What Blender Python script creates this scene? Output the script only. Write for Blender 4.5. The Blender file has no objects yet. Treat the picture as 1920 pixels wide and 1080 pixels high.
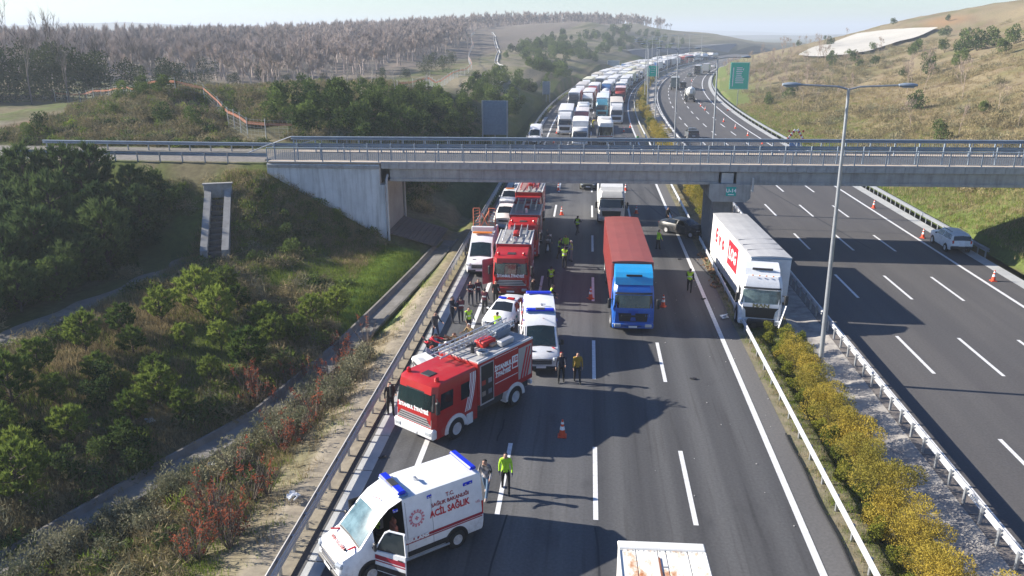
import bpy, math, random
import numpy as np
from mathutils import Vector, Matrix, noise
S = bpy.context.scene
COL = S.collection
R = math.radians
# ------------------------------------------------------------------ camera, sky, sun, exposure
H_CAM = 17.52
cam_d = bpy.data.cameras.new('camera'); cam = bpy.data.objects.new('camera', cam_d); COL.objects.link(cam)
cam_d.sensor_width = 36; cam_d.lens = 27.94; cam_d.clip_start = 0.3; cam_d.clip_end = 30000
cam.location = (0, 0, H_CAM); cam.rotation_euler = (R(90-18.030), 0, R(5.323))
S.camera = cam
SUN_EL = 25.0; SUN_AZ = math.atan2(-1.0, 0.075)     # the sun stands to the left of the road, slightly ahead
w = bpy.data.worlds.new('World'); S.world = w; w.use_nodes = True
nt = w.node_tree; nt.nodes.clear()
sk = nt.nodes.new('ShaderNodeTexSky'); sk.sky_type = 'NISHITA'; sk.sun_disc = False
sk.sun_elevation = R(SUN_EL); sk.sun_rotation = SUN_AZ
sk.air_density = 1.0; sk.dust_density = 0.4; sk.ozone_density = 1.0; sk.altitude = 100
bg = nt.nodes.new('ShaderNodeBackground'); bg.inputs[1].default_value = 0.050
wo = nt.nodes.new('ShaderNodeOutputWorld')
tint = nt.nodes.new('ShaderNodeMix'); tint.data_type = 'RGBA'; tint.blend_type = 'MULTIPLY'; tint.inputs[0].default_value = 1; 
tcw = nt.nodes.new('ShaderNodeTexCoord'); sxyz = nt.nodes.new('ShaderNodeSeparateXYZ'); mrw = nt.nodes.new('ShaderNodeMapRange'); mrw.interpolation_type = 'SMOOTHSTEP'
mrw.inputs[1].default_value = 0.0; mrw.inputs[2].default_value = .24          # pale hazy band all round the horizon, deeper blue above
hzc = nt.nodes.new('ShaderNodeMix'); hzc.data_type = 'RGBA'; hzc.inputs[6].default_value = (1.10, 1.32, 1.58, 1); hzc.inputs[7].default_value = (.64, .93, 1.42, 1)
nt.links.new(tcw.outputs['Generated'], sxyz.inputs[0]); nt.links.new(sxyz.outputs[2], mrw.inputs[0]); nt.links.new(mrw.outputs[0], hzc.inputs[0]); nt.links.new(hzc.outputs[2], tint.inputs[7])
nt.links.new(sk.outputs[0], tint.inputs[6]); nt.links.new(tint.outputs[2], bg.inputs[0]); nt.links.new(bg.outputs[0], wo.inputs[0])
sun_d = bpy.data.lights.new('sun', 'SUN'); sun_d.energy = 5.0; sun_d.angle = R(0.53); sun_d.color = (1.0, 0.93, 0.82)
sun = bpy.data.objects.new('sun', sun_d); COL.objects.link(sun); sun.location = (-60, 20, 60)
sun.rotation_euler = Vector((1, -0.075, -math.tan(R(SUN_EL))*math.hypot(1, .075))).to_track_quat('-Z', 'Y').to_euler()
S.view_settings.view_transform = 'Standard'; S.view_settings.look = 'None'; S.view_settings.gamma = 1
S.view_settings.use_curve_mapping = False; S.view_settings.exposure = 1.2
S.cycles.max_bounces = 5; S.cycles.diffuse_bounces = 2; S.cycles.glossy_bounces = 2; S.cycles.transmission_bounces = 4
S.cycles.transparent_max_bounces = 6; S.cycles.volume_bounces = 0; S.cycles.caustics_reflective = False; S.cycles.caustics_refractive = False
S.cycles.use_denoising = True

# ------------------------------------------------------------------ materials
MATS = {}
def mat(name, col, rough=.6, metal=0., var=.0, scale=3., col2=None, bump=0., obcol=False, spec=.5, detail=4, attr=None, bscale=None, streak=0., dust=0.):
    """base colour varied by noise between col and col2 (or col*(1-var)); obcol: the object's own colour; attr: a colour attribute."""
    if name in MATS: return MATS[name]
    m = bpy.data.materials.new(name); m.use_nodes = True; MATS[name] = m
    n = m.node_tree.nodes; l = m.node_tree.links; b = n['Principled BSDF']
    b.inputs['Roughness'].default_value = rough; b.inputs['Metallic'].default_value = metal
    b.inputs['Specular IOR Level'].default_value = spec
    base = None
    if obcol:
        oi = n.new('ShaderNodeObjectInfo'); base = oi.outputs['Color']
    if attr:
        at = n.new('ShaderNodeAttribute'); at.attribute_name = attr; base = at.outputs['Color']
    if base is None:
        rgb = n.new('ShaderNodeRGB'); rgb.outputs[0].default_value = (*col, 1); base = rgb.outputs[0]
    if var > 0 or col2 or bump:
        tc = n.new('ShaderNodeTexCoord'); nz = n.new('ShaderNodeTexNoise'); nz.inputs['Scale'].default_value = scale
        nz.inputs['Detail'].default_value = detail; nz.inputs['Roughness'].default_value = .65
        l.new(tc.outputs['Object'], nz.inputs['Vector'])
        if var > 0 or col2:
            cr = n.new('ShaderNodeMapRange'); cr.inputs[1].default_value = .32; cr.inputs[2].default_value = .68
            l.new(nz.outputs[0], cr.inputs[0])
            mx = n.new('ShaderNodeMix'); mx.data_type = 'RGBA'; l.new(cr.outputs[0], mx.inputs[0])
            l.new(base, mx.inputs[6])
            if col2: mx.inputs[7].default_value = (*col2, 1)
            else:
                ml = n.new('ShaderNodeMix'); ml.data_type = 'RGBA'; ml.blend_type = 'MULTIPLY'; ml.inputs[0].default_value = 1
                l.new(base, ml.inputs[6]); ml.inputs[7].default_value = (1-var, 1-var, 1-var*.9, 1); l.new(ml.outputs[2], mx.inputs[7])
            base = mx.outputs[2]
        if bump:
            n2 = nz
            if bscale:
                n2 = n.new('ShaderNodeTexNoise'); n2.inputs['Scale'].default_value = bscale; n2.inputs['Detail'].default_value = 5
                l.new(tc.outputs['Object'], n2.inputs['Vector'])
            bp = n.new('ShaderNodeBump'); bp.inputs['Strength'].default_value = bump; bp.inputs['Distance'].default_value = .05
            l.new(n2.outputs[0], bp.inputs['Height']); l.new(bp.outputs[0], b.inputs['Normal'])
    if streak or dust:
        tc2 = n.new('ShaderNodeTexCoord'); mp = n.new('ShaderNodeMapping'); mp.inputs['Scale'].default_value = (1.6, 1.6, .12) if streak else (1, 1, 1); l.new(tc2.outputs['Object'], mp.inputs[0])
        n3 = n.new('ShaderNodeTexNoise'); n3.inputs['Scale'].default_value = 1.4 if streak else 2.6; n3.inputs['Detail'].default_value = 7; n3.inputs['Roughness'].default_value = .7; l.new(mp.outputs[0], n3.inputs['Vector'])
        r3 = n.new('ShaderNodeMapRange'); r3.inputs[1].default_value = .47; r3.inputs[2].default_value = .72; l.new(n3.outputs[0], r3.inputs[0]); fac = r3.outputs[0]
        m3 = n.new('ShaderNodeMix'); m3.data_type = 'RGBA'; l.new(base, m3.inputs[6])
        if streak:                                    # water stains running down
            k3 = n.new('ShaderNodeMath'); k3.operation = 'MULTIPLY'; l.new(fac, k3.inputs[0]); k3.inputs[1].default_value = streak; fac = k3.outputs[0]; m3.inputs[7].default_value = (.10, .095, .085, 1)
        else:                                         # road dust thrown up along the sills
            sz = n.new('ShaderNodeSeparateXYZ'); l.new(tc2.outputs['Object'], sz.inputs[0]); r4 = n.new('ShaderNodeMapRange'); r4.inputs[1].default_value = 1.25; r4.inputs[2].default_value = .25; l.new(sz.outputs[2], r4.inputs[0])
            q4 = n.new('ShaderNodeMath'); q4.operation = 'MULTIPLY_ADD'; l.new(r4.outputs[0], q4.inputs[0]); q4.inputs[1].default_value = .8; q4.inputs[2].default_value = .16
            k3 = n.new('ShaderNodeMath'); k3.operation = 'MULTIPLY'; l.new(fac, k3.inputs[0]); l.new(q4.outputs[0], k3.inputs[1]); k4 = n.new('ShaderNodeMath'); k4.operation = 'MULTIPLY'; l.new(k3.outputs[0], k4.inputs[0]); k4.inputs[1].default_value = dust; fac = k4.outputs[0]
            m3.inputs[7].default_value = (.22, .19, .155, 1)
        l.new(fac, m3.inputs[0]); base = m3.outputs[2]
    l.new(base, b.inputs['Base Color'])
    return m
def leafmat(name, c1, c2, scale=1.5, trans=.25):
    """thin leaves: diffuse plus a little light through the leaf; hue differs from clump to clump and plant to plant"""
    m = bpy.data.materials.new(name); m.use_nodes = True; MATS[name] = m
    n = m.node_tree.nodes; l = m.node_tree.links; n.clear()
    tc = n.new('ShaderNodeTexCoord'); nz = n.new('ShaderNodeTexNoise'); nz.inputs['Scale'].default_value = scale; nz.inputs['Detail'].default_value = 2
    l.new(tc.outputs['Object'], nz.inputs['Vector'])
    oi = n.new('ShaderNodeObjectInfo'); ad = n.new('ShaderNodeMath'); ad.operation = 'MULTIPLY_ADD'
    l.new(oi.outputs['Random'], ad.inputs[0]); ad.inputs[1].default_value = .5; l.new(nz.outputs[0], ad.inputs[2])
    cr = n.new('ShaderNodeMapRange'); cr.inputs[1].default_value = .42; cr.inputs[2].default_value = 1.05; l.new(ad.outputs[0], cr.inputs[0])
    mx = n.new('ShaderNodeMix'); mx.data_type = 'RGBA'; mx.inputs[6].default_value = (*c1, 1); mx.inputs[7].default_value = (*c2, 1)
    l.new(cr.outputs[0], mx.inputs[0])
    d = n.new('ShaderNodeBsdfDiffuse'); t = n.new('ShaderNodeBsdfTranslucent'); ms = n.new('ShaderNodeMixShader'); ms.inputs[0].default_value = trans
    l.new(mx.outputs[2], d.inputs[0]); l.new(mx.outputs[2], t.inputs[0]); l.new(d.outputs[0], ms.inputs[1]); l.new(t.outputs[0], ms.inputs[2])
    o = n.new('ShaderNodeOutputMaterial'); l.new(ms.outputs[0], o.inputs[0])
    return m
def glassmat():
    m = mat('window_glass', (.012, .016, .02), .06, 0, spec=.7); return m
GLASS = glassmat()
PAINT = mat('vehicle_paint', (1, 1, 1), .40, 0, var=.10, scale=2.2, obcol=True, dust=.75)
TARP = mat('tarpaulin', (1, 1, 1), .6, 0, var=.16, scale=1.0, obcol=True, bump=.4, bscale=1.4, dust=.5)
CLOTH = mat('cloth', (1, 1, 1), .85, 0, var=.12, scale=9, obcol=True)
RUBBER = mat('rubber', (.018, .018, .019), .85, var=.3, scale=6)
BLACK = mat('black_plastic', (.02, .02, .022), .55, var=.3)
DARK = mat('dark_metal', (.05, .05, .053), .6, .2, var=.3)
STEEL = mat('galvanised_steel', (.42, .44, .46), .45, .55, var=.22, scale=2.5)
GALV2 = mat('painted_rail', (.30, .36, .42), .5, .25, var=.25, scale=1.2)
CHROME = mat('chrome', (.6, .6, .62), .25, .9)
RIM = mat('wheel_rim', (.58, .58, .58), .5, .15, var=.3, scale=6)
LAMP = mat('headlamp_glass', (.55, .58, .6), .15, .3)
REDLENS = mat('red_lens', (.45, .01, .01), .25)
AMBER = mat('amber_lens', (.75, .22, .02), .3)
BLUELENS = mat('blue_lens', (.01, .03, .55), .2)
WHITE = mat('white_marking', (.80, .80, .78), .7, var=.30, scale=5, detail=8)
REDMARK = mat('red_marking', (.5, .015, .03), .5)
DREDMARK = mat('dark_red_marking', (.30, .012, .03), .5)
WHITEMARK = mat('white_letter', (.82, .82, .82), .5)
GREENSIGN = mat('green_sign', (.01, .56, .36), .45, var=.1)
CONC = mat('concrete', (.39, .385, .37), .85, col2=(.28, .275, .26), scale=1.2, bump=.2, bscale=14, streak=.45)
CONC_L = mat('pale_concrete', (.50, .50, .48), .85, col2=(.36, .37, .37), scale=.7, bump=.2, bscale=10)
ORANGE = mat('cone_orange', (.75, .07, .015), .5, var=.15)
BARK = mat('bark', (.10, .078, .06), .9, var=.4, scale=8)
BARKG = mat('grey_bark', (.30, .25, .215), .9, col2=(.20, .165, .14), scale=3)
SKIN = mat('skin', (.42, .24, .17), .6)
HAIR = mat('dark_hair', (.015, .012, .01), .7)

# ------------------------------------------------------------------ mesh building
class MB:
    def __init__(s): s.v = []; s.f = []; s.mi = []; s.cur = 0
    def add(s, vs, fs):
        o = len(s.v); s.v += [tuple(p) for p in vs]; s.f += [tuple(i+o for i in f) for f in fs]; s.mi += [s.cur]*len(fs); return s
    def box(s, c, d, ch=0., rz=0., rx=0., ry=0.):
        hx, hy, hz = d[0]/2, d[1]/2, d[2]/2
        if ch <= 0:
            vs = [(x, y, z) for x in (-hx, hx) for y in (-hy, hy) for z in (-hz, hz)]
            fs = [(0, 1, 3, 2), (4, 6, 7, 5), (0, 4, 5, 1), (2, 3, 7, 6), (0, 2, 6, 4), (1, 5, 7, 3)]
        else:
            ch = min(ch, hx*.98, hy*.98, hz*.98)
            vs = []; idx = {}
            for i, x in enumerate((-1, 1)):
                for j, y in enumerate((-1, 1)):
                    for k, z in enumerate((-1, 1)):
                        for a in range(3):
                            q = [hx-ch, hy-ch, hz-ch]; q[a] += ch
                            idx[(x, y, z, a)] = len(vs); vs.append((x*q[0], y*q[1], z*q[2]))
            fs = []
            I = lambda x, y, z, a: idx[(x, y, z, a)]
            for sg in (-1, 1):
                fs.append((I(sg, -1, -1, 0), I(sg, 1, -1, 0), I(sg, 1, 1, 0), I(sg, -1, 1, 0))[::sg])
                fs.append((I(-1, sg, -1, 1), I(1, sg, -1, 1), I(1, sg, 1, 1), I(-1, sg, 1, 1))[::-sg])
                fs.append((I(-1, -1, sg, 2), I(1, -1, sg, 2), I(1, 1, sg, 2), I(-1, 1, sg, 2))[::sg])
            for a in (-1, 1):
                for b in (-1, 1):
                    k = a*b
                    fs.append((I(a, b, -1, 0), I(a, b, -1, 1), I(a, b, 1, 1), I(a, b, 1, 0))[::k])
                    fs.append((I(a, -1, b, 0), I(a, 1, b, 0), I(a, 1, b, 2), I(a, -1, b, 2))[::k])
                    fs.append((I(-1, a, b, 1), I(-1, a, b, 2), I(1, a, b, 2), I(1, a, b, 1))[::k])
                    for c_ in (-1, 1): fs.append((I(a, b, c_, 0), I(a, b, c_, 1), I(a, b, c_, 2))[::k*c_])
        if rz or rx or ry:
            M = Matrix.Rotation(rz, 3, 'Z') @ Matrix.Rotation(ry, 3, 'Y') @ Matrix.Rotation(rx, 3, 'X')
            vs = [M @ Vector(p) for p in vs]
        return s.add([(p[0]+c[0], p[1]+c[1], p[2]+c[2]) for p in vs], fs)
    def tube(s, a, b, r, r2=None, n=8, caps=True):
        a = Vector(a); b = Vector(b); r2 = r if r2 is None else r2
        d = (b-a); q = d.to_track_quat('Z', 'Y').to_matrix()
        vs = []
        for P, rr in ((a, r), (b, r2)):
            for i in range(n):
                t = 2*math.pi*i/n; vs.append(P + q @ Vector((rr*math.cos(t), rr*math.sin(t), 0)))
        fs = [(i, (i+1) % n, n+(i+1) % n, n+i) for i in range(n)]
        if caps: fs += [tuple(range(n))[::-1], tuple(range(n, 2*n))]
        return s.add(vs, fs)
    def path(s, pts, r, n=6, closed=False):
        for i in range(len(pts)-1): s.tube(pts[i], pts[i+1], r, n=n)
        if closed: s.tube(pts[-1], pts[0], r, n=n)
        return s
    def lathe(s, prof, c=(0, 0, 0), axis='Z', n=16, caps=True):
        vs = []; fs = []
        for (r, z) in prof:
            for i in range(n):
                t = 2*math.pi*i/n; p = (r*math.cos(t), r*math.sin(t), z)
                if axis == 'X': p = (p[2], p[0], p[1])
                if axis == 'Y': p = (p[1], p[2], p[0])
                vs.append((p[0]+c[0], p[1]+c[1], p[2]+c[2]))
        m = len(prof)
        for k in range(m-1):
            for i in range(n): fs.append((k*n+i, k*n+(i+1) % n, (k+1)*n+(i+1) % n, (k+1)*n+i))
        if caps and prof[0][0] > 1e-4: fs.append(tuple(range(n))[::-1])
        if caps and prof[-1][0] > 1e-4: fs.append(tuple((m-1)*n+i for i in range(n)))
        return s.add(vs, fs)
    def prism(s, poly, a, b, axis='X'):
        """poly of 2-D points extruded from a to b along the axis"""
        n = len(poly)
        def P(p, t): return {'X': (t, p[0], p[1]), 'Y': (p[0], t, p[1]), 'Z': (p[0], p[1], t)}[axis]
        vs = [P(p, a) for p in poly]+[P(p, b) for p in poly]
        fs = [(i, (i+1) % n, n+(i+1) % n, n+i) for i in range(n)]+[tuple(range(n))[::-1], tuple(range(n, 2*n))]
        return s.add(vs, fs)
    def sweep(s, prof, pts, closed=False):
        """2-D profile (side, up) swept along a ground polyline of (x, y, z)"""
        n = len(prof); N = len(pts); vs = []; fs = []
        for i, p in enumerate(pts):
            a = Vector(pts[max(i-1, 0)]); b = Vector(pts[min(i+1, N-1)]); d = (b-a); d.z = 0; d.normalize()
            sd = Vector((d.y, -d.x, 0))
            for (u, v) in prof: vs.append((p[0]+sd.x*u, p[1]+sd.y*u, p[2]+v))
        m = n if closed else n-1
        for i in range(N-1):
            for k in range(m): fs.append((i*n+k, i*n+(k+1) % n, (i+1)*n+(k+1) % n, (i+1)*n+k))
        if closed: fs += [tuple(range(n))[::-1], tuple((N-1)*n+k for k in range(n))]
        return s.add(vs, fs)
    def mesh(s, name, mats, smooth=None, fix=True):
        me = bpy.data.meshes.new(name); me.from_pydata(s.v, [], s.f); 
        for m in (mats if isinstance(mats, (list, tuple)) else [mats]): me.materials.append(m)
        if any(s.mi): me.polygons.foreach_set('material_index', s.mi)
        if fix:
            import bmesh
            bm = bmesh.new(); bm.from_mesh(me); bmesh.ops.recalc_face_normals(bm, faces=bm.faces); bm.to_mesh(me); bm.free()
        if smooth is not None:
            me.polygons.foreach_set('use_smooth', [True]*len(me.polygons)); me.set_sharp_from_angle(angle=R(smooth))
        me.update(); return me
    def obj(s, name, mats, parent=None, col=None, smooth=None, loc=None, fix=True):
        return link(name, s.mesh(name, mats, smooth, fix), parent, col, loc)
def link(name, me, parent=None, col=None, loc=None, rot=None):
    o = bpy.data.objects.new(name, me); COL.objects.link(o)
    if parent is not None: o.parent = parent
    if col is not None: o.color = (*col, 1)
    if loc is not None: o.location = loc
    if rot is not None: o.rotation_euler = rot
    return o
def tag(o, label=None, cat=None, group=None, kind=None):
    if label: o['label'] = label
    if cat: o['category'] = cat
    if group: o['group'] = group
    if kind: o['kind'] = kind
    return o
def thing(name, label, cat, loc=(0, 0, 0), rz=0., group=None):
    o = bpy.data.objects.new(name, None); COL.objects.link(o); o.location = loc; o.rotation_euler = (0, 0, rz)
    o.empty_display_size = .3
    return tag(o, label, cat, group)
KIDS = {}
def copy_tree(src, parent=None, colors=None):
    """a thing with copies of its parts and sub-parts (mesh data shared); colors: {part name: colour}"""
    c = src.copy(); COL.objects.link(c)
    if parent is not None: c.parent = parent
    base = src.name.split('.')[0]
    if colors and base in colors: c.color = (*colors[base], 1)
    for ch in list(src.children): copy_tree(ch, c, colors)
    return c
class Loft:
    """rings of points joined into a skin; patch() lays a panel on that skin"""
    def __init__(s, rings): s.r = [[Vector(p) for p in q] for q in rings]
    def at(s, u, v):
        u = min(max(u, 0), len(s.r)-1.0001); v = min(max(v, 0), len(s.r[0])-1.0001)
        i, j = int(u), int(v); a, b = u-i, v-j
        return (s.r[i][j]*(1-b)+s.r[i][j+1]*b)*(1-a)+(s.r[i+1][j]*(1-b)+s.r[i+1][j+1]*b)*a
    def nrm(s, u, v, e=.02):
        d1 = s.at(u+e, v)-s.at(u-e, v); d2 = s.at(u, v+e)-s.at(u, v-e); n = d1.cross(d2)
        return n.normalized() if n.length > 1e-9 else Vector((0, 0, 1))
    def skin(s, mb, cap0=True, cap1=True):
        n = len(s.r[0]); vs = [p for q in s.r for p in q]; fs = []
        for i in range(len(s.r)-1):
            for j in range(n-1): fs.append((i*n+j, i*n+j+1, (i+1)*n+j+1, (i+1)*n+j))
        if cap0: fs.append(tuple(range(n))[::-1])
        if cap1: fs.append(tuple((len(s.r)-1)*n+j for j in range(n)))
        mb.add(vs, fs); return mb
    def patch(s, mb, c00, c10, c11, c01, nu=3, nv=3, off=.012, sgn=1):
        """corner (u, v) pairs, bilinear in between, lifted off the skin"""
        vs = []; fs = []
        for i in range(nu+1):
            a = i/nu
            for j in range(nv+1):
                b = j/nv
                u = (c00[0]*(1-b)+c01[0]*b)*(1-a)+(c10[0]*(1-b)+c11[0]*b)*a
                v = (c00[1]*(1-b)+c01[1]*b)*(1-a)+(c10[1]*(1-b)+c11[1]*b)*a
                n = s.nrm(min(max(u, .03), len(s.r)-1.03), min(max(v, .03), len(s.r[0])-1.03))
                vs.append(s.at(u, v)+n*off*sgn)
        for i in range(nu):
            for j in range(nv): k = i*(nv+1)+j; fs.append((k, k+1, k+nv+2, k+nv+1))
        mb.add(vs, fs); return mb
_font_cache = {}
def lettering(text, size, parent, loc, rot, m, name='lettering', sx=1., bold=0., align='CENTER', mirror=False, col=None):
    """raised flat letters as a mesh; local x runs along the line, y up"""
    cu = bpy.data.curves.new('lettering', 'FONT'); cu.body = text; cu.size = size; cu.align_x = align; cu.align_y = 'CENTER'
    cu.extrude = .004; cu.offset = bold; cu.resolution_u = 2
    t = bpy.data.objects.new('tmp', cu); COL.objects.link(t)
    dg = bpy.context.evaluated_depsgraph_get(); me = bpy.data.meshes.new_from_object(t.evaluated_get(dg))
    bpy.data.objects.remove(t); bpy.data.curves.remove(cu)
    me.name = name; me.materials.clear(); me.materials.append(m)
    k = -1 if mirror else 1
    me.transform(Matrix.Diagonal((sx*k, 1, 1, 1)))
    if mirror: me.flip_normals()
    return link(name, me, parent, col, loc, rot)
# ------------------------------------------------------------------ the road's line and the land
RAD, S0 = 1053.0, 145.3
def YN(y): return y*1.1475+1.85            # survey stations to metres along the road
def YO(y): return (y-1.85)/1.1475
def RC(u, s, z=0.):
    """point at lateral offset u and station s along the motorway: straight, then a long right-hand bend"""
    if s <= S0: return (u, s, z)
    t = (s-S0)/RAD
    return (RAD-(RAD-u)*math.cos(t), S0+(RAD-u)*math.sin(t), z)
def RH(s): return 0. if s <= S0 else -(s-S0)/RAD
rng = np.random.default_rng(7); random.seed(7)
def smooth(a, b, x):
    t = np.clip((x-a)/(b-a), 0, 1); return t*t*(3-2*t)
def vnoise(x, y, sc, seed=0):
    """value noise on arrays"""
    x = x/sc+seed*17.3; y = y/sc-seed*9.1
    xi = np.floor(x); yi = np.floor(y); fx = x-xi; fy = y-yi; fx = fx*fx*(3-2*fx); fy = fy*fy*(3-2*fy)
    h = lambda a, b: np.mod(np.sin(a*127.1+b*311.7+seed*3.7)*43758.5453, 1.0)
    return (h(xi, yi)*(1-fx)+h(xi+1, yi)*fx)*(1-fy)+(h(xi, yi+1)*(1-fx)+h(xi+1, yi+1)*fx)*fy
def fbm(x, y, sc, seed=0): return .55*vnoise(x, y, sc, seed)+.3*vnoise(x, y, sc/2.1, seed+1)+.15*vnoise(x, y, sc/4.3, seed+2)
class RBF:
    def __init__(s, pts):
        p = np.array(pts, float); s.p = p[:, :2]; d = np.linalg.norm(s.p[:, None]-s.p[None], axis=2)
        n = len(p); A = np.zeros((n+3, n+3)); A[:n, :n] = d; A[:n, n] = 1; A[:n, n+1:] = s.p; A[n, :n] = 1; A[n+1:, :n] = s.p.T
        s.w = np.linalg.solve(A+np.eye(n+3)*1e-9, np.concatenate([p[:, 2], np.zeros(3)])); s.n = n
    def __call__(s, x, y):
        sh = x.shape; q = np.stack([x.ravel(), y.ravel()], 1)
        d = np.linalg.norm(q[:, None]-s.p[None], axis=2)
        return (d@s.w[:s.n]+s.w[s.n]+q@s.w[s.n+1:]).reshape(sh)
LNORTH = RBF([(-12.6, y, .1) for y in (62, 75, 90, 110, 130, 160, 200, 260, 330, 400, 480, 560, 640)] + [
    (-17, 64, 2.2), (-22, 64, 5.3), (-27, 63, 6.6), (-45, 63, 6.6), (-70, 66, 6.4), (-110, 70, 6.2),
    (-16, 80, 2.6), (-21, 80, 6.2), (-27, 80, 7.6), (-37, 72, 7.0), (-43, 80, 7.6), (-51, 82, 9.3), (-58, 88, 8.6), (-66, 80, 6.7), (-90, 85, 6.0), (-120, 100, 6),
    (-16, 100, 2.5), (-22, 100, 6.2), (-30, 98, 9.0), (-42, 105, 8.2), (-60, 105, 7.6), (-90, 112, 5.2),
    (-20, 125, 5.2), (-27, 118, 8.2), (-36, 130, 6.8), (-50, 140, 5.5), (-80, 140, 4.8), (-120, 140, 6),
    (-20, 155, 5.0), (-24, 170, 6.0), (-40, 160, 4.4), (-70, 170, 4.4), (-110, 190, 6.5), (-180, 200, 9),
    (-24, 215, 6), (-40, 240, 6.2), (-70, 240, 7.0), (-110, 260, 9), (-200, 300, 8.5), (-320, 300, 6),
    (-26, 300, 7.2), (-60, 320, 9.5), (-100, 340, 13), (-200, 400, 11), (-330, 420, 6),
    (-24, 390, 6.5), (-60, 400, 13.5), (-80, 410, 15), (-120, 420, 17), (-30, 460, 7), (-78, 470, 21.5), (-140, 480, 19), (-260, 520, 8), (-420, 560, 2),
    (-20, 520, 5.5), (-50, 540, 10), (-90, 560, 21), (-160, 580, 15), (-20, 620, 7), (-80, 660, 14), (-200, 680, 8), (-420, 700, 3)])
RIGHT = RBF([(33.4, y, .05) for y in (0, 30, 50, 65, 80, 100, 130, 170, 220, 280, 340, 420, 520)] + [
    (37, 30, 1.0), (45, 30, 4), (37, 56, 2.2), (40, 65, 3.4), (46, 75, 3.0), (46, 82, 4.6), (50, 100, 4.2), (42, 110, 2.2), (42, 130, 2.4), (42, 160, 2.0), (42, 200, 2.8), (40, 240, 4.0), (40, 290, 5.0), (41, 345, 5.2), (42, 420, 4.5),
    (58, 60, 6.5), (60, 90, 6.3), (58, 130, 5.5), (72, 130, 10.5), (60, 170, 4.4), (88, 160, 12.3), (75, 110, 11), (100, 110, 15),
    (55, 220, 5.4), (66, 250, 6.6), (75, 250, 8.6), (110, 200, 15.5), (88, 255, 9.2), (50, 297, 6.5), (63.8, 297.4, 9.7), (78.1, 348.1, 12.4), (87.4, 370.0, 14.3), (96.9, 387.4, 16), (110.6, 391.3, 18.5), (122.7, 379.5, 20.3), (134.2, 372.4, 22.4), (145.1, 354.5, 23.9), (77.6, 416.6, 11.8), (96.6, 453.1, 15.5), (127.2, 453.8, 20.5), (100, 300, 11.5), (132, 300, 15.8), (128, 255, 17),
    (150, 300, 24), (136, 250, 23), (165, 300, 27.0), (190, 380, 28), (200, 250, 30), (260, 330, 32),
    (60, 430, 6), (200, 480, 22), (300, 480, 20), (110, 540, 3), (200, 580, 8), (340, 600, 10), (180, 150, 26), (260, 200, 30), (120, 60, 16), (180, 40, 20), (100, 20, 12)])
DITCH = [(-21.6, 12.5, -1.6), (-20.8, 17.7, -1.5), (-17.8, 24.2, -1.35), (-15.5, 28.6, -1.25), (-13.9, 36, -1.0), (-13.0, 43, -.8), (-12.2, 50, -.6), (-11.7, 57, -.5), (-11.4, 70, -.35), (-11.3, 100, -.3)]
_d = np.array(DITCH)
def ditch_x(y): return np.interp(y, _d[:, 1], _d[:, 0])
def ditch_z(y): return np.interp(y, _d[:, 1], _d[:, 2])
def deck_z(x): return 7.02+(x+26.3)*.0065
def land_left(u, s): return land_left_(u+.15, YO(s))*1.05
def land_right(u, s): return land_right_(u, YO(s))*(1.03+.16*smooth(60, 120, u))
def land_left_(u, s):
    n = fbm(u, s, 9, 1)-.5; n2 = fbm(u, s, 2.6, 4)-.5
    xd = ditch_x(s); zd = ditch_z(s)
    bank = np.where(u > xd, np.interp((u-xd)/np.maximum(-10.9-xd, .05), [0, .25, 1], [0, .12, 1])*(0.02-zd)+zd, 0)
    west = zd+.75*smooth(0, 3, xd-u)+smooth(3, 14, xd-u)*(.55-zd*.5)+n*1.1*smooth(2, 10, xd-u)
    val = np.where(u > xd, bank, west)
    val = np.where(u > -10.9, .03, val)
    crest = np.interp(u, [-26.6, -16.5, -12.5, -10.9], [6.45, 1.15, .05, .02])
    side = crest-np.maximum(54.9-s, 0)/1.42
    val = np.where(u < -10.9, np.maximum(val, side+n2*.35*smooth(0, 2, 54.9-s)), val)
    north = LNORTH(u, s)+n*.9*smooth(-13, -20, u)+n2*.5*smooth(-13, -16, u)
    north = np.where(u > -12.4, .03-.4*smooth(-10.9, -11.3, u), north)
    plat = np.where(u < -26.6, 6.5, crest)
    a = smooth(54.9, 55.0, s); b = smooth(61.6, 65, s)
    z = (val*(1-a)+plat*a)*(1-b)+north*b
    # the ditch's bed is cut a little under its concrete
    z = z-.35*np.exp(-((u-xd)/.8)**2)*(s < 100)*(u < -10.95)
    return z
def land_right_(u, s):
    n = fbm(u, s, 11, 8)-.5; n2 = fbm(u, s, 3, 9)-.5
    z = RIGHT(u, s)+n*1.2*smooth(36, 46, u)+n2*.5*smooth(34, 38, u)
    return np.where(u < 33.6, .03, np.maximum(z, .03))
def ground_z(u, s):
    """height of the ground at road coordinates"""
    a = np.array([float(u)]); b = np.array([float(s)])
    if u < -9: return float(land_left(a, b)[0])
    if u > 32.5: return float(land_right(a, b)[0])
    return 0.
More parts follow.
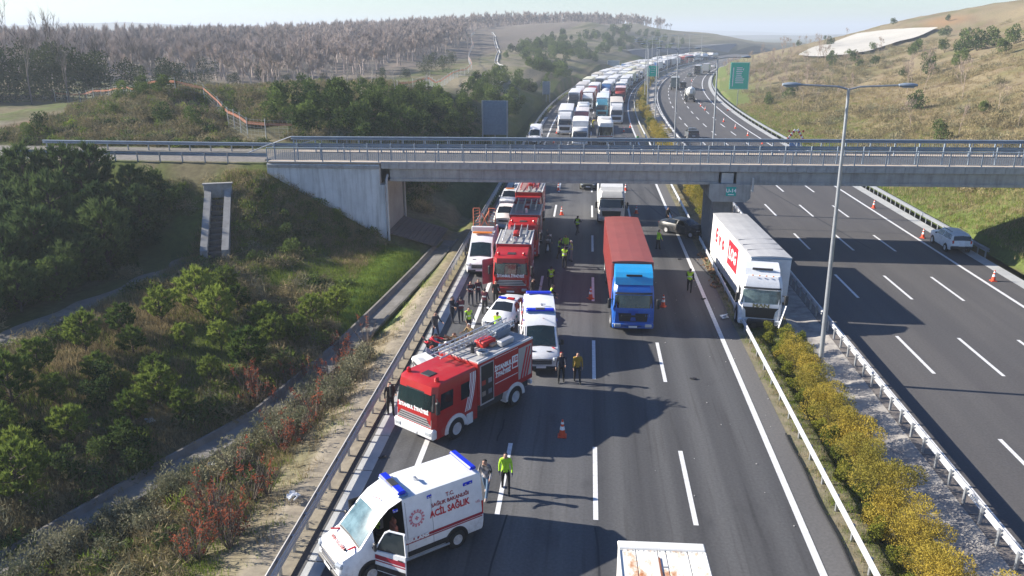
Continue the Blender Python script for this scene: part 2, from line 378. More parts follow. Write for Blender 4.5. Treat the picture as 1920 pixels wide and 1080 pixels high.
def grid_mesh(name, us, ss, zf, cf, m):
    U, Sx = np.meshgrid(us, ss); Z = zf(U, Sx)
    P = np.array([RC(a, b, c) for a, b, c in zip(U.ravel(), Sx.ravel(), Z.ravel())])
    nu, ns = len(us), len(ss); i = np.arange(ns-1)[:, None]*nu+np.arange(nu-1)[None]
    F = np.stack([i, i+1, i+1+nu, i+nu], -1).reshape(-1, 4)
    me = bpy.data.meshes.new(name); me.from_pydata(P.tolist(), [], F.tolist()); me.materials.append(m)
    C = cf(U, Sx, Z).reshape(-1, 3); C = np.concatenate([np.clip(C, 0, 1), np.ones((len(C), 1))], 1)
    at = me.color_attributes.new('soil', 'FLOAT_COLOR', 'POINT'); at.data.foreach_set('color', C.ravel().astype(np.float32))
    me.polygons.foreach_set('use_smooth', [True]*len(me.polygons)); me.update()
    return tag(link(name, me), kind='structure')
def lerp3(c, k, t): return c*(1-t[..., None])+np.array(k)*t[..., None]
def col_left(U, Sx, Z):
    Sx = YO(Sx)
    n = fbm(U, Sx, 6, 21); n2 = fbm(U, Sx, 1.7, 22); n3 = fbm(U, Sx, 22, 23)
    c = np.zeros(U.shape+(3,))+np.array((.19, .165, .09))
    c = lerp3(c, (.12, .15, .04), smooth(.40, .60, n))           # green growth
    c = lerp3(c, (.25, .205, .125), smooth(.55, .75, n2)*.8)         # straw
    xd = ditch_x(Sx)
    verge = smooth(-14.3, -12.2, U)*(Sx < 60)
    c = lerp3(c, (.34, .28, .19), verge*(.55+.45*n2))                 # gravelly verge
    c = lerp3(c, (.09, .14, .025), smooth(-13.5, -12.0, U)*smooth(.50, .62, n)*(Sx < 62)*smooth(-10.9, -11.6, U)*smooth(20, 34, Sx))
    c = lerp3(c, (.19, .30, .05), smooth(-18.2, -15.8, U+n2*2-1)*smooth(-11.6, -12.4, U)*smooth(37, 41, Sx)*(Sx < 53)*smooth(.30, .42, n2+.12))   # bright grass by the ditch and the abutment
    c = lerp3(c, (.38, .33, .25), smooth(-11.6, -11.1, U)*(Sx < 45)*(.7+.3*n2))
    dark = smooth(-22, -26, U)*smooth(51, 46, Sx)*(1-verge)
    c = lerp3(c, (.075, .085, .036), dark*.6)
    plat = (np.abs(Sx-58.4) < 3.2)*smooth(-26, -27, U)
    c = lerp3(c, (.27, .25, .225), plat*(.8+.2*n2))                     # approach road
    track = smooth(3.5, 1.5, np.abs(Sx-(70+(-58-U)*.48)))*smooth(-62, -70, U)+smooth(11, 6, np.abs(Sx-64))*smooth(-58, -66, U)*.6
    c = lerp3(c, (.36, .32, .25), np.clip(track, 0, 1)*.8)
    c = lerp3(c, (.15, .125, .08), smooth(66, 69, Sx)*smooth(-28, -34, U)*smooth(110, 98, Sx)*smooth(-75, -66, U)*(.5+.5*smooth(.35, .5, n)))
    mound = np.exp(-(((U+56)/8)**2+((Sx-73.5)/4.5)**2)**2)
    c = lerp3(c, (.36, .19, .10), np.clip(mound*1.1, 0, 1)*smooth(.35, .55, n2+.1))
    c = lerp3(c, (.11, .15, .035), np.exp(-((Sx-67)/2.2)**2)*smooth(-36, -46, U)*smooth(-72, -60, U)*.8)
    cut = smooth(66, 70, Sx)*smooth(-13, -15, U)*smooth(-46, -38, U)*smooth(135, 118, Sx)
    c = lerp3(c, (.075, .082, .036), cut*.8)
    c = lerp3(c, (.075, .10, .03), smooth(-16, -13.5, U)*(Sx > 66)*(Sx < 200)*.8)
    hill = smooth(140, 170, Sx)*smooth(-46, -60, U)
    c = lerp3(c, (.23, .19, .16), hill*.85)
    strip = smooth(135, 150, Sx)*smooth(-17, -20, U)*(1-smooth(0, 4, (-26-(Sx-150)*.150)-U-6))
    c = lerp3(c, (.32, .275, .18), strip*(.75+.25*n))
    c = lerp3(c, (.12, .14, .045), strip*smooth(.5, .62, n)*.6)
    c = lerp3(c, (.10, .10, .075), smooth(400, 420, Sx)*smooth(-40, -30, U)*.8)
    return c
def col_right(U, Sx, Z):
    Sx = YO(Sx)
    n = fbm(U, Sx, 8, 31); n2 = fbm(U, Sx, 2.2, 32)
    c = np.zeros(U.shape+(3,))+np.array((.29, .235, .135))
    c = lerp3(c, (.21, .185, .085), smooth(.42, .62, n))
    c = lerp3(c, (.22, .155, .095), smooth(.52, .7, n2)*.7)
    g = smooth(48, 36, U+n*10-5)*smooth(.3, .5, n2+.12)
    c = lerp3(c, (.135, .185, .045), g*.85)
    c = lerp3(c, (.36, .22, .11), np.exp(-(((U-119)/8)**2+((Sx-331)/13)**2)**2)*.9)
    return c
GROUND = mat('ground', (1, 1, 1), .95, var=.42, scale=2.2, bump=.55, bscale=1.1, attr='soil', detail=8, spec=.1)
uL = -9.5-np.concatenate([np.arange(0, 3, .33), np.arange(3, 55, .62), 55+np.cumsum(.62*1.05**np.arange(62))]); uL = uL[uL > -700][::-1]
uR = 32.9+np.concatenate([np.arange(0, 6, .5), np.arange(6, 60, 1.1), 60+np.cumsum(1.1*1.07**np.arange(42))]); uR = uR[uR < 520]
ss = np.concatenate([np.arange(-30, 8, 2.5), np.arange(8, 54.6, .6), np.arange(54.6, 66, .33), np.arange(66, 140, .9), 140+np.cumsum(.9*1.035**np.arange(90))]); ss = ss[ss < 720]
ss_r = np.concatenate([np.arange(-30, 30, 3), np.arange(30, 140, 1.0), 140+np.cumsum(1.0*1.04**np.arange(80))]); ss_r = ss_r[ss_r < 560]
ss = YN(ss); ss_r = YN(ss_r)
land_l = grid_mesh('hillside_terrain', uL, ss, land_left, col_left, GROUND)
land_r = grid_mesh('terrain', uR, ss_r, land_right, col_right, GROUND)
# one ground sheet to the horizon, under everything else
FAR = mat('far_plain', (.10, .115, .07), .95, col2=(.17, .15, .10), scale=.004, spec=.1)
g = MB(); N = 40; g.v = [(0, 800, -4)]+[(r_*math.sin(a), 800+r_*math.cos(a), z_) for r_, z_ in ((900, -4), (2200, -8), (6900, -28)) for a in np.linspace(0, 2*math.pi, N, endpoint=False)]
g.f = [(0, 1+i, 1+(i+1) % N) for i in range(N)]+[(1+k*N+i, 1+k*N+(i+1) % N, 1+(k+1)*N+(i+1) % N, 1+(k+1)*N+i) for k in (0, 1) for i in range(N)]
tag(g.obj('ground', FAR, fix=True), kind='structure')
# ------------------------------------------------------------------ carriageways
def ribbon(name, u0, u1, s0, s1, z, m, step=8, kind='structure', parent=None, nu=1):
    st = list(np.arange(s0, min(s1, S0), 40))+[s for s in np.arange(max(S0, s0), s1, step)] if s1 > S0 else list(np.arange(s0, s1, 40))
    st.append(s1); b = MB()
    for s in st:
        for k in range(nu+1): b.v.append(RC(u0+(u1-u0)*k/nu, s, z))
    for i in range(len(st)-1):
        for k in range(nu): q = i*(nu+1)+k; b.f.append((q, q+1, q+nu+2, q+nu+1))
    o = b.obj(name, m, parent, fix=False)
    return tag(o, kind=kind) if kind else o
def asphalt(name, c1, c2, c3, base=.6, tracks=None):
    m = bpy.data.materials.new(name); m.use_nodes = True; n = m.node_tree.nodes; l = m.node_tree.links; b = n['Principled BSDF']
    b.inputs['Roughness'].default_value = .82; b.inputs['Specular IOR Level'].default_value = .35
    tc = n.new('ShaderNodeTexCoord')
    def ns(sx, sy, sc, det=4):
        mp = n.new('ShaderNodeMapping'); mp.inputs['Scale'].default_value = (sx, sy, 1); l.new(tc.outputs['Object'], mp.inputs[0])
        z = n.new('ShaderNodeTexNoise'); z.inputs['Scale'].default_value = sc; z.inputs['Detail'].default_value = det; l.new(mp.outputs[0], z.inputs['Vector']); return z.outputs[0]
    def mr(x, a, c):
        r = n.new('ShaderNodeMapRange'); r.inputs[1].default_value = a; r.inputs[2].default_value = c; l.new(x, r.inputs[0]); return r.outputs[0]
    def mix(f, x, y, mode='MIX'):
        k = n.new('ShaderNodeMix'); k.data_type = 'RGBA'; k.blend_type = mode
        if isinstance(f, float): k.inputs[0].default_value = f
        else: l.new(f, k.inputs[0])
        for i, q in ((6, x), (7, y)):
            if isinstance(q, tuple): k.inputs[i].default_value = (*q, 1)
            else: l.new(q, k.inputs[i])
        return k.outputs[2]
    a = mix(mr(ns(1, .012, .95, 3), .36, .66), c1, c2)               # long wear streaks along the lanes
    a = mix(mr(ns(1, .25, .22, 5), .42, .72), a, c3)                  # broad patches
    a = mix(.55, a, mix(mr(ns(1, 1, 9, 6), .3, .72), (.72, .72, .72), (1.25, 1.25, 1.25)), 'MULTIPLY')
    if tracks:
        # polished wheel tracks and a darker oil line, repeating lane by lane
        sp_ = n.new('ShaderNodeSeparateXYZ'); l.new(tc.outputs['Object'], sp_.inputs[0]); u_ = n.new('ShaderNodeMath'); u_.operation = 'ADD'; l.new(sp_.outputs[0], u_.inputs[0]); u_.inputs[1].default_value = 6.72
        wv = n.new('ShaderNodeMath'); wv.operation = 'MULTIPLY'; l.new(u_.outputs[0], wv.inputs[0]); wv.inputs[1].default_value = 2*math.pi*2/tracks[0][1]
        cs_ = n.new('ShaderNodeMath'); cs_.operation = 'COSINE'; l.new(wv.outputs[0], cs_.inputs[0])
        a = mix(mr(cs_.outputs[0], -.9, 1.0), a, mix(1.0, a, (.80, .80, .81), 'MULTIPLY'))
        st_ = n.new('ShaderNodeMapRange'); st_.inputs[1].default_value = -8.2+6.72; st_.inputs[2].default_value = 9.2; l.new(u_.outputs[0], st_.inputs[0])
        rp = n.new('ShaderNodeMapRange'); rp.inputs[1].default_value = -10; rp.inputs[2].default_value = 10; l.new(sp_.outputs[0], rp.inputs[0])
        cr = n.new('ShaderNodeValToRGB'); l.new(rp.outputs[0], cr.inputs[0]); E_ = cr.color_ramp.elements; E_[0].position = 0; E_[0].color = (.74, .74, .74, 1); E_[1].position = 1; E_[1].color = (.72, .71, .70, 1)
        for x_, v_ in ((-6.75, .72), (-6.6, .68), (-3.15, .66), (-2.85, .78), (.62, .80), (.80, .64), (4.4, .62), (4.62, .66), (8.2, .66)):   # each lane was laid separately and has weathered its own way
            e_ = E_.new((x_+10)/20); e_.color = (v_, v_, v_*1.005, 1)
        a = mix(1.0, a, cr.outputs[0], 'MULTIPLY'); a = mix(1.0, a, (1.68, 1.67, 1.66), 'MULTIPLY')
        a = mix(mr(ns(1, .5, .55, 6), .60, .72), a, mix(1.0, a, (.72, .72, .73), 'MULTIPLY'))            # old oil and water stains
        a = mix(mr(ns(1, .03, 4.5, 3), .56, .70), a, mix(1.0, a, (.80, .79, .78), 'MULTIPLY'))       # drips and scuffs drawn out along the lanes
    l.new(a, b.inputs['Base Color'])
    bp = n.new('ShaderNodeBump'); bp.inputs['Strength'].default_value = .25; bp.inputs['Distance'].default_value = .01
    l.new(ns(1, 1, 40, 3), bp.inputs['Height']); l.new(bp.outputs[0], b.inputs['Normal']); return m
ASPH = asphalt('asphalt', (.064, .064, .066), (.104, .104, .104), (.082, .083, .086), tracks=[(-6.72, 3.735)])
ASPH_R = asphalt('asphalt_brownish', (.088, .083, .082), (.108, .102, .098), (.080, .077, .078))
ASPH_S = asphalt('asphalt_shoulder', (.125, .120, .118), (.150, .145, .140), (.110, .108, .108))
roadL = ribbon('road', -8.5, 8.55, -20, 640, 0.0, ASPH, nu=2)
shoulder = ribbon('road_shoulder', 8.55, 9.45, -20, 640, 0.004, ASPH_S)
roadR = ribbon('road', 15.5, 31.2, -20, 640, 0.0, ASPH_R, nu=2)
ribbon('road_shoulder', 31.2, 32.2, -20, 640, 0.01, CONC_L)
GRAVEL = mat('gravel', (.34, .28, .20), .95, col2=(.22, .18, .125), scale=2.2, bump=.6, bscale=9, detail=8)
MEDSOIL = mat('median_soil', (.26, .215, .15), .95, col2=(.12, .125, .055), scale=1.1, bump=.6, bscale=7, detail=8)
SAND = mat('pale_sand', (.50, .47, .43), .9, col2=(.36, .33, .30), scale=.9, bump=.5, bscale=3.2, detail=6)
# verge strip in front of the left rail, gutter and slab strip
verge = MB(); st = list(range(-20, 125, 12))+list(range(125, 330, 8))
verge.sweep([(-9.52, .03), (-9.5, -.06), (-9.3, -.06), (-9.28, .02), (-9.2, .025)], [(0, s, 0) for s in range(-20, 126, 5)])
tag(verge.obj('gutter', mat('gutter', (.12, .115, .11), .9, var=.3)), kind='structure')
slabs = MB(); slabs.box((-8.66, 120, -.04), (.70, 1, .05))
strip = tag(ribbon('kerb_strip', -9.2, -8.5, -20, 330, -.008, mat('joint', (.10, .098, .09), .95)), kind='structure')
sm = [MB().box((0, 0, 0), (.70, 2.93, .06), ch=.012).mesh('slab', CONC_L) for _ in range(1)]
for i in range(54):
    y = 9.0+i*3.0
    o = link('slab', sm[0], strip, loc=RC(-8.855, y, -.008+random.uniform(-.003, .004)), rot=(0, 0, RH(y)+random.uniform(-.002, .002)))
# median: soil, a pale sandy channel along the far rail, a concrete edge
ribbon('median', 9.45, 12.9, -20, 640, 0.012, MEDSOIL)
US = np.array([12.9, 13.15, 13.6, 14.1, 14.6, 14.85]); SS = np.concatenate([np.arange(-10, 120, .6), np.arange(120, 560, 5)])
grid_mesh('sand_channel', US, SS, lambda U, V: .012-.22*np.exp(-((U-13.75)/.5)**2)+.20*(fbm(U*1.2, V, 1.5, 3)-.5)*smooth(12.95, 13.3, U)*smooth(14.85, 14.5, U),
          lambda U, V, Z: np.zeros(U.shape+(3,))+np.array((.43, .40, .355)), mat('channel_sand', (1, 1, 1), .9, var=.5, scale=1.2, bump=.5, bscale=4, attr='soil', detail=6))
edge = tag(ribbon('kerb_strip', 14.85, 15.5, -20, 640, 0.02, mat('edge_concrete', (.20, .175, .155), .9, var=.25, scale=2)), kind='structure')
em = MB().box((0, 0, 0), (.04, .10, .02)).mesh('drain_slot', BLACK)
for k in range(26): link('drain_slot', MB().box((0, 0, 0), (.64, .03, .008)).mesh('drain_slot', BLACK) if k == 0 else bpy.data.meshes['drain_slot.001'] if 'drain_slot.001' in bpy.data.meshes else em, edge, loc=(15.17, 14+k*1.5, .024))
# black drain hose along the edge of the shoulder
hz = MB(); hz.path([(9.42+.035*math.sin(y*1.3)+.03*math.sin(y*.37), y, .05) for y in np.arange(6, 34, .7)], .055, n=6)
tag(hz.obj('drain_hose', RUBBER, smooth=50), 'black corrugated drain hose lying along the edge of the middle shoulder', 'hose')
# painted lines
def lines(parent, us, s0, s1, wd, z): return [ribbon('edge_line', u-wd/2, u+wd/2, s0, s1, z, WHITE, parent=parent, kind=None) for u in us]
lines(roadL, [-6.72], -20, 600, .24, .008); lines(roadL, [8.38], -20, 600, .26, .008); lines(roadR, [29.2], -20, 600, .24, .008); lines(roadR, [15.72], -20, 600, .2, .008)
dash = MB(); dash.add([(-.095, 0, 0), (.095, 0, 0), (.095, 5.5, 0), (-.095, 5.5, 0)], [(0, 1, 2, 3)]); dme = dash.mesh('lane_marking', WHITE, fix=False)
for (par, us_, ph) in ((roadL, (-2.98, .75, 4.46), .5), (roadR, (18.87, 22.42, 25.8), 2.9)):
    for u in us_:
        for k in range(46 if par is roadR else 30):
            s = ph+k*12.68; link('lane_marking', dme, par, loc=RC(u, s, .008), rot=(0, 0, RH(s)))
# dark cracks and sealed joints
crk = MB()
def ribbonpath(mb, pts, wd):
    for i in range(len(pts)-1):
        a = Vector(pts[i]); b = Vector(pts[i+1]); d = (b-a).normalized(); n_ = Vector((-d.y, d.x, 0))*wd/2
        mb.add([a-n_, a+n_, b+n_, b-n_], [(0, 1, 2, 3)])
crk_list = [[(-3.5, 33.6), (-3.48, 32.7), (-3.62, 31.9), (-3.6, 31.5)], [(.72, 25.4), (.82, 24.2), (.85, 22.3)], [(-2.6, 25.9), (-2.85, 23), (-2.9, 21)]]
for q in crk_list: ribbonpath(crk, [(x, y, .005) for x, y in q], .07)
for y0 in (70.2, 73.4): ribbonpath(crk, [(15.9+t*13, y0-t*.8+.12*math.sin(t*29), .005) for t in np.linspace(0, 1, 20)], .10)
ribbonpath(crk, [(20+4*t, 99-32*t, .005) for t in np.linspace(0, 1, 14)], .12)
for q in ([(5.2, 92), (6.4, 84), (7.8, 77), (9.0, 71.5)], [(6.9, 93), (8.0, 85), (9.2, 78)], [(8.8, 63), (9.4, 58)]): ribbonpath(crk, [(a, b_, .0062) for a, b_ in q], .14)
tag(crk.obj('crack_seal', mat('bitumen', (.022, .022, .024), .7), roadR, fix=False), kind='stuff')
# ------------------------------------------------------------------ guardrails
WB = [(0, .46), (.06, .50), (.06, .56), (0, .60), (0, .64), (.06, .68), (.06, .74), (0, .78)]
def guardrail(label, u, s0, s1, sp, side, m, group, far=None, tall=0., name='guardrail', dup=True, z0=None):
    """W-beam sections and posts; side: +1 the beam faces +u"""
    g = thing(name, label, 'guardrail', RC(u, s0), 0, group); base = Vector(RC(u, s0))
    zf = z0 or (lambda s: 0.)
    prof = [((x+.07)*side, z+tall) for x, z in WB]; prof = prof+[(x-.004*side, z) for x, z in prof[::-1]]
    L = 4.0; s = s0
    while s < s1-.01:
        e = min(s+L, s1); pts = [tuple(Vector(RC(u, q, zf(q)))-base) for q in (s, (s+e)/2, e)]
        b = MB().sweep([(x, z) for x, z in prof], pts, closed=True)
        if dup: b.sweep([(-x, z) for x, z in prof], pts, closed=True)
        b.obj('beam', m, g); s = e
        if s > 150: L = 24.
    pm = MB().box((0, 0, .30+tall/2), (.09, .12, .84+tall), ch=.01).mesh('post', STEEL)
    s = s0+.3; k = 0
    while s < min(s1, 132):
        link('post', pm, g, loc=Vector(RC(u, s, zf(s)))-base, rot=(0, 0, RH(s))); s += sp; k += 1
        if k > 100: sp = max(sp, 2.0)
    if s1 > 132:
        b = MB()
        while s < s1: b.box(Vector(RC(u, s, .3))-base, (.1, .12, .84)); s += 4
        tag(b.obj('post', STEEL, g), kind='stuff')
    return g
WHITERAIL = mat('whitened_steel', (.62, .63, .64), .45, .3, var=.2, scale=1.5)
GREYRAIL = mat('weathered_rail', (.36, .34, .33), .5, .35, col2=(.46, .45, .44), scale=.9)
guardrail('weathered grey guardrail along the gravel verge left of the stopped traffic', -9.82, 8, 370, 1.33, 1, GREYRAIL, 'motorway guardrails')
guardrail('white guardrail between the left carriageway and the yellow hedge, dented by the lorry', 9.9, 8, 67, 1.9, -1, WHITERAIL, 'motorway guardrails', dup=False)
guardrail('grey guardrail of the median beyond the dark crashed car', 9.9, 74, 460, 1.9, -1, WHITERAIL, 'motorway guardrails', dup=False)
guardrail('white guardrail along the pale sandy channel beside the empty carriageway', 14.95, 8, 460, 1.33, 1, WHITERAIL, 'motorway guardrails', dup=False)
guardrail('guardrail on the far right shoulder running under the bridge behind the cones', 32.4, 65, 380, 1.33, -1, STEEL, 'motorway guardrails')
guardrail('short guardrail at the right edge just in front of the parked white car', 32.2, 44, 58.6, 2.0, -1, STEEL, 'motorway guardrails')
# ------------------------------------------------------------------ overpass
Y0, Y1 = 64.0, 71.0
br = thing('road_bridge', 'grey concrete overpass with steel railings crossing both carriageways', 'bridge', (-.2, Y0, .25)); br.scale = (1, 1.1, 1)
def bz(x): return deck_z(x)-.25
def beamx(mb, xa, xb, ya, yb, za, zb, dz=0):
    """long box following the deck's slight grade; za, zb relative to the deck"""
    vs = [(x, y, bz(x)+z) for x in (xa, xb) for y in (ya, yb) for z in (za, zb)]
    mb.add(vs, [(0, 1, 3, 2), (4, 6, 7, 5), (0, 4, 5, 1), (2, 3, 7, 6), (0, 2, 6, 4), (1, 5, 7, 3)])
XL, XR = -16.6, 70.0
b = MB(); beamx(b, XL, XR, .12, 6.28, -.42, -.12); b.obj('deck_slab', CONC, br)
DECKASPH = asphalt('deck_asphalt', (.085, .09, .10), (.11, .115, .12), (.08, .085, .09))  # dark bluish tone puts the rail's shadow band into the roadway colour
b = MB(); beamx(b, -27, XR, 1.25, 5.15, -.12, -.02); b.obj('roadway', DECKASPH, br)
WALK = mat('walkway_concrete', (.52, .43, .34), .9, col2=(.42, .36, .29), scale=1.5)
b = MB(); beamx(b, -26.3, XR, .06, 1.25, -.12, .02); beamx(b, -26.3, XR, 5.15, 6.34, -.12, .02); b.obj('walkway', WALK, br)
for i, y in enumerate((.55, 2.3, 4.1, 5.85)):
    b = MB(); beamx(b, XL+.7, 10.75, y-.42, y+.42, -1.44, -.42); beamx(b, XL+.7, 10.75, y-.5, y+.5, -1.52, -1.30)
    beamx(b, 12.15, XR, y-.42, y+.42, -1.44, -.42); beamx(b, 12.15, XR, y-.5, y+.5, -1.52, -1.30); b.obj('girder', CONC, br)
PANEL = mat('panel_concrete', (.44, .44, .425), .85, var=.25, scale=1.6, bump=.1, bscale=12, streak=.4)
pm = {}
x = XL
while x < 66:
    for y, ry in ((0.02, 0), (6.38, 0)):
        me = pm.setdefault('p', MB().box((.74, 0, -.18), (1.465, .13, .56), ch=.012).mesh('parapet_panel', PANEL))
        if y < 1 or x < 40: link('parapet_panel', me, br, loc=(x, y, bz(x+.7)-.02), rot=(0, -.0065, 0))
    x += 1.48
b = MB(); beamx(b, -26.3, XR, -.06, .10, .0, .05); beamx(b, -26.3, XR, 6.3, 6.46, .0, .05); b.obj('coping', CONC_L, br)
# railings: posts, top rail and vertical bars, a bay at a time; guardrails inside them
def fence_line(y):
    sp = 2.36; x = -26.2; k = 0
    pme = bpy.data.meshes.get('railing_post') or MB().box((0, 0, .55), (.075, .075, 1.1), ch=.008).mesh('railing_post', GALV2)
    bm_ = MB(); bm_.box((sp/2, 0, .16), (sp, .03, .03))
    for i in range(1, 14): bm_.box((sp*i/14, 0, .62), (.022, .022, .92))
    bme = bpy.data.meshes.get('railing_bars') or bm_.mesh('railing_bars', GALV2)
    rme = bpy.data.meshes.get('top_rail') or MB().box((sp/2, 0, 1.12), (sp-.004, .10, .09), ch=.02).mesh('top_rail', GALV2)
    while x < 58:
        z = bz(x)+.05
        link('railing_post', pme, br, loc=(x, y, z)); link('railing_bars', bme, br, loc=(x, y, z), rot=(0, -.0065, 0)); link('top_rail', rme, br, loc=(x, y, z), rot=(0, -.0065, 0)); x += sp
fence_line(.0); fence_line(6.4)
def deck_rail(y, side, xa, xb, tall=.62, lab=None):
    pme = bpy.data.meshes.get('rail_post') or MB().box((0, 0, .7), (.10, .13, 1.4), ch=.01).mesh('rail_post', GALV2)
    prof = [(p*side+.06*side, q+tall) for p, q in WB]; prof = prof+[(p-.004*side, q) for p, q in prof[::-1]]
    x = xa
    while x < xb-.1:
        e = min(x+4.0, xb)
        MB().sweep(prof, [(x, y, bz(x)), (e, y, bz(e))], closed=True).obj('rail_beam', GALV2, br)
        for xx in (x+.2, x+2.2):
            if xx < xb: link('rail_post', pme, br, loc=(xx, y, bz(xx)))
        x = e
deck_rail(1.12, -1, -26.2, 66); deck_rail(5.3, 1, -26.2, 66)
rf = MB().box((0, 0, 0), (.10, .02, .26)).mesh('delineator', mat('reflector_white', (.75, .75, .72), .4))
for k in range(14): xx = -2+k*4.02*1.0; link('delineator', rf, br, loc=(xx+.1, 5.0, bz(xx)+.75))
# sloping rail ends at the left
b = MB(); b.tube((-26.2, 1.1, bz(-26)+1.36), (-28.4, .9, bz(-26)+.5), .045); b.tube((-26.2, 5.3, bz(-26)+1.36), (-28.6, 5.5, bz(-26)+.5), .045)
b.tube((-23.5, 6.4, bz(-24)+1.16), (-26.8, 6.4, bz(-24)+.3), .045); b.obj('rail_end', STEEL, br)
# abutment with wing wall, pipe, pier
WALL = mat('wingwall_concrete', (.66, .69, .70), .85, col2=(.50, .52, .52), scale=.55, bump=.15, bscale=6, detail=8, streak=.55)
wl = MB(); wl.add([(-26.3, -.02, 6.62), (-16.75, -.02, 6.68), (-16.75, -.02, 5.0), (-16.35, -.02, 5.0), (-16.35, -.02, -.4), (-26.3, -.02, 3.0),
                   (-26.3, .45, 6.62), (-16.75, .45, 6.68), (-16.75, .45, 5.0), (-16.35, .45, 5.0), (-16.35, .45, -.4), (-26.3, .45, 3.0)],
                  [(0, 1, 2, 3, 4, 5), (11, 10, 9, 8, 7, 6)]+[(i, 6+i, 6+(i+1) % 6, (i+1) % 6) for i in range(6)])
wl.obj('wing_wall', WALL, br)
wl = MB(); wl.box((-21.3, 6.2, 3.2), (10, .45, 6.9)); wl.obj('wing_wall', WALL, br)
b = MB(); b.box((-16.6, 3.2, 2.4), (.5, 5.45, 5.4), ch=.03); b.obj('abutment_wall', mat('abutment_concrete', (.36, .335, .30), .9, var=.25, scale=.9), br)
b = MB(); b.box((-26.2+4.75, -.06, 6.45), (9.55, .10, .24), ch=.01); b.obj('wall_cap', CONC, br)
b = MB(); b.tube((-16.15, -.12, .3), (-16.15, -.12, 5.55), .10, n=12); b.tube((-16.15, -.12, 5.5), (-16.15, .3, 5.8), .10); b.obj('drain_pipe', CONC_L, br, smooth=40)
b = MB(); b.tube((-16.2, 5.9, .3), (-16.2, 5.9, 5.2), .09, n=10); b.obj('drain_pipe', CONC_L, br, smooth=40)
b = MB(); b.tube((13.42, -.1, 5.0), (13.42, -.1, 6.1), .09, n=12); b.obj('drain_pipe', CONC_L, br, smooth=40)
pc = MB(); pc.prism([(10.05, 5.58), (13.3, 5.58), (13.3, 4.45), (13.0, 4.15), (10.35, 4.15), (10.05, 4.45)], -.12, 6.5, 'Y')
cap = pc.obj('pier_cap', CONC, br)
b = MB(); b.prism([(10.65, .8), (12.0, .8), (12.2, 1.0), (12.2, 5.2), (12.0, 5.4), (10.65, 5.4), (10.45, 5.2), (10.45, 1.0)], -.3, 4.15, 'Z'); b.obj('pier', mat('pier_concrete', (.25, .245, .24), .9, var=.25), br)
b = MB(); b.box((11.45, .6, 6.0), (.95, .9, .86), ch=.02); b.obj('bearing_block', CONC_L, br); b = MB(); b.box((11.45, 4.2, 6.0), (.95, .9, .86), ch=.02); b.obj('bearing_block', CONC_L, br)
sg = MB().box((11.75, -.145, 5.0), (.78, .04, .72)).obj('sign_plate', mat('teal_sign', (.0, .36, .30), .5), br)
lettering('U-14', .40, sg, (11.75, -.17, 5.06), (R(90), 0, 0), WHITEMARK, bold=.012)
b = MB(); b.box((11.75, -.17, 4.76), (.46, .01, .06)); b.obj('underline', WHITEMARK, sg)
# stone-paved slope under the deck at the abutment
PAVE = mat('paving_stone', (.17, .14, .12), .9, var=.35, scale=4)
ps = tag(thing('paved_slope', 'dark stone paved bank below the overpass abutment', 'paving', (-.2, 8.9, .05)), None)
stn = MB().box((0, 0, 0), (.40, .40, .12), ch=.03).mesh('paving_stone', PAVE)
for i in range(9):
    for j in range(14):
        x = -16.1+i*.43; y = 55.3+j*.43
        link('paving_stone', stn, ps, loc=(x, y, np.interp(x, [-16.5, -12.5], [1.2, .1])+random.uniform(.0, .03)), rot=(0, math.atan(.275), 0))
b = MB(); b.add([(-16.35, 55.1, 1.16), (-12.2, 55.1, .06), (-12.2, 61.4, .06), (-16.35, 61.4, 1.16)], [(0, 1, 2, 3)]); b.obj('mortar_bed', mat('mortar', (.10, .09, .08), .95), ps)
# approach guardrails left of the bridge
def lin_rail(label, x0, x1, y, z, side):
    g = thing('guardrail', label, 'guardrail', (x0, y, z), 0, 'guardrails of the approach road')
    prof = [((p+.07)*side, q) for p, q in WB]; prof = prof+[(p-.004*side, q) for p, q in prof[::-1]]
    n = int((x1-x0)/4)+1; L = (x1-x0)/n
    for k in range(n): MB().sweep(prof, [(k*L, 0, 0), ((k+1)*L, 0, 0)], closed=True).obj('beam', GALV2, g)
    pme = bpy.data.meshes['post']
    for k in range(int((x1-x0)/2)): link('post', pme, g, loc=(k*2+.3, 0, 0))
lin_rail('grey guardrail on the near side of the approach road left of the overpass', -50.5, -26.8, 64.8, 6.85, -1)
lin_rail('grey guardrail on the far side of the approach road left of the overpass', -50.8, -26.8, 70.8, 6.9, 1)
# ------------------------------------------------------------------ concrete chute with culvert mouth on the embankment
ch = thing('drainage_chute', 'concrete drainage chute with round culvert mouth on the shaded embankment', 'chute', (-29.5, 60.9, 1.05), R(19)); ch.scale = (.8, .8, .8)
OLDC = mat('weathered_concrete', (.33, .325, .31), .9, col2=(.22, .215, .20), scale=1.4, bump=.2, bscale=8)
b = MB(); b.box((0, .35, 5.05), (2.7, .5, 1.35), ch=.03); b.box((0, .35, 5.78), (2.9, .62, .14), ch=.02); b.obj('headwall', OLDC, ch)
b = MB(); b.lathe([(.42, -.02), (.52, -.02), (.52, .10), (.42, .10)], (0, .08, 5.08), 'Y', 20); b.obj('pipe_rim', OLDC, ch, smooth=40)
b = MB(); b.lathe([(.0, 0), (.42, 0)], (0, .07, 5.08), 'Y', 20); b.obj('pipe_mouth', mat('pipe_dark', (.012, .012, .012), .9), ch)
for sx in (-1, 1):
    b = MB(); b.prism([(.3, 5.3), (.3, 3.0), (-7.8, -1.0), (-7.8, .95)], sx*.95-.32, sx*.95+.32, 'X'); b.obj('side_wall', OLDC, ch)
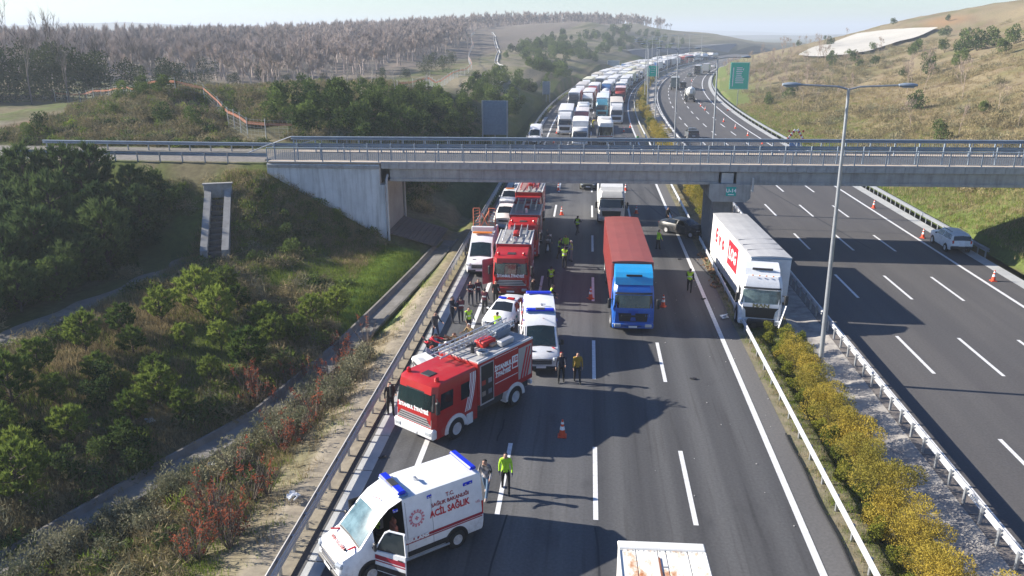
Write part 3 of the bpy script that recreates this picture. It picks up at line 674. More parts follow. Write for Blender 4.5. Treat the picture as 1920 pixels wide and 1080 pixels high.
for k in range(10):
    t = (k+.5)/10; b = MB(); b.box((0, .1-7.7*t, 4.0-4.0*t), (1.26, .7, .9), ch=.02); b.obj('step', mat('hollow_shade_concrete', (.105, .10, .09), .9, var=.4, scale=2), ch)  # steps coloured dark to stand in for the shade inside the hollow chute
# concrete ditch
dt = MB(); dt.sweep([(-.86, .46), (-.70, .48), (-.30, .02), (.30, .02), (.70, .46), (.86, .44), (.86, .25), (-.86, .25)], [(x, y, z+.06) for x, y, z in [(a-.15, YN(b_), c_*1.05) for a, b_, c_ in DITCH if b_ < 60]])
tag(dt.obj('drainage_ditch', mat('ditch_concrete', (.24, .225, .205), .9, col2=(.13, .12, .10), scale=.8, bump=.25, bscale=5, detail=8)), 'long open concrete ditch crossing the scrub below the road', 'ditch')
# path across the scrub, draped on the land
pb = MB(); pp = [(x_-.4, YN(y_)) for x_, y_ in [(-29.0, 46.8), (-29.2, 44), (-29.6, 40), (-30.4, 36), (-31.3, 32), (-32.5, 28), (-34.5, 24), (-37, 20)]]
for i in range(43):
    t = i/42*(len(pp)-1); k = min(int(t), len(pp)-2); f = t-k; x = pp[k][0]*(1-f)+pp[k+1][0]*f; y = pp[k][1]*(1-f)+pp[k+1][1]*f
    wd = .9+.3*math.sin(i*.9)
    for j in range(4): xx = x+(j-1.5)/1.5*wd; pb.v.append((xx, y, max(ground_z(xx, y), ground_z(xx+.3, y), ground_z(xx, y+.3), ground_z(xx-.3, y))+.05))
for i in range(42):
    for j in range(3): q = i*4+j; pb.f.append((q, q+1, q+5, q+4))
tag(pb.obj('path', mat('path_dirt', (.20, .185, .165), .95, col2=(.12, .11, .085), scale=1.5, bump=.4, bscale=6), smooth=180, fix=False), kind='structure')
# ------------------------------------------------------------------ far land
def ridge(name, pts, depth, m, base=-12, bump=3, seed=0):
    b = MB(); n = len(pts); row = 9; r = random.Random(seed)
    P = [Vector(p) for p in pts]
    K = 60
    for i in range(K+1):
        t = i/K*(n-1); k = min(int(t), n-2); f = t-k; p = P[k].lerp(P[k+1], f)
        for j in range(row):
            q = j/(row-1); z = base+(p.z-base)*math.sin(math.pi*q)**.8+bump*(noise.noise((p.x*.01+seed, p.y*.01, q*5))+.5*noise.noise((p.x*.04, q*9, seed)))
            b.v.append((p.x, p.y-depth/2+depth*q, z))
    for i in range(K):
        for j in range(row-1): a = i*row+j; b.f.append((a, a+1, a+row+1, a+row))
    return tag(b.obj(name, m, smooth=180), kind='structure')
HILLF = mat('far_wooded_hill', (.10, .10, .065), .95, col2=(.15, .125, .09), scale=.02, spec=.1)
ridge('hills', [(-2600, 2500, -8), (-1500, 2400, 38), (-1000, 2100, 28), (-600, 2300, 6), (-200, 2600, 2), (400, 2600, -2), (900, 2500, 4), (1700, 2600, 14), (2600, 2700, 20)], 900, HILLF, seed=3)
ridge('hills', [(-3000, 5200, 10), (-1200, 5000, 44), (0, 5200, 0), (700, 5400, 10), (1500, 5200, -10), (2600, 5200, 30), (3600, 5400, 44)], 1500, HILLF, base=-40, bump=6, seed=5)
ridge('hills', [(-40, 790, 6), (0, 780, 9.0), (40, 790, 11), (80, 780, 12.5), (110, 780, 9), (150, 800, 7), (230, 820, 3)], 160, HILLF, base=-6, bump=1.5, seed=8)
# steep cut face beyond the bend
cutm = mat('cut_slope', (.12, .125, .13), .95, col2=(.17, .17, .17), scale=.06)
b = MB(); cp = [(-13.5, s) for s in range(445, 690, 12)]
for u, s in cp: b.v += [RC(u, s, -.1), RC(u-9, s, 6.2+.6*math.sin(s*.03)), RC(u-16, s, 6.6)]
for i in range(len(cp)-1):
    for j in (0, 1): q = i*3+j; b.f.append((q, q+1, q+4, q+3))
tag(b.obj('cut_slope_terrain', cutm, smooth=30), kind='structure')
# pale levelled slab on the right-hand hill, draped just above the land
# ------------------------------------------------------------------ vehicles (local frame: nose towards -Y, wheels on z = 0)
Loft.nrm_ = Loft.nrm
def _n(s, u, v, e=.02): return -Loft.nrm_(s, u, v, e)
Loft.nrm = _n
def _skin(s, mb, cap0=True, cap1=True, skip=()):
    n = len(s.r[0]); vs = [p for q in s.r for p in q]; fs = []
    for i in range(len(s.r)-1):
        for j in range(n-1):
            if (i, j) not in skip: fs.append((i*n+j, i*n+j+1, (i+1)*n+j+1, (i+1)*n+j))
    if cap0: fs.append(tuple(range(n))[::-1])
    if cap1: fs.append(tuple((len(s.r)-1)*n+j for j in range(n)))
    mb.add(vs, fs); return mb
Loft.skin = _skin
SIDE = (R(90), 0, R(90)); SIDE_R = (R(90), 0, R(-90)); FRONT = (R(90), 0, 0)
def section(y, zb, ws, mid, belt, top, crown):
    h = [(-ws, zb), (-mid[0], mid[1]), (-belt[0], belt[1]), (-top[0], top[1])]
    return [(x, y, z) for x, z in h]+[(0, y, crown)]+[(-x, y, z) for x, z in h[::-1]]
WM = {}
def wheel(par, x, y, r, wd, rim=True, name='wheel'):
    k = (round(r, 3), round(wd, 3))
    if k not in WM:
        WM[k] = (MB().lathe([(r*.58, -wd/2), (r*.92, -wd/2), (r, -wd*.36), (r, wd*.36), (r*.92, wd/2), (r*.58, wd/2)], axis='X', n=22, caps=False).mesh('tyre', RUBBER, 35),
                 MB().lathe([(0, wd*.46), (r*.2, wd*.47), (r*.24, wd*.38), (r*.46, wd*.39), (r*.54, wd*.49), (r*.60, wd*.49), (r*.6, -wd*.4), (0, -wd*.4)], axis='X', n=18).mesh('rim', RIM, 35))
    t = link(name, WM[k][0], par, loc=(x, y, r))
    if rim:
        o = link('rim', WM[k][1], t)
        if x < 0: o.rotation_euler = (0, 0, math.pi)
    return t
def P(lf, name, m, par, cs, nu=3, nv=3, off=.012, col=None):
    b = MB(); lf.patch(b, *cs, nu=nu, nv=nv, off=off); return b.obj(name, m, par, col, smooth=60)
VAN = [section(-2.99, .36, .78, (.86, .55), (.84, .80), (.72, .95), .98), section(-2.84, .32, .93, (.98, .6), (.96, .95), (.86, 1.10), 1.15),
       section(-2.15, .32, .98, (1.02, .7), (1.0, 1.14), (.90, 1.32), 1.40), section(-1.62, .32, .98, (1.03, .7), (1.02, 1.2), (.84, 1.86), 1.93), section(-1.30, .32, .98, (1.03, .7), (1.02, 1.22), (.82, 2.16), 2.25),
       section(-.95, .32, .98, (1.03, .7), (1.02, 1.24), (.82, 2.42), 2.50), section(-.42, .32, .98, (1.03, .7), (1.02, 1.25), (.84, 2.60), 2.68), section(.2, .32, .98, (1.03, .7), (1.02, 1.25), (.86, 2.64), 2.73),
       section(2.9, .34, .98, (1.03, .7), (1.02, 1.25), (.86, 2.62), 2.71), section(2.98, .40, .95, (1.0, .7), (.99, 1.25), (.82, 2.55), 2.62)]
BLUEGLASS = mat('windscreen_glass', (.055, .10, .11), .08, 0, col2=(.16, .25, .27), scale=2.2, spec=.8)
BLUEGLASS2 = mat('dark_windscreen', (.015, .03, .032), .06, 0, var=.3, scale=3, spec=.8)
def panel_van(t, door_open=False, glass=BLUEGLASS2, grille=True, col=(.80, .81, .82)):
    lf = Loft(VAN); b = MB(); lf.skin(b, skip={(3, 6), (4, 6), (5, 6), (3, 5), (4, 5), (5, 5)} if door_open else ()); b.obj('body', PAINT, t, col, smooth=38)
    P(lf, 'windscreen', glass, t, ((2.06, 3.1), (4.0, 3.1), (4.0, 4.9), (2.06, 4.9)), 4, 5)
    P(lf, 'side_window', GLASS, t, ((2.9, 2.12), (5.9, 2.12), (5.5, 2.62), (3.9, 2.62)), 4, 2)
    if not door_open: P(lf, 'side_window', GLASS, t, ((2.9, 5.88), (3.9, 5.38), (5.5, 5.38), (5.9, 5.88)), 4, 2)
    P(lf, 'bonnet_seam', BLACK, t, ((1.95, 3.1), (2.05, 3.1), (2.05, 4.9), (1.95, 4.9)), 1, 4, .006)
    b = MB(); b.box((0, -2.985, .80), (1.15, .08, .30), ch=.03); b.obj('grille', DARK, t)
    for k in range(3):
        b = MB(); b.box((0, -3.03, .70+k*.10), (1.12, .03, .025)); b.obj('grille_bar', CHROME, t)
    b = MB(); b.box((0, -2.95, .45), (1.75, .22, .20), ch=.05); b.obj('bumper', BLACK, t)
    b = MB(); b.box((0, -3.07, .53), (.52, .015, .11)); b.obj('number_plate', WHITEMARK, t)
    for sx in (-1, 1):
        b = MB(); b.box((sx*.77, -2.90, .93), (.34, .26, .20), ch=.05, rz=sx*.45); b.obj('headlight', LAMP, t)
        b = MB(); b.box((sx*.42, -2.55, 1.235), (.26, .16, .03), ch=.01, rx=-.32); b.obj('bonnet_vent', BLACK, t)
        m_ = MB(); m_.box((sx*1.17, -1.72, 1.42), (.16, .10, .30), ch=.03); m_.tube((sx*.98, -1.72, 1.30), (sx*1.12, -1.72, 1.32), .03); m_.obj('mirror', BLACK, t)
        b = MB(); b.box((sx*1.035, .7, .50), (.03, 2.1, .20), ch=.01); b.obj('side_cladding', BLACK, t)
        b = MB(); b.box((sx*1.02, .35, .30), (.10, 2.6, .09), ch=.02); b.obj('side_step', STEEL, t)
        for y in (-1.85, 1.75):
            b = MB(); a = [(math.cos(q)*.50, math.sin(q)*.50+.36) for q in np.linspace(-.1, math.pi+.1, 13)]; i_ = [(math.cos(q)*.42, math.sin(q)*.42+.36) for q in np.linspace(math.pi+.1, -.1, 13)]
            b.prism([(p+y, z) for p, z in a+i_], sx*1.0, sx*1.045, 'X'); b.obj('wheel_arch', BLACK, t)
            b = MB(); b.lathe([(0, .0), (.42, .0)], (sx*1.034, y, .36), 'X', 18); b.obj('wheel_well', BLACK, t)
            wheel(t, sx*.975, y, .35, .24)
    b = MB(); b.box((0, 2.99, .42), (1.9, .16, .22), ch=.04); b.obj('rear_bumper', BLACK, t)
    return lf
def stripes_amb(t):
    for sx in (-1, 1):
        b = MB(); b.box((sx*1.036, .95, 1.03), (.012, 3.9, .10)); b.obj('stripe', DREDMARK, t)
        b = MB(); b.box((sx*1.036, .95, .93), (.012, 3.9, .04)); b.obj('stripe', DREDMARK, t)
def flat_ring(par, c, r0, r1, rot, m, name, a0=0, a1=2*math.pi, n=28, z=0.):
    b = MB(); vs = []
    for i in range(n+1):
        q = a0+(a1-a0)*i/n; vs += [(r0*math.cos(q), r0*math.sin(q), z), (r1*math.cos(q), r1*math.sin(q), z)]
    b.add(vs, [(2*i, 2*i+1, 2*i+3, 2*i+2) for i in range(n)]); return b.obj(name, m, par, loc=c, fix=False) if rot is None else link(name, b.mesh(name, m, fix=False), par, loc=c, rot=rot)
def crescent(par, c, rot, r, m):
    b = MB(); n = 20; vs = []
    for i in range(n+1):
        q = R(60)+R(240)*i/n; p = (r*math.cos(q), r*math.sin(q)); f = math.sin(math.pi*i/n)*.30*r
        l_ = math.hypot(*p); vs += [(p[0], p[1], 0), (p[0]*(1-f/l_), p[1]*(1-f/l_), 0)]
    b.add(vs, [(2*i, 2*i+1, 2*i+3, 2*i+2) for i in range(n)]); link('crescent', b.mesh('crescent', m, fix=False), par, loc=c, rot=rot)
def light_bar(t, y, z, w=1.55, d=.34, dark=True):
    b = MB(); b.box((0, y, z), (w, d, .13), ch=.05); o = b.obj('light_bar', BLUELENS, t)
    if dark: b = MB(); b.box((0, y, z+.012), (w*.36, d*.9, .12), ch=.03); b.obj('light_bar_centre', DARK, o)
def ambulance(loc, rz, label, door=False, glass=BLUEGLASS2):
    t = thing('ambulance', label, 'ambulance', loc, rz, 'ambulances among the emergency vehicles')
    lf = panel_van(t, door, glass)
    b = MB(); b.box((0, -.30, 2.70), (1.62, .42, .10), ch=.04); b.obj('light_pod', PAINT, t, (.10, .22, .45))
    light_bar(t, -.34, 2.80); light_bar(t, 2.72, 2.78, 1.5, .30, False)
    crescent(t, (-.06, -.98, 2.525), (R(24), 0, R(180)), .27, REDMARK)
    b = MB(); b.tube((.1, .55, 2.7), (.1, .55, 2.83), .06); b.box((.2, .55, 2.80), (.26, .10, .03)); b.obj('antenna', STEEL, t)
    stripes_amb(t)
    for sx in (-1, 1):
        rot = SIDE if sx > 0 else SIDE_R
        # walls lean inwards above the belt: letters follow the lean
        lean = math.atan2(.16, 1.39)
        rw = (Matrix.Rotation(0, 3, 'X')).to_euler()
        def W(z): return sx*(1.02-.16*(z-1.25)/1.39+.012)
        rl = (R(90)-lean, 0, R(90)*sx)
        lettering('T.C.', .20, t, (W(2.25), 1.55, 2.25), rl, DREDMARK, bold=.005)
        lettering('SAĞLIK BAKANLIĞI', .19, t, (W(2.02), 1.55, 2.02), rl, DREDMARK, bold=.005)
        lettering('ACİL SAĞLIK', .34, t, (W(1.70), 1.5, 1.70), rl, REDMARK, bold=.012, sx=.86)
        lettering('AMBULANS', .20, t, (sx*1.048, -.05 if sx > 0 else .05, 1.03), rot, WHITEMARK, bold=.012, sx=1.15)
        lettering('112', .13, t, (W(1.55), 2.72, 1.55), rl, REDMARK)
        flat_ring(t, (W(1.78), .10, 1.78), .20, .24, rl, mat('emblem_red', (.62, .22, .26), .6), 'emblem_ring')
        for k in range(14):
            q = 2*math.pi*k/14; flat_ring(t, (W(1.78+.28*math.sin(q)), .10+.28*math.cos(q)*sx, 1.78+.28*math.sin(q)), 0.0, .045, rl, MATS['emblem_red'], 'emblem_dot', n=8)
        b = MB(); b.box((0, 0, 0), (.15, .05, .01)); b.box((0, 0, 0), (.05, .15, .012)); link('emblem_cross', b.mesh('emblem_cross', MATS['emblem_red']), t, loc=(W(1.78), .10, 1.78), rot=rl)
        for y, z, ln in ((-.72, 2.33, .2), (.68, 2.40, .2), (2.35, 2.38, .42)):
            b = MB(); b.box((W(z), y, z), (.05, ln, .13), ch=.02); o = b.obj('side_beacon', BLUELENS, t)
            for q in (-.25, .25): bb = MB(); bb.box((W(z)+sx*.026, y+q*ln, z), (.012, .07, .05)); bb.obj('beacon_lamp', LAMP, o)
        b = MB(); b.box((sx*1.005, 2.93, 1.25), (.05, .07, .55), ch=.015); b.obj('tail_light', REDLENS, t)
        for y in (-.33, .74):
            b = MB(); b.add([(W(2.5)+.004*sx, y-.006, 2.5), (W(2.5)+.004*sx, y+.006, 2.5), (sx*1.034, y+.006, 1.25), (sx*1.034, y-.006, 1.25), (sx*1.04, y+.006, .6), (sx*1.04, y-.006, .6)], [(0, 1, 2, 3), (3, 2, 4, 5)]); b.obj('panel_gap', DARK, t)
        b = MB(); b.box((sx*.66, -2.30, 1.335), (.10, .5, .012), rx=-.16, rz=sx*.3); b.obj('bonnet_stripe', REDMARK, t)
    if door: lettering('AMBULANS', .19, t, (0, -2.62, 1.275), (R(18), 0, 0), mat('pale_red', (.62, .25, .24), .6), mirror=True, bold=.004, sx=1.1)
    if door:
        b = MB(); b.box((0, -1.0, .42), (1.9, 1.5, .06)); b.box((0, -.36, 1.5), (1.7, .05, 2.0)); b.box((-.95, -1.1, 1.3), (.03, 1.2, 1.6)); b.obj('cabin_lining', BLACK, t)
        b = MB(); b.box((.48, -.85, .85), (.5, .5, .16), ch=.05); b.box((.48, -.60, 1.22), (.5, .14, .68), ch=.05); b.box((.48, -.58, 1.66), (.26, .1, .2), ch=.04); b.obj('driver_seat', mat('seat_fabric', (.50, .16, .10), .8), t)
        b = MB(); b.box((0, -1.75, 1.12), (1.8, .4, .25), ch=.06); b.obj('dashboard', BLACK, t)
        b = MB(); b.lathe([(.17, -.02), (.2, 0), (.17, .02)], (.48, -1.38, 1.18), 'Y', 16); b.obj('steering_wheel', BLACK, t)
        # the open door, hinged at its front edge
        d = bpy.data.objects.new('door', None); COL.objects.link(d); d.parent = t; d.location = (1.03, -1.68, 0); d.rotation_euler = (0, 0, R(-58))
        b = MB(); b.prism([(0, .42), (1.24, .42), (1.24, 1.27), (0, 1.2)], -.06, 0, 'X'); o = b.obj('door_panel', PAINT, d, (.80, .81, .82))
        b = MB(); fr = [((0, 1.2), (.42, 1.95)), ((.42, 1.95), (.62, 2.08)), ((.62, 2.08), (1.2, 2.08)), ((1.2, 2.08), (1.24, 1.25))]
        for (a0, z0), (a1, z1) in fr: b.tube((-.07, a0, z0), (-.07 if z1 < 1.3 else -.12, a1, z1), .035, n=6)
        b.obj('window_frame', PAINT, d, (.80, .81, .82))
        b = MB(); b.add([(-.06, .06, 1.25), (-.06, 1.2, 1.29), (-.11, 1.18, 2.05), (-.11, .62, 2.05), (-.09, .42, 1.92)], [(0, 1, 2, 3, 4)]); b.obj('window_pane', mat('clear_pane', (.03, .04, .045), .05, spec=.7), d)
        b = MB(); b.box((.004, .62, .98), (.012, 1.2, .17)); b.obj('stripe', DREDMARK, d); b = MB(); b.box((.004, .62, .83), (.012, 1.2, .04)); b.obj('stripe', DREDMARK, d)
        b = MB(); b.box((.006, .62, .56), (.016, 1.2, .20)); b.obj('side_cladding', BLACK, d); b = MB(); b.box((.02, 1.05, 1.10), (.03, .2, .04), ch=.01); b.obj('door_handle', BLACK, d)
    return t
amb1 = ambulance((-6.05, 23.5, 0), R(-50), 'white ambulance with its driver door standing open at the bottom of the road', True, BLUEGLASS)
amb1.scale = (.98, .92, .98)
amb2 = ambulance((-2.32, 41.7, 0), R(5), 'white ambulance facing forward behind the ladder fire engine', False)
# side door of the second ambulance slid open
b = MB(); b.box((-1.08, 1.2, 1.55), (.05, 1.3, 1.9), ch=.03); b.obj('sliding_door', PAINT, amb2, (.8, .81, .82))
# ---- cars
SEDAN = [section(-2.30, .32, .70, (.78, .5), (.76, .62), (.64, .70), .72), section(-2.12, .25, .84, (.88, .5), (.86, .70), (.73, .80), .84), section(-1.08, .22, .88, (.91, .55), (.89, .88), (.79, .96), 1.01),
         section(-.32, .22, .88, (.91, .55), (.90, .93), (.61, 1.36), 1.43), section(.85, .22, .88, (.91, .55), (.90, .95), (.61, 1.37), 1.43), section(1.60, .22, .88, (.91, .55), (.88, .97), (.70, 1.07), 1.11),
         section(2.18, .28, .84, (.88, .55), (.85, .95), (.71, 1.02), 1.06), section(2.30, .36, .74, (.80, .6), (.77, .84), (.66, .92), .94)]
SUVS = [section(-2.15, .42, .72, (.80, .6), (.79, .85), (.66, .98), 1.0), section(-1.98, .34, .86, (.90, .6), (.88, .95), (.76, 1.06), 1.09), section(-1.05, .30, .88, (.92, .65), (.90, 1.05), (.80, 1.14), 1.18),
        section(-.42, .30, .88, (.92, .65), (.90, 1.08), (.66, 1.60), 1.66), section(1.45, .30, .88, (.92, .65), (.90, 1.10), (.66, 1.60), 1.66), section(2.02, .34, .86, (.90, .65), (.88, 1.12), (.64, 1.50), 1.56),
        section(2.15, .42, .78, (.84, .6), (.82, 1.0), (.76, 1.06), 1.08)]
PICK = [section(-2.6, .45, .76, (.84, .65), (.82, .90), (.70, 1.02), 1.05), section(-2.42, .36, .88, (.92, .65), (.90, 1.0), (.78, 1.10), 1.14), section(-1.35, .34, .90, (.93, .7), (.92, 1.08), (.82, 1.16), 1.20),
        section(-.72, .34, .90, (.93, .7), (.92, 1.1), (.66, 1.72), 1.78), section(.55, .34, .90, (.93, .7), (.92, 1.1), (.66, 1.72), 1.78), section(.85, .34, .90, (.93, .7), (.92, 1.1), (.84, 1.16), 1.18), section(2.6, .40, .90, (.93, .7), (.92, 1.08), (.84, 1.14), 1.16)]
def car(t, secs, col, kind='sedan', wy=(-1.38, 1.32), wr=.32, glass=GLASS):
    lf = Loft(secs); b = MB(); lf.skin(b); b.obj('body', PAINT, t, col, smooth=42)
    k = 4 if kind != 'pickup' else 4
    P(lf, 'windscreen', glass, t, ((2.08, 3.12), (2.95, 3.12), (2.95, 4.88), (2.08, 4.88)), 3, 4)
    if kind == 'suv': P(lf, 'rear_screen', glass, t, ((5.06, 3.0), (5.85, 3.05), (5.85, 4.95), (5.06, 5.0)), 3, 4)
    else: P(lf, 'rear_screen', glass, t, ((4.08, 3.12), (4.92, 3.12), (4.92, 4.88), (4.08, 4.88)), 3, 4)
    for v0, v1 in ((2.12, 2.88), (5.88, 5.12)):
        e = 4.0 if kind == 'pickup' else 4.85
        for a, c, a2, c2 in ((2.42, 3.42, 2.92, 3.42), (3.5, e, 3.5, e-.35 if kind != 'pickup' else e)):
            cs = ((a, v0), (c, v0), (c2, v1), (a2, v1)); P(lf, 'side_window', GLASS, t, cs if v0 < v1 else (cs[0], cs[3], cs[2], cs[1]), 2, 2)
    yf = secs[0][0][1]; yr = secs[-1][0][1]; zb = secs[0][1][2]
    b = MB(); b.box((0, yf-.02, zb+.12), (.9, .06, .14), ch=.02); b.obj('grille', BLACK, t)
    b = MB(); b.box((0, yf-.03, zb-.06), (.5, .02, .11)); b.obj('number_plate', WHITEMARK, t)
    b = MB(); b.box((0, yr+.03, zb+.1), (.5, .02, .11)); b.obj('number_plate', WHITEMARK, t)
    for sx in (-1, 1):
        b = MB(); b.box((sx*.66, yf+.10, secs[1][2][2]-.03), (.30, .22, .12), ch=.03, rz=sx*.4); b.obj('headlight', LAMP, t)
        b = MB(); b.box((sx*.70, yr-.06, secs[-1][2][2]), (.18, .14, .26 if kind == 'suv' else .13), ch=.03); b.obj('tail_light', REDLENS, t)
        b = MB(); b.box((sx*1.0, secs[2][0][1]+.42, secs[2][2][2]+.10), (.16, .09, .12), ch=.03); b.obj('mirror', PAINT if kind != 'suv' else BLACK, t, col)
        for y in wy:
            b = MB(); b.lathe([(0, 0), (wr+.05, 0)], (sx*.918, y, wr), 'X', 18); b.obj('wheel_well', BLACK, t)
            wheel(t, sx*.855, y, wr, .2)
    return lf
# police saloon in front of the red engine
pol = thing('police_car', 'white police saloon with blue and red roof lights beside the guardrail', 'police car', (-4.72, 46.9, 0), R(-13))
car(pol, SEDAN, (.80, .81, .82))
b = MB(); b.box((-.28, .1, 1.49), (.5, .22, .11), ch=.04); b.obj('blue_lights', BLUELENS, pol); b = MB(); b.box((.28, .1, 1.49), (.5, .22, .11), ch=.04); b.obj('red_lights', REDLENS, pol)
b = MB(); b.box((.925, .2, .66), (.012, 2.2, .16)); b.obj('side_stripe', mat('police_green', (.0, .22, .20), .5), pol)
b = MB(); b.box((0, -.0, 0), (.05, .9, .78), ch=.02); o = b.obj('open_door', PAINT, pol, (.8, .81, .82)); o.location = (1.28, -.35, .72); o.rotation_euler = (0, 0, R(-50))
# dark crashed car across the inner edge
crash = thing('crashed_car', 'black saloon with crumpled nose turned into the median guardrail', 'car', (8.95, 70.7, 0), R(47))
SED2 = [list(q) for q in SEDAN]
SED2[0] = section(-2.02, .34, .62, (.74, .5), (.80, .66), (.60, .82), .86); SED2[1] = section(-1.85, .25, .80, (.90, .5), (.84, .74), (.70, .86), .97)
lfc = car(crash, SED2, (.016, .019, .024))
b = MB(); b.box((.2, -2.05, .55), (1.2, .16, .3), ch=.05, rz=.2, rx=.3); b.box((-.5, -2.2, .30), (.6, .2, .06), rz=.5); b.obj('broken_bumper', BLACK, crash)
b = MB(); b.add([(-.6, -1.9, .86), (.5, -2.0, .9), (.62, -1.1, 1.0), (-.7, -1.1, .99), (0, -1.55, 1.16)], [(0, 1, 4), (1, 2, 4), (2, 3, 4), (3, 0, 4)]); b.obj('buckled_bonnet', PAINT, crash, (.016, .019, .024))
b = MB(); b.box((0, 2.3, .72), (1.3, .1, .35), ch=.04); b.obj('damaged_boot', PAINT, crash, (.55, .56, .57))
# white SUV on the right shoulder
suv = thing('parked_suv', 'white off-road car with roof bars stopped on the right shoulder', 'car', (30.75, 68.0, 0), R(180-1))
car(suv, SUVS, (.78, .80, .82), 'suv', wr=.35)
for sx in (-1, 1): b = MB(); b.tube((sx*.62, -.2, 1.72), (sx*.62, 1.5, 1.72), .025); b.obj('roof_bar', DARK, suv)
b = MB(); b.box((0, 2.16, .55), (1.7, .14, .26), ch=.05); b.obj('rear_bumper', BLACK, suv)
# ---- lorries
def ring(z, yf, yb, w, c): return [(-w, yb, z), (-w, yf+c, z), (-w+c, yf, z), (w-c, yf, z), (w, yf+c, z), (w, yb, z)]
def cab(t, y0, col, low=None, top=3.35, depth=2.2, logo=None, deflector=True, glass=GLASS, dcol=None, w=1.24):
    """flat-nosed lorry cab with its front at y0"""
    k = 3.35; f = top/k
    rs = [ring(.38, y0+.06, y0+depth, w-.02, .14), ring(.85, y0, y0+depth, w, .16), ring(1.62*f, y0, y0+depth, w, .18), ring(1.72*f, y0+.02, y0+depth, w, .18), ring(2.62*f, y0+.20, y0+depth, w-.03, .2), ring(2.95*f, y0+.32, y0+depth, w-.05, .2), ring(top, y0+.62, y0+depth, w-.12, .22)]
    lf = Loft(rs); b = MB(); lf.skin(b); b.obj('cab', PAINT, t, col, smooth=35)
    P(lf, 'windscreen', glass, t, ((3.06, 1.55), (3.06, 3.45), (3.96, 3.40), (3.96, 1.60)), 5, 3, .014)
    for v0, v1 in ((.45, .97), (4.55, 4.03)): P(lf, 'side_window', GLASS, t, ((3.02, v0), (3.02, v1), (3.88, v1), (3.88, v0)), 2, 2, .014)
    P(lf, 'grille', BLACK, t, ((.95, 2.12), (.95, 2.88), (1.75, 2.92), (1.75, 2.08)), 3, 2, .012)
    P(lf, 'sun_visor', DARK, t, ((4.0, 1.7), (4.0, 3.3), (4.35, 3.3), (4.35, 1.7)), 3, 1, .06)
    b = MB(); b.box((0, y0+.02, .56), (2*w-.02, .2, .34), ch=.06); b.obj('bumper', PAINT, t, low or col)
    b = MB(); b.box((0, y0-.09, .52), (.5, .02, .11)); b.obj('number_plate', WHITEMARK, t)
    for sx in (-1, 1):
        b = MB(); b.box((sx*.92, y0-.07, .60), (.40, .08, .20), ch=.03); b.obj('headlight', LAMP, t)
        b = MB(); b.box((sx*(w+.2), y0+.10, 2.05*f), (.22, .16, .62), ch=.05); b.tube((sx*(w-.05), y0+.2, 2.3*f), (sx*(w+.2), y0+.1, 2.3*f), .025); b.obj('mirror', BLACK, t)
        b = MB(); b.prism([(y0+.5, .35), (y0+.5, .8), (y0+.85, 1.12), (y0+1.55, 1.12), (y0+1.9, .8), (y0+1.9, .35)], sx*(w+.006), sx*(w-.03), 'X'); b.obj('wheel_well', BLACK, t)
        wheel(t, sx*(w-.10), y0+1.2, .50, .32)
    if deflector:
        b = MB(); b.prism([(y0+.75, top-.03), (y0+1.1, top+.32), (y0+1.9, top+.52), (y0+depth, top+.5), (y0+depth, top-.03)], -w+.2, w-.2, 'X'); b.obj('roof_deflector', PAINT, t, dcol or col)
    if logo: lettering(logo, .26, t, (0, y0-.03, 1.42*f), FRONT, WHITEMARK if low is None else CHROME, bold=.01, sx=1.2)
    return lf
def trailer(t, ya, yb, col, roof=None, h=4.0, zb=1.15, w=1.26, axles=3, curtain=False, corr=False, m=PAINT):
    b = MB(); b.box((0, (ya+yb)/2, (zb+h-.05)/2), (2*w, yb-ya, h-.05-zb), ch=.03); b.obj('trailer_body', m, t, col)
    vs = b = MB(); prof = [(-w-.015, h-.12), (-w-.015, h-.03), (-.7, h+.02), (0, h+.04), (.7, h+.02), (w+.015, h-.03), (w+.015, h-.12)]
    b.prism(prof, ya-.015, yb+.015, 'Y'); b.obj('trailer_roof', TARP, t, roof or (.74, .74, .73))
    b = MB(); b.box((0, (ya+yb)/2, zb-.16), (1.0, yb-ya-.2, .26)); b.box((0, (ya+yb)/2-1.8, .86), (2.3, 1.6, .42)); b.obj('chassis', DARK, t)
    for k in range(axles):
        for sx in (-1, 1): wheel(t, sx*1.02, yb-1.6-k*1.31, .5, .38, rim=(sx != 0))
    if corr:
        for sx in (-1, 1):
            b = MB(); n = int((yb-ya)/.28)
            for i in range(n): b.box((sx*(w+.012), ya+.14+i*.28, (zb+h)/2), (.05, .13, h-zb-.35), ch=.012)
            tag(b.obj('side_ribs', PAINT, t, col), kind='stuff')
        b = MB(); n = 9
        for i in range(n): b.box((-w+.14+i*.28, ya-.012, (zb+h)/2), (.13, .05, h-zb-.35), ch=.012)
        tag(b.obj('front_ribs', PAINT, t, col), kind='stuff')
    return t
# blue lorry with the red container
L = 14.15
blue = thing('container_lorry', 'bright blue lorry carrying a rusty red shipping container in the middle lane', 'lorry', (2.93, 45.25+L/2, 0), R(1.2))
BL = (.008, .11, .46)
lf = cab(blue, -L/2, BL, top=3.15, depth=1.9, glass=BLUEGLASS2, deflector=False)
b = MB(); y0 = -L/2
b.prism([(y0+.42, 3.0), (y0+.55, 3.42), (y0+.8, 3.66), (y0+1.3, 3.84), (y0+1.8, 3.9), (y0+1.8, 3.0)], -1.12, 1.12, 'X'); b.obj('roof_deflector', PAINT, blue, (.02, .33, .66))
P(lf, 'lower_front', PAINT, blue, ((1.05, 1.6), (1.05, 3.4), (2.0, 3.4), (2.0, 1.6)), 2, 4, .02, (.007, .075, .40))
b = MB(); b.box((0, y0+.60, 3.52), (.95, .06, .17), ch=.02, rx=.4); b.obj('roof_lamp_panel', DARK, blue)
for k in range(2): b = MB(); b.box((-.1, y0-.05, 1.18-k*.62), (1.25, .06, .13), ch=.02); b.obj('grille_slot', BLACK, blue)
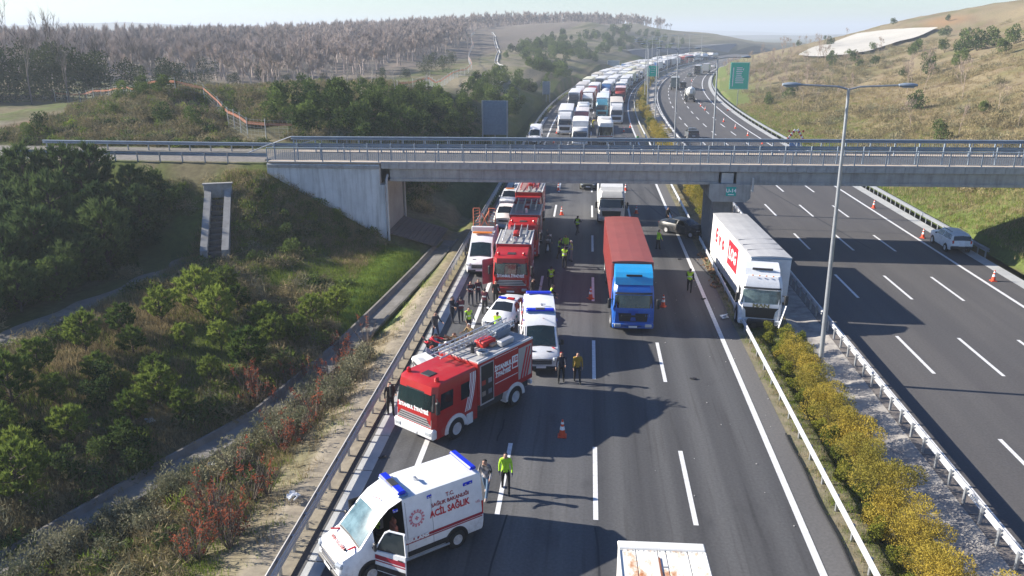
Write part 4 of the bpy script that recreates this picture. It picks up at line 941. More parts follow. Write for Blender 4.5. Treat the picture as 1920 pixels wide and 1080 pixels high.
lettering('115', .22, blue, (.85, y0-.045, 1.22), FRONT, mat('pale_blue', (.12, .22, .45), .5))
trailer(blue, y0+1.95, L/2, (.235, .034, .032), (.30, .075, .062), h=4.02, w=1.245, corr=True)
lettering('tex', .62, blue, (-.72, y0+1.90, 3.62), FRONT, mat('worn_white', (.45, .40, .40), .7), bold=.02)
b = MB(); b.box((.72, y0+1.90, 3.62), (.05, .015, .38)); b.obj('marking_bar', MATS['worn_white'], blue)
# curtain-sided lorry in the median
L2 = 14.9; ang = R(3.5)
evo = thing('jackknifed_lorry', 'white curtain-sided lorry with red lettering run into the median below the bridge', 'lorry', (11.45, 46.7+L2/2, -.05), R(2.4))
evo.rotation_euler = (0, R(1.2), R(2.4))
lf = cab(evo, -L2/2, (.80, .81, .82), low=(.78, .79, .80), top=3.3, logo=None, glass=mat('cracked_glass', (.05, .075, .07), .1, col2=(.16, .22, .21), scale=3.5, spec=.8), dcol=(.76, .78, .79))
y0 = -L2/2
lettering('MAN', .30, evo, (0, y0-.04, 1.62), FRONT, CHROME, bold=.012, sx=1.5)
b = MB(); b.prism([(-1.05, 1.5), (1.05, 1.5), (.62, .95), (-.62, .95)], y0-.03, y0+.05, 'Y'); b.obj('grille_shield', BLACK, evo)
b = MB(); b.box((.1, y0-.03, .52), (1.7, .3, .5), ch=.1, rz=.06); b.box((-.3, y0-.18, .4), (.5, .12, .3), rz=.4); b.box((.5, y0-.16, .35), (.3, .2, .34), rz=-.3); b.obj('broken_front', BLACK, evo)
b = MB(); b.box((0, 0, 0), (.07, .62, 1.5), ch=.03); o = b.obj('hanging_panel', PAINT, evo, (.78, .79, .80)); o.location = (1.30, y0+.15, .95); o.rotation_euler = (R(-12), R(14), 0)
for k in range(4):
    b = MB(); b.box((-.6+k*.4, y0+.52, 3.36), (.10, .07, .06), ch=.02); b.obj('marker_lamp', AMBER, evo)
b = MB(); b.box((0, y0+1.02, 3.62), (1.2, .05, .22), rx=.7); b.obj('deflector_window', DARK, evo)
JK = Matrix.Translation((-.75, .0, 0)) @ Matrix.Translation((0, y0+2, 0)) @ Matrix.Rotation(R(-7), 4, 'Z') @ Matrix.Translation((0, -y0-2, 0))
for c_ in evo.children: c_.matrix_basis = JK @ c_.matrix_basis   # the cab has swung out of line
trailer(evo, y0+2.5, L2/2, (.80, .80, .79), (.52, .515, .50), h=4.03, zb=1.05, w=1.27, m=TARP)
for sx in (-1, 1):
    b = MB(); b.box((sx*1.275, y0+8.7, .86), (.03, 11.6, .42), ch=.01); b.obj('side_skirt', PAINT, evo, (.62, .63, .62))
    rot = SIDE if sx > 0 else SIDE_R; X = sx*1.285
    s_ = -sx
    yc = y0+8.6
    b = MB(); b.box((X, yc+(-1.35 if sx < 0 else 1.35), 2.68), (.012, 2.95, 1.75)); b.obj('red_panel', REDMARK, evo)
    X2 = sx*1.295
    for ch_, d in (('E', -4.15), ('v', -2.95), ('o', -1.75)): lettering(ch_, 1.42, evo, (X2, yc+d*(-1 if sx < 0 else 1)*1.0+(.1), 2.72), rot, REDMARK, bold=.05)
    lettering('LOG', 1.2, evo, (X2, yc+(-1.35 if sx < 0 else 1.35), 2.68), rot, WHITEMARK, bold=.03, sx=.90)
    for k in range(13):
        b = MB(); b.box((X, y0+2.9+k*.9, 1.22), (.012, .05, .34)); b.obj('strap', STEEL, evo)
for k in range(3):
    b = MB(); b.tube((-1.2, y0+4+k*1.3, 4.03), (1.2, y0+4.5+k*1.3, 4.03), .05, n=5); b.obj('roof_fold', TARP, evo, (.42, .41, .40))
b = MB(); b.box((0, y0+2.49, 3.92), (2.5, .06, .14), ch=.02); b.obj('headboard_trim', PAINT, evo, (.25, .33, .42))
# white lorry behind the container
L3 = 9.5
wl3 = thing('white_lorry', 'white lorry with dark windscreen close behind the red container', 'lorry', (2.5, 73.5+L3/2, 0), 0)
cab(wl3, -L3/2, (.74, .74, .72), top=3.1, glass=GLASS); trailer(wl3, -L3/2+2.5, L3/2, (.76, .75, .72), (.80, .79, .77), h=3.75, axles=2)
# rusty roof of the lorry at the bottom of the frame
rt = thing('box_lorry', 'white box lorry with rust-stained roof panels at the bottom edge of the picture', 'lorry', (2.62, 15.0, .25), R(180+1.5))
RUSTY = bpy.data.materials.new('rusty_white'); RUSTY.use_nodes = True; n = RUSTY.node_tree.nodes; l = RUSTY.node_tree.links; bs = n['Principled BSDF']; bs.inputs['Roughness'].default_value = .6
tc = n.new('ShaderNodeTexCoord'); mp = n.new('ShaderNodeMapping'); mp.inputs['Scale'].default_value = (1.8, 1.1, 1); nz = n.new('ShaderNodeTexNoise'); nz.inputs['Scale'].default_value = 1.6; nz.inputs['Detail'].default_value = 9; nz.inputs['Roughness'].default_value = .62
cr = n.new('ShaderNodeValToRGB'); cr.color_ramp.elements[0].position = .53; cr.color_ramp.elements[0].color = (.76, .74, .68, 1); cr.color_ramp.elements[1].position = .70; cr.color_ramp.elements[1].color = (.45, .17, .06, 1)
e = cr.color_ramp.elements.new(.60); e.color = (.70, .52, .36, 1)
l.new(tc.outputs['Object'], mp.inputs[0]); l.new(mp.outputs[0], nz.inputs['Vector']); l.new(nz.outputs[0], cr.inputs[0]); l.new(cr.outputs[0], bs.inputs['Base Color'])
b = MB(); b.box((0, 0, 1.85), (2.46, 10.2, 2.2), ch=.02); b.obj('box_body', PAINT, rt, (.76, .75, .72))
for i, (x0, x1) in enumerate(((-1.22, -.74), (-.73, -.12), (-.11, .12), (.13, .74), (.75, 1.22))):
    b = MB(); b.box(((x0+x1)/2, .0, 2.965+random.uniform(0, .012)), (x1-x0-.012, 9.6, .035), ch=.012); b.obj('roof_panel', RUSTY, rt)
b = MB(); b.box((0, -4.93, 2.99), (2.50, .36, .09), ch=.03); b.obj('roof_rail', PAINT, rt, (.80, .79, .74)); 
for sx in (-1, 1): b = MB(); b.box((sx*1.225, .15, 2.985), (.06, 9.75, .07), ch=.02); b.obj('roof_edge', PAINT, rt, (.80, .79, .74))
b = MB(); b.box((.115, .2, 3.0), (.04, 9.2, .03)); b.obj('rust_seam', mat('rust', (.28, .10, .045), .8, var=.4), rt)
for k in range(3): b = MB(); b.box((-.02, -4.0+k*.42, 2.997), (.14, .03, .02)); b.obj('hinge', STEEL, rt)
for k in range(16): b = MB(); b.lathe([(.018, 0), (.014, .012), (0, .014)], (-1.15+k*.153, -4.70, 2.99), 'Z', 6); b.obj('rivet', STEEL, rt)
b = MB(); b.box((0, 0, .62), (.9, 9.8, .26)); b.obj('chassis', DARK, rt)
for sx in (-1, 1):
    for y in (-3.6, 3.3): wheel(rt, sx*1.0, y, .48, .34)
# ---- fire engines
FRED = (.40, .010, .012)
ALU = mat('aluminium', (.55, .56, .57), .4, .5, var=.2, scale=4)
SHUTTER = mat('shutter', (.46, .45, .44), .5, .3, var=.1)
def ladder(par, a, b, wd, m, n=16, name='ladder', r=.035):
    a = Vector(a); b = Vector(b); d = (b-a).normalized(); sd = d.cross(Vector((0, 0, 1))).normalized()*wd/2; mb = MB()
    for k in (-1, 1):
        mb.tube(a+sd*k, b+sd*k, r, n=6); mb.tube(a+sd*k+Vector((0, 0, .24)), b+sd*k+Vector((0, 0, .24)), r*.8, n=6)
        for i in range(n): t = (i+.5)/n; p = a.lerp(b, t)+sd*k; mb.tube(p, p+d*(b-a).length/n*.5+Vector((0, 0, .24)), r*.5, n=4)
    o = mb.obj(name, m, par)
    for i in range(n): t = (i+.5)/n; p = a.lerp(b, t); MB().tube(p-sd, p+sd, r*.6, n=5).obj('rung', m, o)
    return o
def coil(par, c, r, m, turns=4, name='hose_coil', wr=.045):
    mb = MB()
    for k in range(turns):
        q = [(c[0]+(r-.06*(k % 2))*math.cos(t), c[1]+(r-.06*(k % 2))*math.sin(t), c[2]+k*wr*.9) for t in np.linspace(0, 2*math.pi, 15)[:-1]]; mb.path(q, wr, n=5, closed=True)
    return mb.obj(name, m, par)
def fire_cab(t, y0, depth, top, col=FRED, text=None, bumper=(.78, .78, .77), w=1.22, crew=True, glass=BLUEGLASS2):
    rs = [ring(.42, y0+.05, y0+depth, w-.02, .14), ring(.98, y0-.02, y0+depth, w, .18), ring(1.62, y0, y0+depth, w, .2), ring(1.72, y0+.01, y0+depth, w, .2), ring(2.50, y0+.14, y0+depth, w-.04, .22), ring(top-.12, y0+.22, y0+depth, w-.06, .22), ring(top, y0+.40, y0+depth, w-.14, .25)]
    lf = Loft(rs); b = MB(); lf.skin(b); b.obj('cab', PAINT, t, col, smooth=35)
    P(lf, 'windscreen_frame', BLACK, t, ((2.9, 1.35), (2.9, 3.65), (4.12, 3.6), (4.12, 1.4)), 5, 3, .010)
    P(lf, 'windscreen', glass, t, ((3.06, 1.62), (3.06, 3.38), (3.98, 3.34), (3.98, 1.66)), 5, 3, .018)
    for s_ in (0, 1):
        V = lambda a: a if s_ == 0 else 5-a
        for a, c in ((.62, .93), (.20, .42)) if crew else ((.45, .95),): P(lf, 'side_window', GLASS, t, ((3.0, V(a)), (3.0, V(c)), (3.95, V(c)), (3.95, V(a))), 2, 2, .014)
    P(lf, 'grille', mat('silver_grille', (.45, .45, .46), .4, .4), t, ((1.02, 1.95), (1.02, 3.05), (1.62, 3.12), (1.62, 1.88)), 3, 4, .016)
    for k in range(3): P(lf, 'grille_slot', BLACK, t, ((1.12+k*.17, 2.05), (1.12+k*.17, 2.95), (1.19+k*.17, 2.95), (1.19+k*.17, 2.05)), 1, 3, .026)
    b = MB(); b.box((0, y0+.05, .68), (2*w+.04, .34, .50), ch=.09); b.obj('bumper', PAINT, t, bumper)
    b = MB(); b.box((0, y0-.135, .60), (.52, .02, .11)); b.obj('number_plate', WHITEMARK, t)
    for sx in (-1, 1):
        b = MB(); b.box((sx*.93, y0-.11, .72), (.36, .07, .20), ch=.03); b.obj('headlight', LAMP, t)
        b = MB(); b.box((sx*(w+.22), y0+.05, 2.05), (.18, .22, .60), ch=.05); b.tube((sx*(w-.02), y0+.25, 2.35), (sx*(w+.22), y0+.05, 2.35), .025); b.obj('mirror', BLACK, t)
        b = MB(); a = [(math.cos(q)*.72, math.sin(q)*.72+.48) for q in np.linspace(-.05, math.pi+.05, 13)]; i_ = [(math.cos(q)*.54, math.sin(q)*.54+.48) for q in np.linspace(math.pi+.05, -.05, 13)]
        b.prism([(p+y0+1.38, z) for p, z in a+i_], sx*(w-.2), sx*(w+.05), 'X'); b.obj('wheel_arch', PAINT, t, (.74, .74, .74))
        b = MB(); b.lathe([(0, 0), (.54, 0)], (sx*(w+.012), y0+1.38, .48), 'X', 18); b.obj('wheel_well', BLACK, t)
        wheel(t, sx*(w-.08), y0+1.38, .50, .32)
        b = MB(); b.lathe([(.10, 0), (.10, .16), (.07, .22), (0, .23)], (sx*.86, y0+.62, top-.01), 'Z', 12); b.obj('beacon', REDLENS, t)
        b = MB(); b.box((sx*(w+.0), y0+2.3, .62), (.10, .42, .55), ch=.03); b.obj('step_box', PAINT, t, (.72, .72, .72))
    if text: lettering(text, .25, t, (0, y0-.02, 1.80 if False else 1.66), FRONT, WHITEMARK, bold=.012, sx=.78)
    return lf
def fire_engine(loc, rz, label, L=7.9, top=2.95, body_h=3.1, text='İSTANBUL İTFAİYESİ', detailed=False, roof='ladder', bumper=(.78, .78, .77), w=1.24):
    t = thing('fire_engine', label, 'fire engine', loc, rz, 'red fire engines'); y0 = -L/2; cd = 2.85
    lf = fire_cab(t, y0, cd, top, text=None, bumper=bumper)
    if text:
        P(lf, 'name_band', PAINT, t, ((1.66, 1.9), (1.66, 3.1), (2.86, 3.1), (2.86, 1.9)), 2, 3, .012, FRED)
        lettering(text, .24, t, (0, y0-.022, 1.66), FRONT, WHITEMARK, bold=.012, sx=.80)
    ya = y0+cd+.06; yb = L/2
    b = MB(); b.box((0, (ya+yb)/2, (1.0+body_h)/2), (2*w, yb-ya, body_h-1.0), ch=.03); b.obj('equipment_body', PAINT, t, FRED)
    b = MB(); b.box((0, (ya+yb)/2, body_h+.02), (2*w-.1, yb-ya-.05, .06), ch=.02); b.obj('roof_deck', mat('deck_plate', (.48, .47, .45), .7, var=.3, scale=4), t)
    for sx in (-1, 1): b = MB(); b.box((sx*(w-.02), (ya+yb)/2, body_h+.03), (.10, yb-ya, .12), ch=.03); b.obj('roof_edge', PAINT, t, (.74, .73, .71))
    b = MB(); b.box((0, (ya+yb)/2, .78), (2.1, yb-ya-.3, .42)); b.obj('chassis', DARK, t)
    wy = yb-1.42
    for sx in (-1, 1):
        rot = SIDE if sx > 0 else SIDE_R; X = sx*w
        a = [(math.cos(q)*.74, math.sin(q)*.74+.48) for q in np.linspace(-.05, math.pi+.05, 13)]; i_ = [(math.cos(q)*.56, math.sin(q)*.56+.48) for q in np.linspace(math.pi+.05, -.05, 13)]
        b = MB(); b.prism([(p+wy, z) for p, z in a+i_], sx*(w-.3), sx*(w+.04), 'X'); b.obj('wheel_arch', PAINT, t, (.74, .74, .74))
        b = MB(); b.lathe([(0, 0), (.56, 0)], (sx*(w+.008), wy, .50), 'X', 18); b.obj('wheel_well', BLACK, t)
        wheel(t, sx*(w-.10), wy, .50, .34); wheel(t, sx*(w-.52), wy, .50, .3, rim=False)
        b = MB(); b.box((X, ya+.62, 1.95), (.03, .98, 2.02), ch=.01); o = b.obj('locker_frame', ALU, t)
        b = MB(); b.box((X+sx*.012, ya+.62, 1.97), (.03, .84, 1.86)); b.obj('locker_opening', BLACK if sx > 0 else SHUTTER, o)
        if sx > 0:
            for k in range(3): b = MB(); b.box((X+sx*.02, ya+.62, 1.35+k*.55), (.04, .82, .03)); b.obj('locker_shelf', DARK, o)
            for k, c in enumerate(((.3, .25, .2), (.15, .17, .2), (.4, .05, .03), (.25, .25, .27))): b = MB(); b.box((X+sx*.022, ya+.36+(k % 2)*.45, 1.5+(k//2)*.55), (.03, .26, .24), ch=.01); b.obj('stowed_gear', PAINT, o, c)
        b = MB(); b.box((X, yb-.62, 2.08), (.03, 1.02, 1.62), ch=.01); o = b.obj('rear_shutter', SHUTTER, t)
        for k in range(3): b = MB(); b.prism([(yb-1.0+k*.22, 1.28), (yb-.88+k*.22, 1.28), (yb-.42+k*.22 if k < 2 else yb-.14, 2.8-(.0 if k < 2 else .5)), (yb-.54+k*.22 if k < 2 else yb-.26, 2.8-(.0 if k < 2 else .5))], X+sx*.016, X+sx*.024, 'X'); b.obj('diagonal_stripe', REDMARK, o)
        b = MB(); b.box((X, (ya+1.2+yb-1.2)/2, body_h-.12), (.02, yb-ya-2.4, .02)); b.obj('trim_line', WHITEMARK, t)
        b = MB(); b.box((X, (ya+1.2+yb-1.2)/2, 1.68), (.02, yb-ya-2.4, .03)); b.obj('trim_line', WHITEMARK, t)
        ym = (ya+1.15+yb-1.15)/2
        lettering('İSTANBUL', .33, t, (X+sx*.016, ym-.26*sx, 2.42), rot, WHITEMARK, bold=.016, sx=.80)
        lettering('İTFAİYESİ', .30, t, (X+sx*.016, ym-.26*sx, 2.08), (R(90), 0, R(90)*sx), WHITEMARK, bold=.016, sx=.80)
        b = MB(); b.box((X+sx*.008, ym+.64*sx, 2.34), (.012, .46, .66), ch=.004); o = b.obj('number_sign', WHITEMARK, t)
        lettering('112', .28, o, (X+sx*.018, ym+.64*sx, 2.48), rot, REDMARK, bold=.012, sx=.85); b = MB(); b.box((X+sx*.016, ym+.64*sx, 2.18), (.008, .36, .2)); b.obj('number_bar', REDMARK, o)
        # slanted white and red bands behind the crew door
        for k, (m_, d, ww) in enumerate(((WHITEMARK, 0, .40), (DREDMARK, .06, .05), (DREDMARK, .16, .05), (DREDMARK, .30, .04))):
            yy = y0+cd-.86+d; xo = sx*(1.226+.004*(k > 0)); xt = sx*(1.192+.004*(k > 0))
            b = MB(); b.add([(xo, yy, 1.05), (xo, yy+ww, 1.05), (xo, yy+.22+ww, 1.72), (xt, yy+.42+ww, 2.50), (sx*(1.174+.004*(k > 0)), yy+.44+ww, 2.80), (sx*(1.174+.004*(k > 0)), yy+.44, 2.80), (xt, yy+.42, 2.50), (xo, yy+.22, 1.72)], [(0, 1, 2, 7), (7, 2, 3, 6), (6, 3, 4, 5)]); b.obj('slanted_band', m_, t)
    b = MB(); b.box((0, y0+1.0, top+.015), (.56, .5, .04), ch=.01); b.obj('roof_hatch', DARK, t)
    z = body_h+.06
    b = MB(); b.tube((w-.2, ya+.1, z), (w-.2, yb-.2, z+.0), .02); b.obj('deck_rail', ALU, t)
    if detailed:
        ladder(t, (-.55, ya-.9, z+.12), (-.35, yb-.1, z+.35), .62, ALU, 15)
        ladder(t, (-.20, yb-2.6, z+.10), (-.10, yb-.1, z+.42), .5, ALU, 8)
        b = MB(); b.box((.08, (ya+yb)/2-.2, z+.16), (.62, .95, .30), ch=.05); b.obj('red_roof_box', PAINT, t, (.55, .02, .015))
        b = MB(); b.box((-.15, yb-.9, z+.25), (.62, 1.1, .42), ch=.06, rx=.08); b.obj('grey_roof_chest', PAINT, t, (.22, .26, .31))
        coil(t, (.70, ya+.95, z+.03), .26, mat('hose_pale', (.55, .53, .5), .8), 3)
        m_ = MB(); m_.tube((.25, ya+.75, z), (.25, ya+.75, z+.42), .09); m_.tube((.25, ya+.75, z+.42), (.45, ya+.1, z+.55), .07, .05); m_.box((.25, ya+.8, z+.38), (.3, .22, .2), ch=.04); m_.obj('water_monitor', DARK, t)
        m_ = MB(); m_.box((.78, yb-1.55, z+.15), (.30, .95, .26), ch=.03); m_.obj('tool_box', ALU, t)
        m_ = MB(); q = [(.55, yb-.25, z+.02), (.55, yb-.25, z+.55), (.95, yb-.25, z+.55), (.95, yb-.25, z+.02)]; m_.path(q, .03); m_.obj('grab_rail', ALU, t)
        for k in range(5): m_ = MB(); m_.tube((-.95+.1*k, ya+.3, z+.05), (-.95+.1*k, yb-.6, z+.05), .04, n=5); m_.obj('suction_pipe', PAINT, t, (.35, .33, .3))
        for k, c in enumerate(((.45, .3, .2), (.5, .05, .03), (.2, .22, .25))): m_ = MB(); m_.box((.5-.28*k, yb-2.15+.12*k, z+.1), (.22, .4, .14), ch=.03, rz=.4*k); m_.obj('loose_gear', PAINT, t, c)
    else:
        ladder(t, (-.5, ya+.1, z+.12), (-.5, yb-.1, z+.25), .6, ALU if roof == 'ladder' else mat('red_ladder', (.5, .04, .03), .5), 12)
        ladder(t, (.55, ya+1.2, z+.1), (.55, yb-.1, z+.2), .45, MATS.get('red_ladder') or ALU, 9)
        m_ = MB(); m_.tube((.1, ya+.4, z), (.1, ya+.4, z+.35), .12); m_.tube((.1, ya+.4, z+.35), (.1, ya-.3, z+.5), .08); m_.obj('water_monitor', ALU, t)
        m_ = MB(); m_.box((.05, yb-1.6, z+.14), (.5, 1.0, .26), ch=.05); m_.obj('red_roof_box', PAINT, t, (.55, .02, .015))
    b = MB(); b.box((0, yb+.04, .72), (2.3, .16, .2), ch=.03); b.obj('rear_bumper', PAINT, t, (.7, .7, .7))
    return t
fe1 = fire_engine((-5.32, 34.05, 0), R(-33.5), 'red fire engine with ladder and hose gear on its roof turned across the shoulder', detailed=True, L=7.0)
fe2 = fire_engine((-4.92, 51.1+3.5, 0), R(1), 'red fire engine facing the police saloon with a dark grille', bumper=(.32, .012, .014), roof='ladder', L=7.0)
fe3 = fire_engine((-4.85, 60.5+3.5, 0), R(.5), 'middle red fire engine of the row nose to tail under the bridge', bumper=(.35, .012, .014), top=3.0, L=7.0)
fe4 = fire_engine((-5.1, 68.4+3.8, 0), R(0), 'rear red fire engine with a white sheet lying over its bonnet', L=7.6, top=3.1, body_h=3.4, roof='red', text=None)
for o in fe2.children:
    if o.name.startswith('grille.') or o.name == 'grille': o.active_material = o.active_material
b = MB(); b.add([(-.75, -4.25, 1.25), (.8, -4.28, 1.3), (.95, -4.02, 1.95), (.2, -4.25, 2.25), (-.8, -4.05, 2.0), (0, -4.5, 1.75)], [(0, 1, 5), (1, 2, 5), (2, 3, 5), (3, 4, 5), (4, 0, 5)]); o = b.obj('white_sheet', mat('white_plastic', (.72, .72, .72), .4), None, loc=None)
sh = o; sh.location = (-5.1, 68.4+4.35, 0); tag(sh, 'crumpled white plastic sheet over the front of the rear fire engine', 'sheet')
# pinkish open door of the second engine
b = MB(); b.box((0, 0, 0), (.06, .95, 1.75), ch=.03); o = b.obj('open_door', PAINT, fe2, (.42, .10, .13)); o.location = (-1.62, -3.5+.75, 1.75); o.rotation_euler = (0, 0, R(-48))
# maintenance van with a folding light tower on its roof
mv = thing('maintenance_van', 'white maintenance van with folded orange lattice boom on its roof', 'van', (-7.72, 59.0, 0), R(1))
panel_van(mv)
b = MB(); b.box((0, -.5, 2.78), (1.5, .35, .10), ch=.03); b.obj('amber_bar', AMBER, mv)
b = MB(); b.box((0, .0, 2.95), (1.75, .3, .38), ch=.04); b.obj('roof_sign_box', PAINT, mv, (.75, .75, .74))
ORL = mat('orange_lattice', (.55, .16, .08), .6)
b = MB()
for sx in (-1, 1):
    q = [(sx*.85, .9, 2.8), (sx*.85, .9, 4.35), (sx*.35, .95, 4.35), (sx*.35, .95, 2.8)]; b.path(q, .035, n=5)
    for k in range(6): b.tube((sx*.85, .9, 2.9+k*.24), (sx*.35, .95, 3.02+k*.24), .018, n=4)
b.tube((-.35, .95, 2.8), (.4, 1.0, 4.2), .05); b.tube((.3, 1.2, 2.8), (-.2, 1.1, 3.9), .04)
b.obj('lattice_boom', ORL, mv)
b = MB(); b.box((0, 1.7, 2.85), (1.6, 1.4, .18), ch=.03); b.obj('roof_rack', DARK, mv)
b = MB()
for k in range(9): b.add([(1.032, -.2+k*.34, .75), (1.032, -.03+k*.34, .75), (1.03, .25+k*.34, 1.22), (1.03, .08+k*.34, 1.22)], [(0, 1, 2, 3)])
tag(b.obj('hazard_stripes', REDMARK, mv), kind='stuff')
# cars and pickups squeezed between van and engines
def simple_car(name, secs, col, loc, rz, label, kind='sedan', group=None, wr=.32, wy=(-1.38, 1.32)):
    t = thing(name, label, 'car' if kind != 'pickup' else 'pickup', loc, rz, group); car(t, secs, col, kind, wy, wr); return t
simple_car('parked_car', SEDAN, (.05, .12, .22), (-7.3, 66.2, 0), 0, 'blue saloon tucked between the maintenance van and the white pickup')
simple_car('pickup_truck', PICK, (.78, .78, .76), (-7.42, 73.6, 0), 0, 'white pickup directly behind the blue saloon', 'pickup', wr=.38, wy=(-1.6, 1.55))
pk2 = simple_car('pickup_truck', PICK, (.80, .80, .78), (-7.75, 81.2, 0), 0, 'white pickup with an orange roof beacon farthest under the bridge', 'pickup', wr=.38, wy=(-1.6, 1.55))
b = MB(); b.box((0, -.1, 1.86), (.9, .22, .10), ch=.03); b.obj('amber_bar', AMBER, pk2)
simple_car('parked_car', SUVS, (.74, .74, .72), (-7.05, 89.8, 0), 0, 'white off-road car with black grille seen just below the deck', 'suv', wr=.36)
simple_car('parked_car', SEDAN, (.10, .11, .09), (.3, 92.5, 0), 0, 'dark green saloon half hidden under the bridge deck beside the white lorry')
# ---- the queue behind the bridge and the traffic on the empty carriageway
def lane_u(k): return (-4.3, -.85, 2.6, 6.1)[k]
def bus(t, L, col, roofc, w=1.26, h=3.5, red=None):
    rs = [ring(.35, -L/2+.05, L/2, w-.02, .2), ring(1.25, -L/2, L/2, w, .25), ring(1.35, -L/2, L/2, w, .25), ring(2.75, -L/2+.12, L/2, w-.03, .28), ring(h-.15, -L/2+.25, L/2, w-.08, .3), ring(h, -L/2+.6, L/2-.2, w-.25, .3)]
    lf = Loft(rs); b = MB(); lf.skin(b); b.obj('body', PAINT, t, col, smooth=35)
    P(lf, 'windscreen', GLASS, t, ((2.05, 1.4), (2.05, 3.6), (3.0, 3.55), (3.0, 1.45)), 4, 4, .014)
    for v0, v1 in ((.03, .95), (4.97, 4.05)): P(lf, 'side_window', GLASS, t, ((2.2, v0), (2.2, v1), (2.95, v1), (2.95, v0)), 2, 6, .014)
    b = MB(); b.box((0, -L/2-.01, .62), (2.3, .1, .3), ch=.05); b.obj('bumper', PAINT, t, roofc)
    b = MB(); b.box((0, .5, h+.08), (1.5, 2.2, .2), ch=.06); b.obj('roof_unit', PAINT, t, roofc)
    for sx in (-1, 1):
        b = MB(); b.box((sx*.9, -L/2-.03, .82), (.4, .06, .18), ch=.03); b.obj('headlight', LAMP, t)
        for y in (-L/2+2.4, L/2-3): wheel(t, sx*(w-.15), y, .5, .32, rim=False)
    if red: b = MB(); b.box((0, -L/2-.012, 1.30), (2.3, .05, .14), ch=.02); b.obj('stripe', PAINT, t, red)
PROTO = {}
def semi_proto(kind):
    t = thing('queued_lorry', 'proto', 'lorry')
    if kind == 'semi': cab(t, -8.2, (.8, .8, .8), top=3.3); trailer(t, -5.55, 8.2, (.8, .8, .8), h=4.0)
    if kind == 'rigid': cab(t, -5.0, (.8, .8, .8), top=2.9, deflector=False); trailer(t, -2.7, 5.0, (.8, .8, .8), h=3.75, zb=1.0, axles=1)
    if kind == 'tanker':
        cab(t, -8.0, (.8, .8, .8), top=3.2); b = MB(); b.lathe([(0, -5.3), (.9, -5.2), (1.15, -4.9), (1.15, 7.4), (.9, 7.8), (0, 7.9)], (0, 0, 2.35), 'Y', 20); b.obj('tank', PAINT, t, (.6, .6, .6), smooth=40)
        b = MB(); b.box((0, 1.2, .95), (1.0, 13, .3)); b.obj('chassis', DARK, t)
        for k in range(3):
            for sx in (-1, 1): wheel(t, sx*1.02, 6.4-k*1.31, .5, .38, rim=False)
    return t
N_ = {'n': 0}
used_labels = {}
def queue(kind, u, s, cabc, boxc, roofc, label, rev=False, name='queued_lorry'):
    """a lorry with its nose at station s"""
    half = {'semi': 8.2, 'rigid': 5.0, 'tanker': 8.0}[kind]
    if kind not in PROTO: PROTO[kind] = semi_proto(kind); t = PROTO[kind]
    else: t = copy_tree(PROTO[kind])
    col = {'cab': cabc, 'bumper': cabc, 'roof_deflector': cabc, 'trailer_body': boxc, 'trailer_roof': roofc, 'tank': boxc}
    for c in t.children:
        bse = c.name.split('.')[0]
        if bse in col: c.color = (*col[bse], 1)
    sc = s+half if not rev else s-half
    t.location = RC(u, sc); t.rotation_euler = (0, 0, RH(sc)+(math.pi if rev else 0)+R(random.uniform(-.5, .5)))
    t['label'] = label; t['category'] = 'lorry'; t['group'] = 'lorries queued beyond the bridge' if not rev else 'vehicles on the open carriageway'
    t.name = name; return t
WH = (.74, .74, .73); CRM = (.66, .60, .50); GRY = (.45, .46, .48); REDC = (.36, .045, .04); DRED = (.33, .03, .03); BLUC = (.04, .13, .32); PINK = (.45, .18, .20); DK = (.03, .035, .045); TEAL = (.05, .22, .32)
# nearest ones, one by one
whb = thing('queued_van', 'white delivery van on the hard shoulder seen through the bridge railing', 'van', (-8.3, 130.3, 0), 0); panel_van(whb)
Q = [('semi', -3.85, 140, WH, WH, WH, 'white lorry at the head of the shoulder lane queue beyond the bridge'),
     ('rigid', -1.05, 125.6, WH, WH, (.84, .83, .82), 'white box lorry whose pale roof shows right above the bridge railing'),
     ('semi', 5.6, 157.7, WH, (.76, .76, .74), (.66, .60, .52), 'white lorry with a beige roof in the fourth lane of the queue'),
     ('rigid', -1.05, 142, PINK, PINK, (.70, .66, .64), 'dusty pink box lorry second in its lane of the queue'),
     ('semi', -3.9, 181.5, DK, WH, WH, 'dark-fronted lorry with a white top in the outermost lane of the queue'),
     ('semi', -.75, 184, WH, DRED, (.72, .70, .70), 'white-cabbed lorry towing a red and white trailer in the queue'),
     ('semi', 2.75, 168.0, TEAL, (.62, .66, .70), (.72, .78, .80), 'tall steel-blue lorry with a pale blue roof in the third lane'),
     ('rigid', 6.3, 203, REDC, REDC, (.72, .55, .55), 'bright red container lorry in the fourth lane of the queue'),
     ('semi', -4.0, 208, WH, (.60, .56, .52), (.62, .58, .54), 'white lorry with a brownish trailer beside the left guardrail of the queue'),
     ('semi', -.7, 206, REDC, (.70, .70, .70), WH, 'red-cabbed lorry with a white trailer deep in the second lane'),
     ('tanker', 2.8, 192, WH, (.62, .63, .64), WH, 'silver tank lorry in the third lane of the queue')]
for q in Q: queue(q[0], *q[1:6], label=q[6])
bt = thing('queued_bus', 'white coach with a red stripe and beige roof in the queue behind the railing', 'coach', (2.95, 133.5, 0), 0, 'buses in the queue'); bus(bt, 9.5, (.78, .77, .72), (.62, .61, .58), red=(.40, .05, .03))
bt = thing('queued_bus', 'silver minibus with a flat roof behind the pink lorry in the queue', 'minibus', (-.85, 166, 0), 0, 'buses in the queue'); bus(bt, 8.0, (.62, .64, .66), (.60, .62, .63), h=3.2)
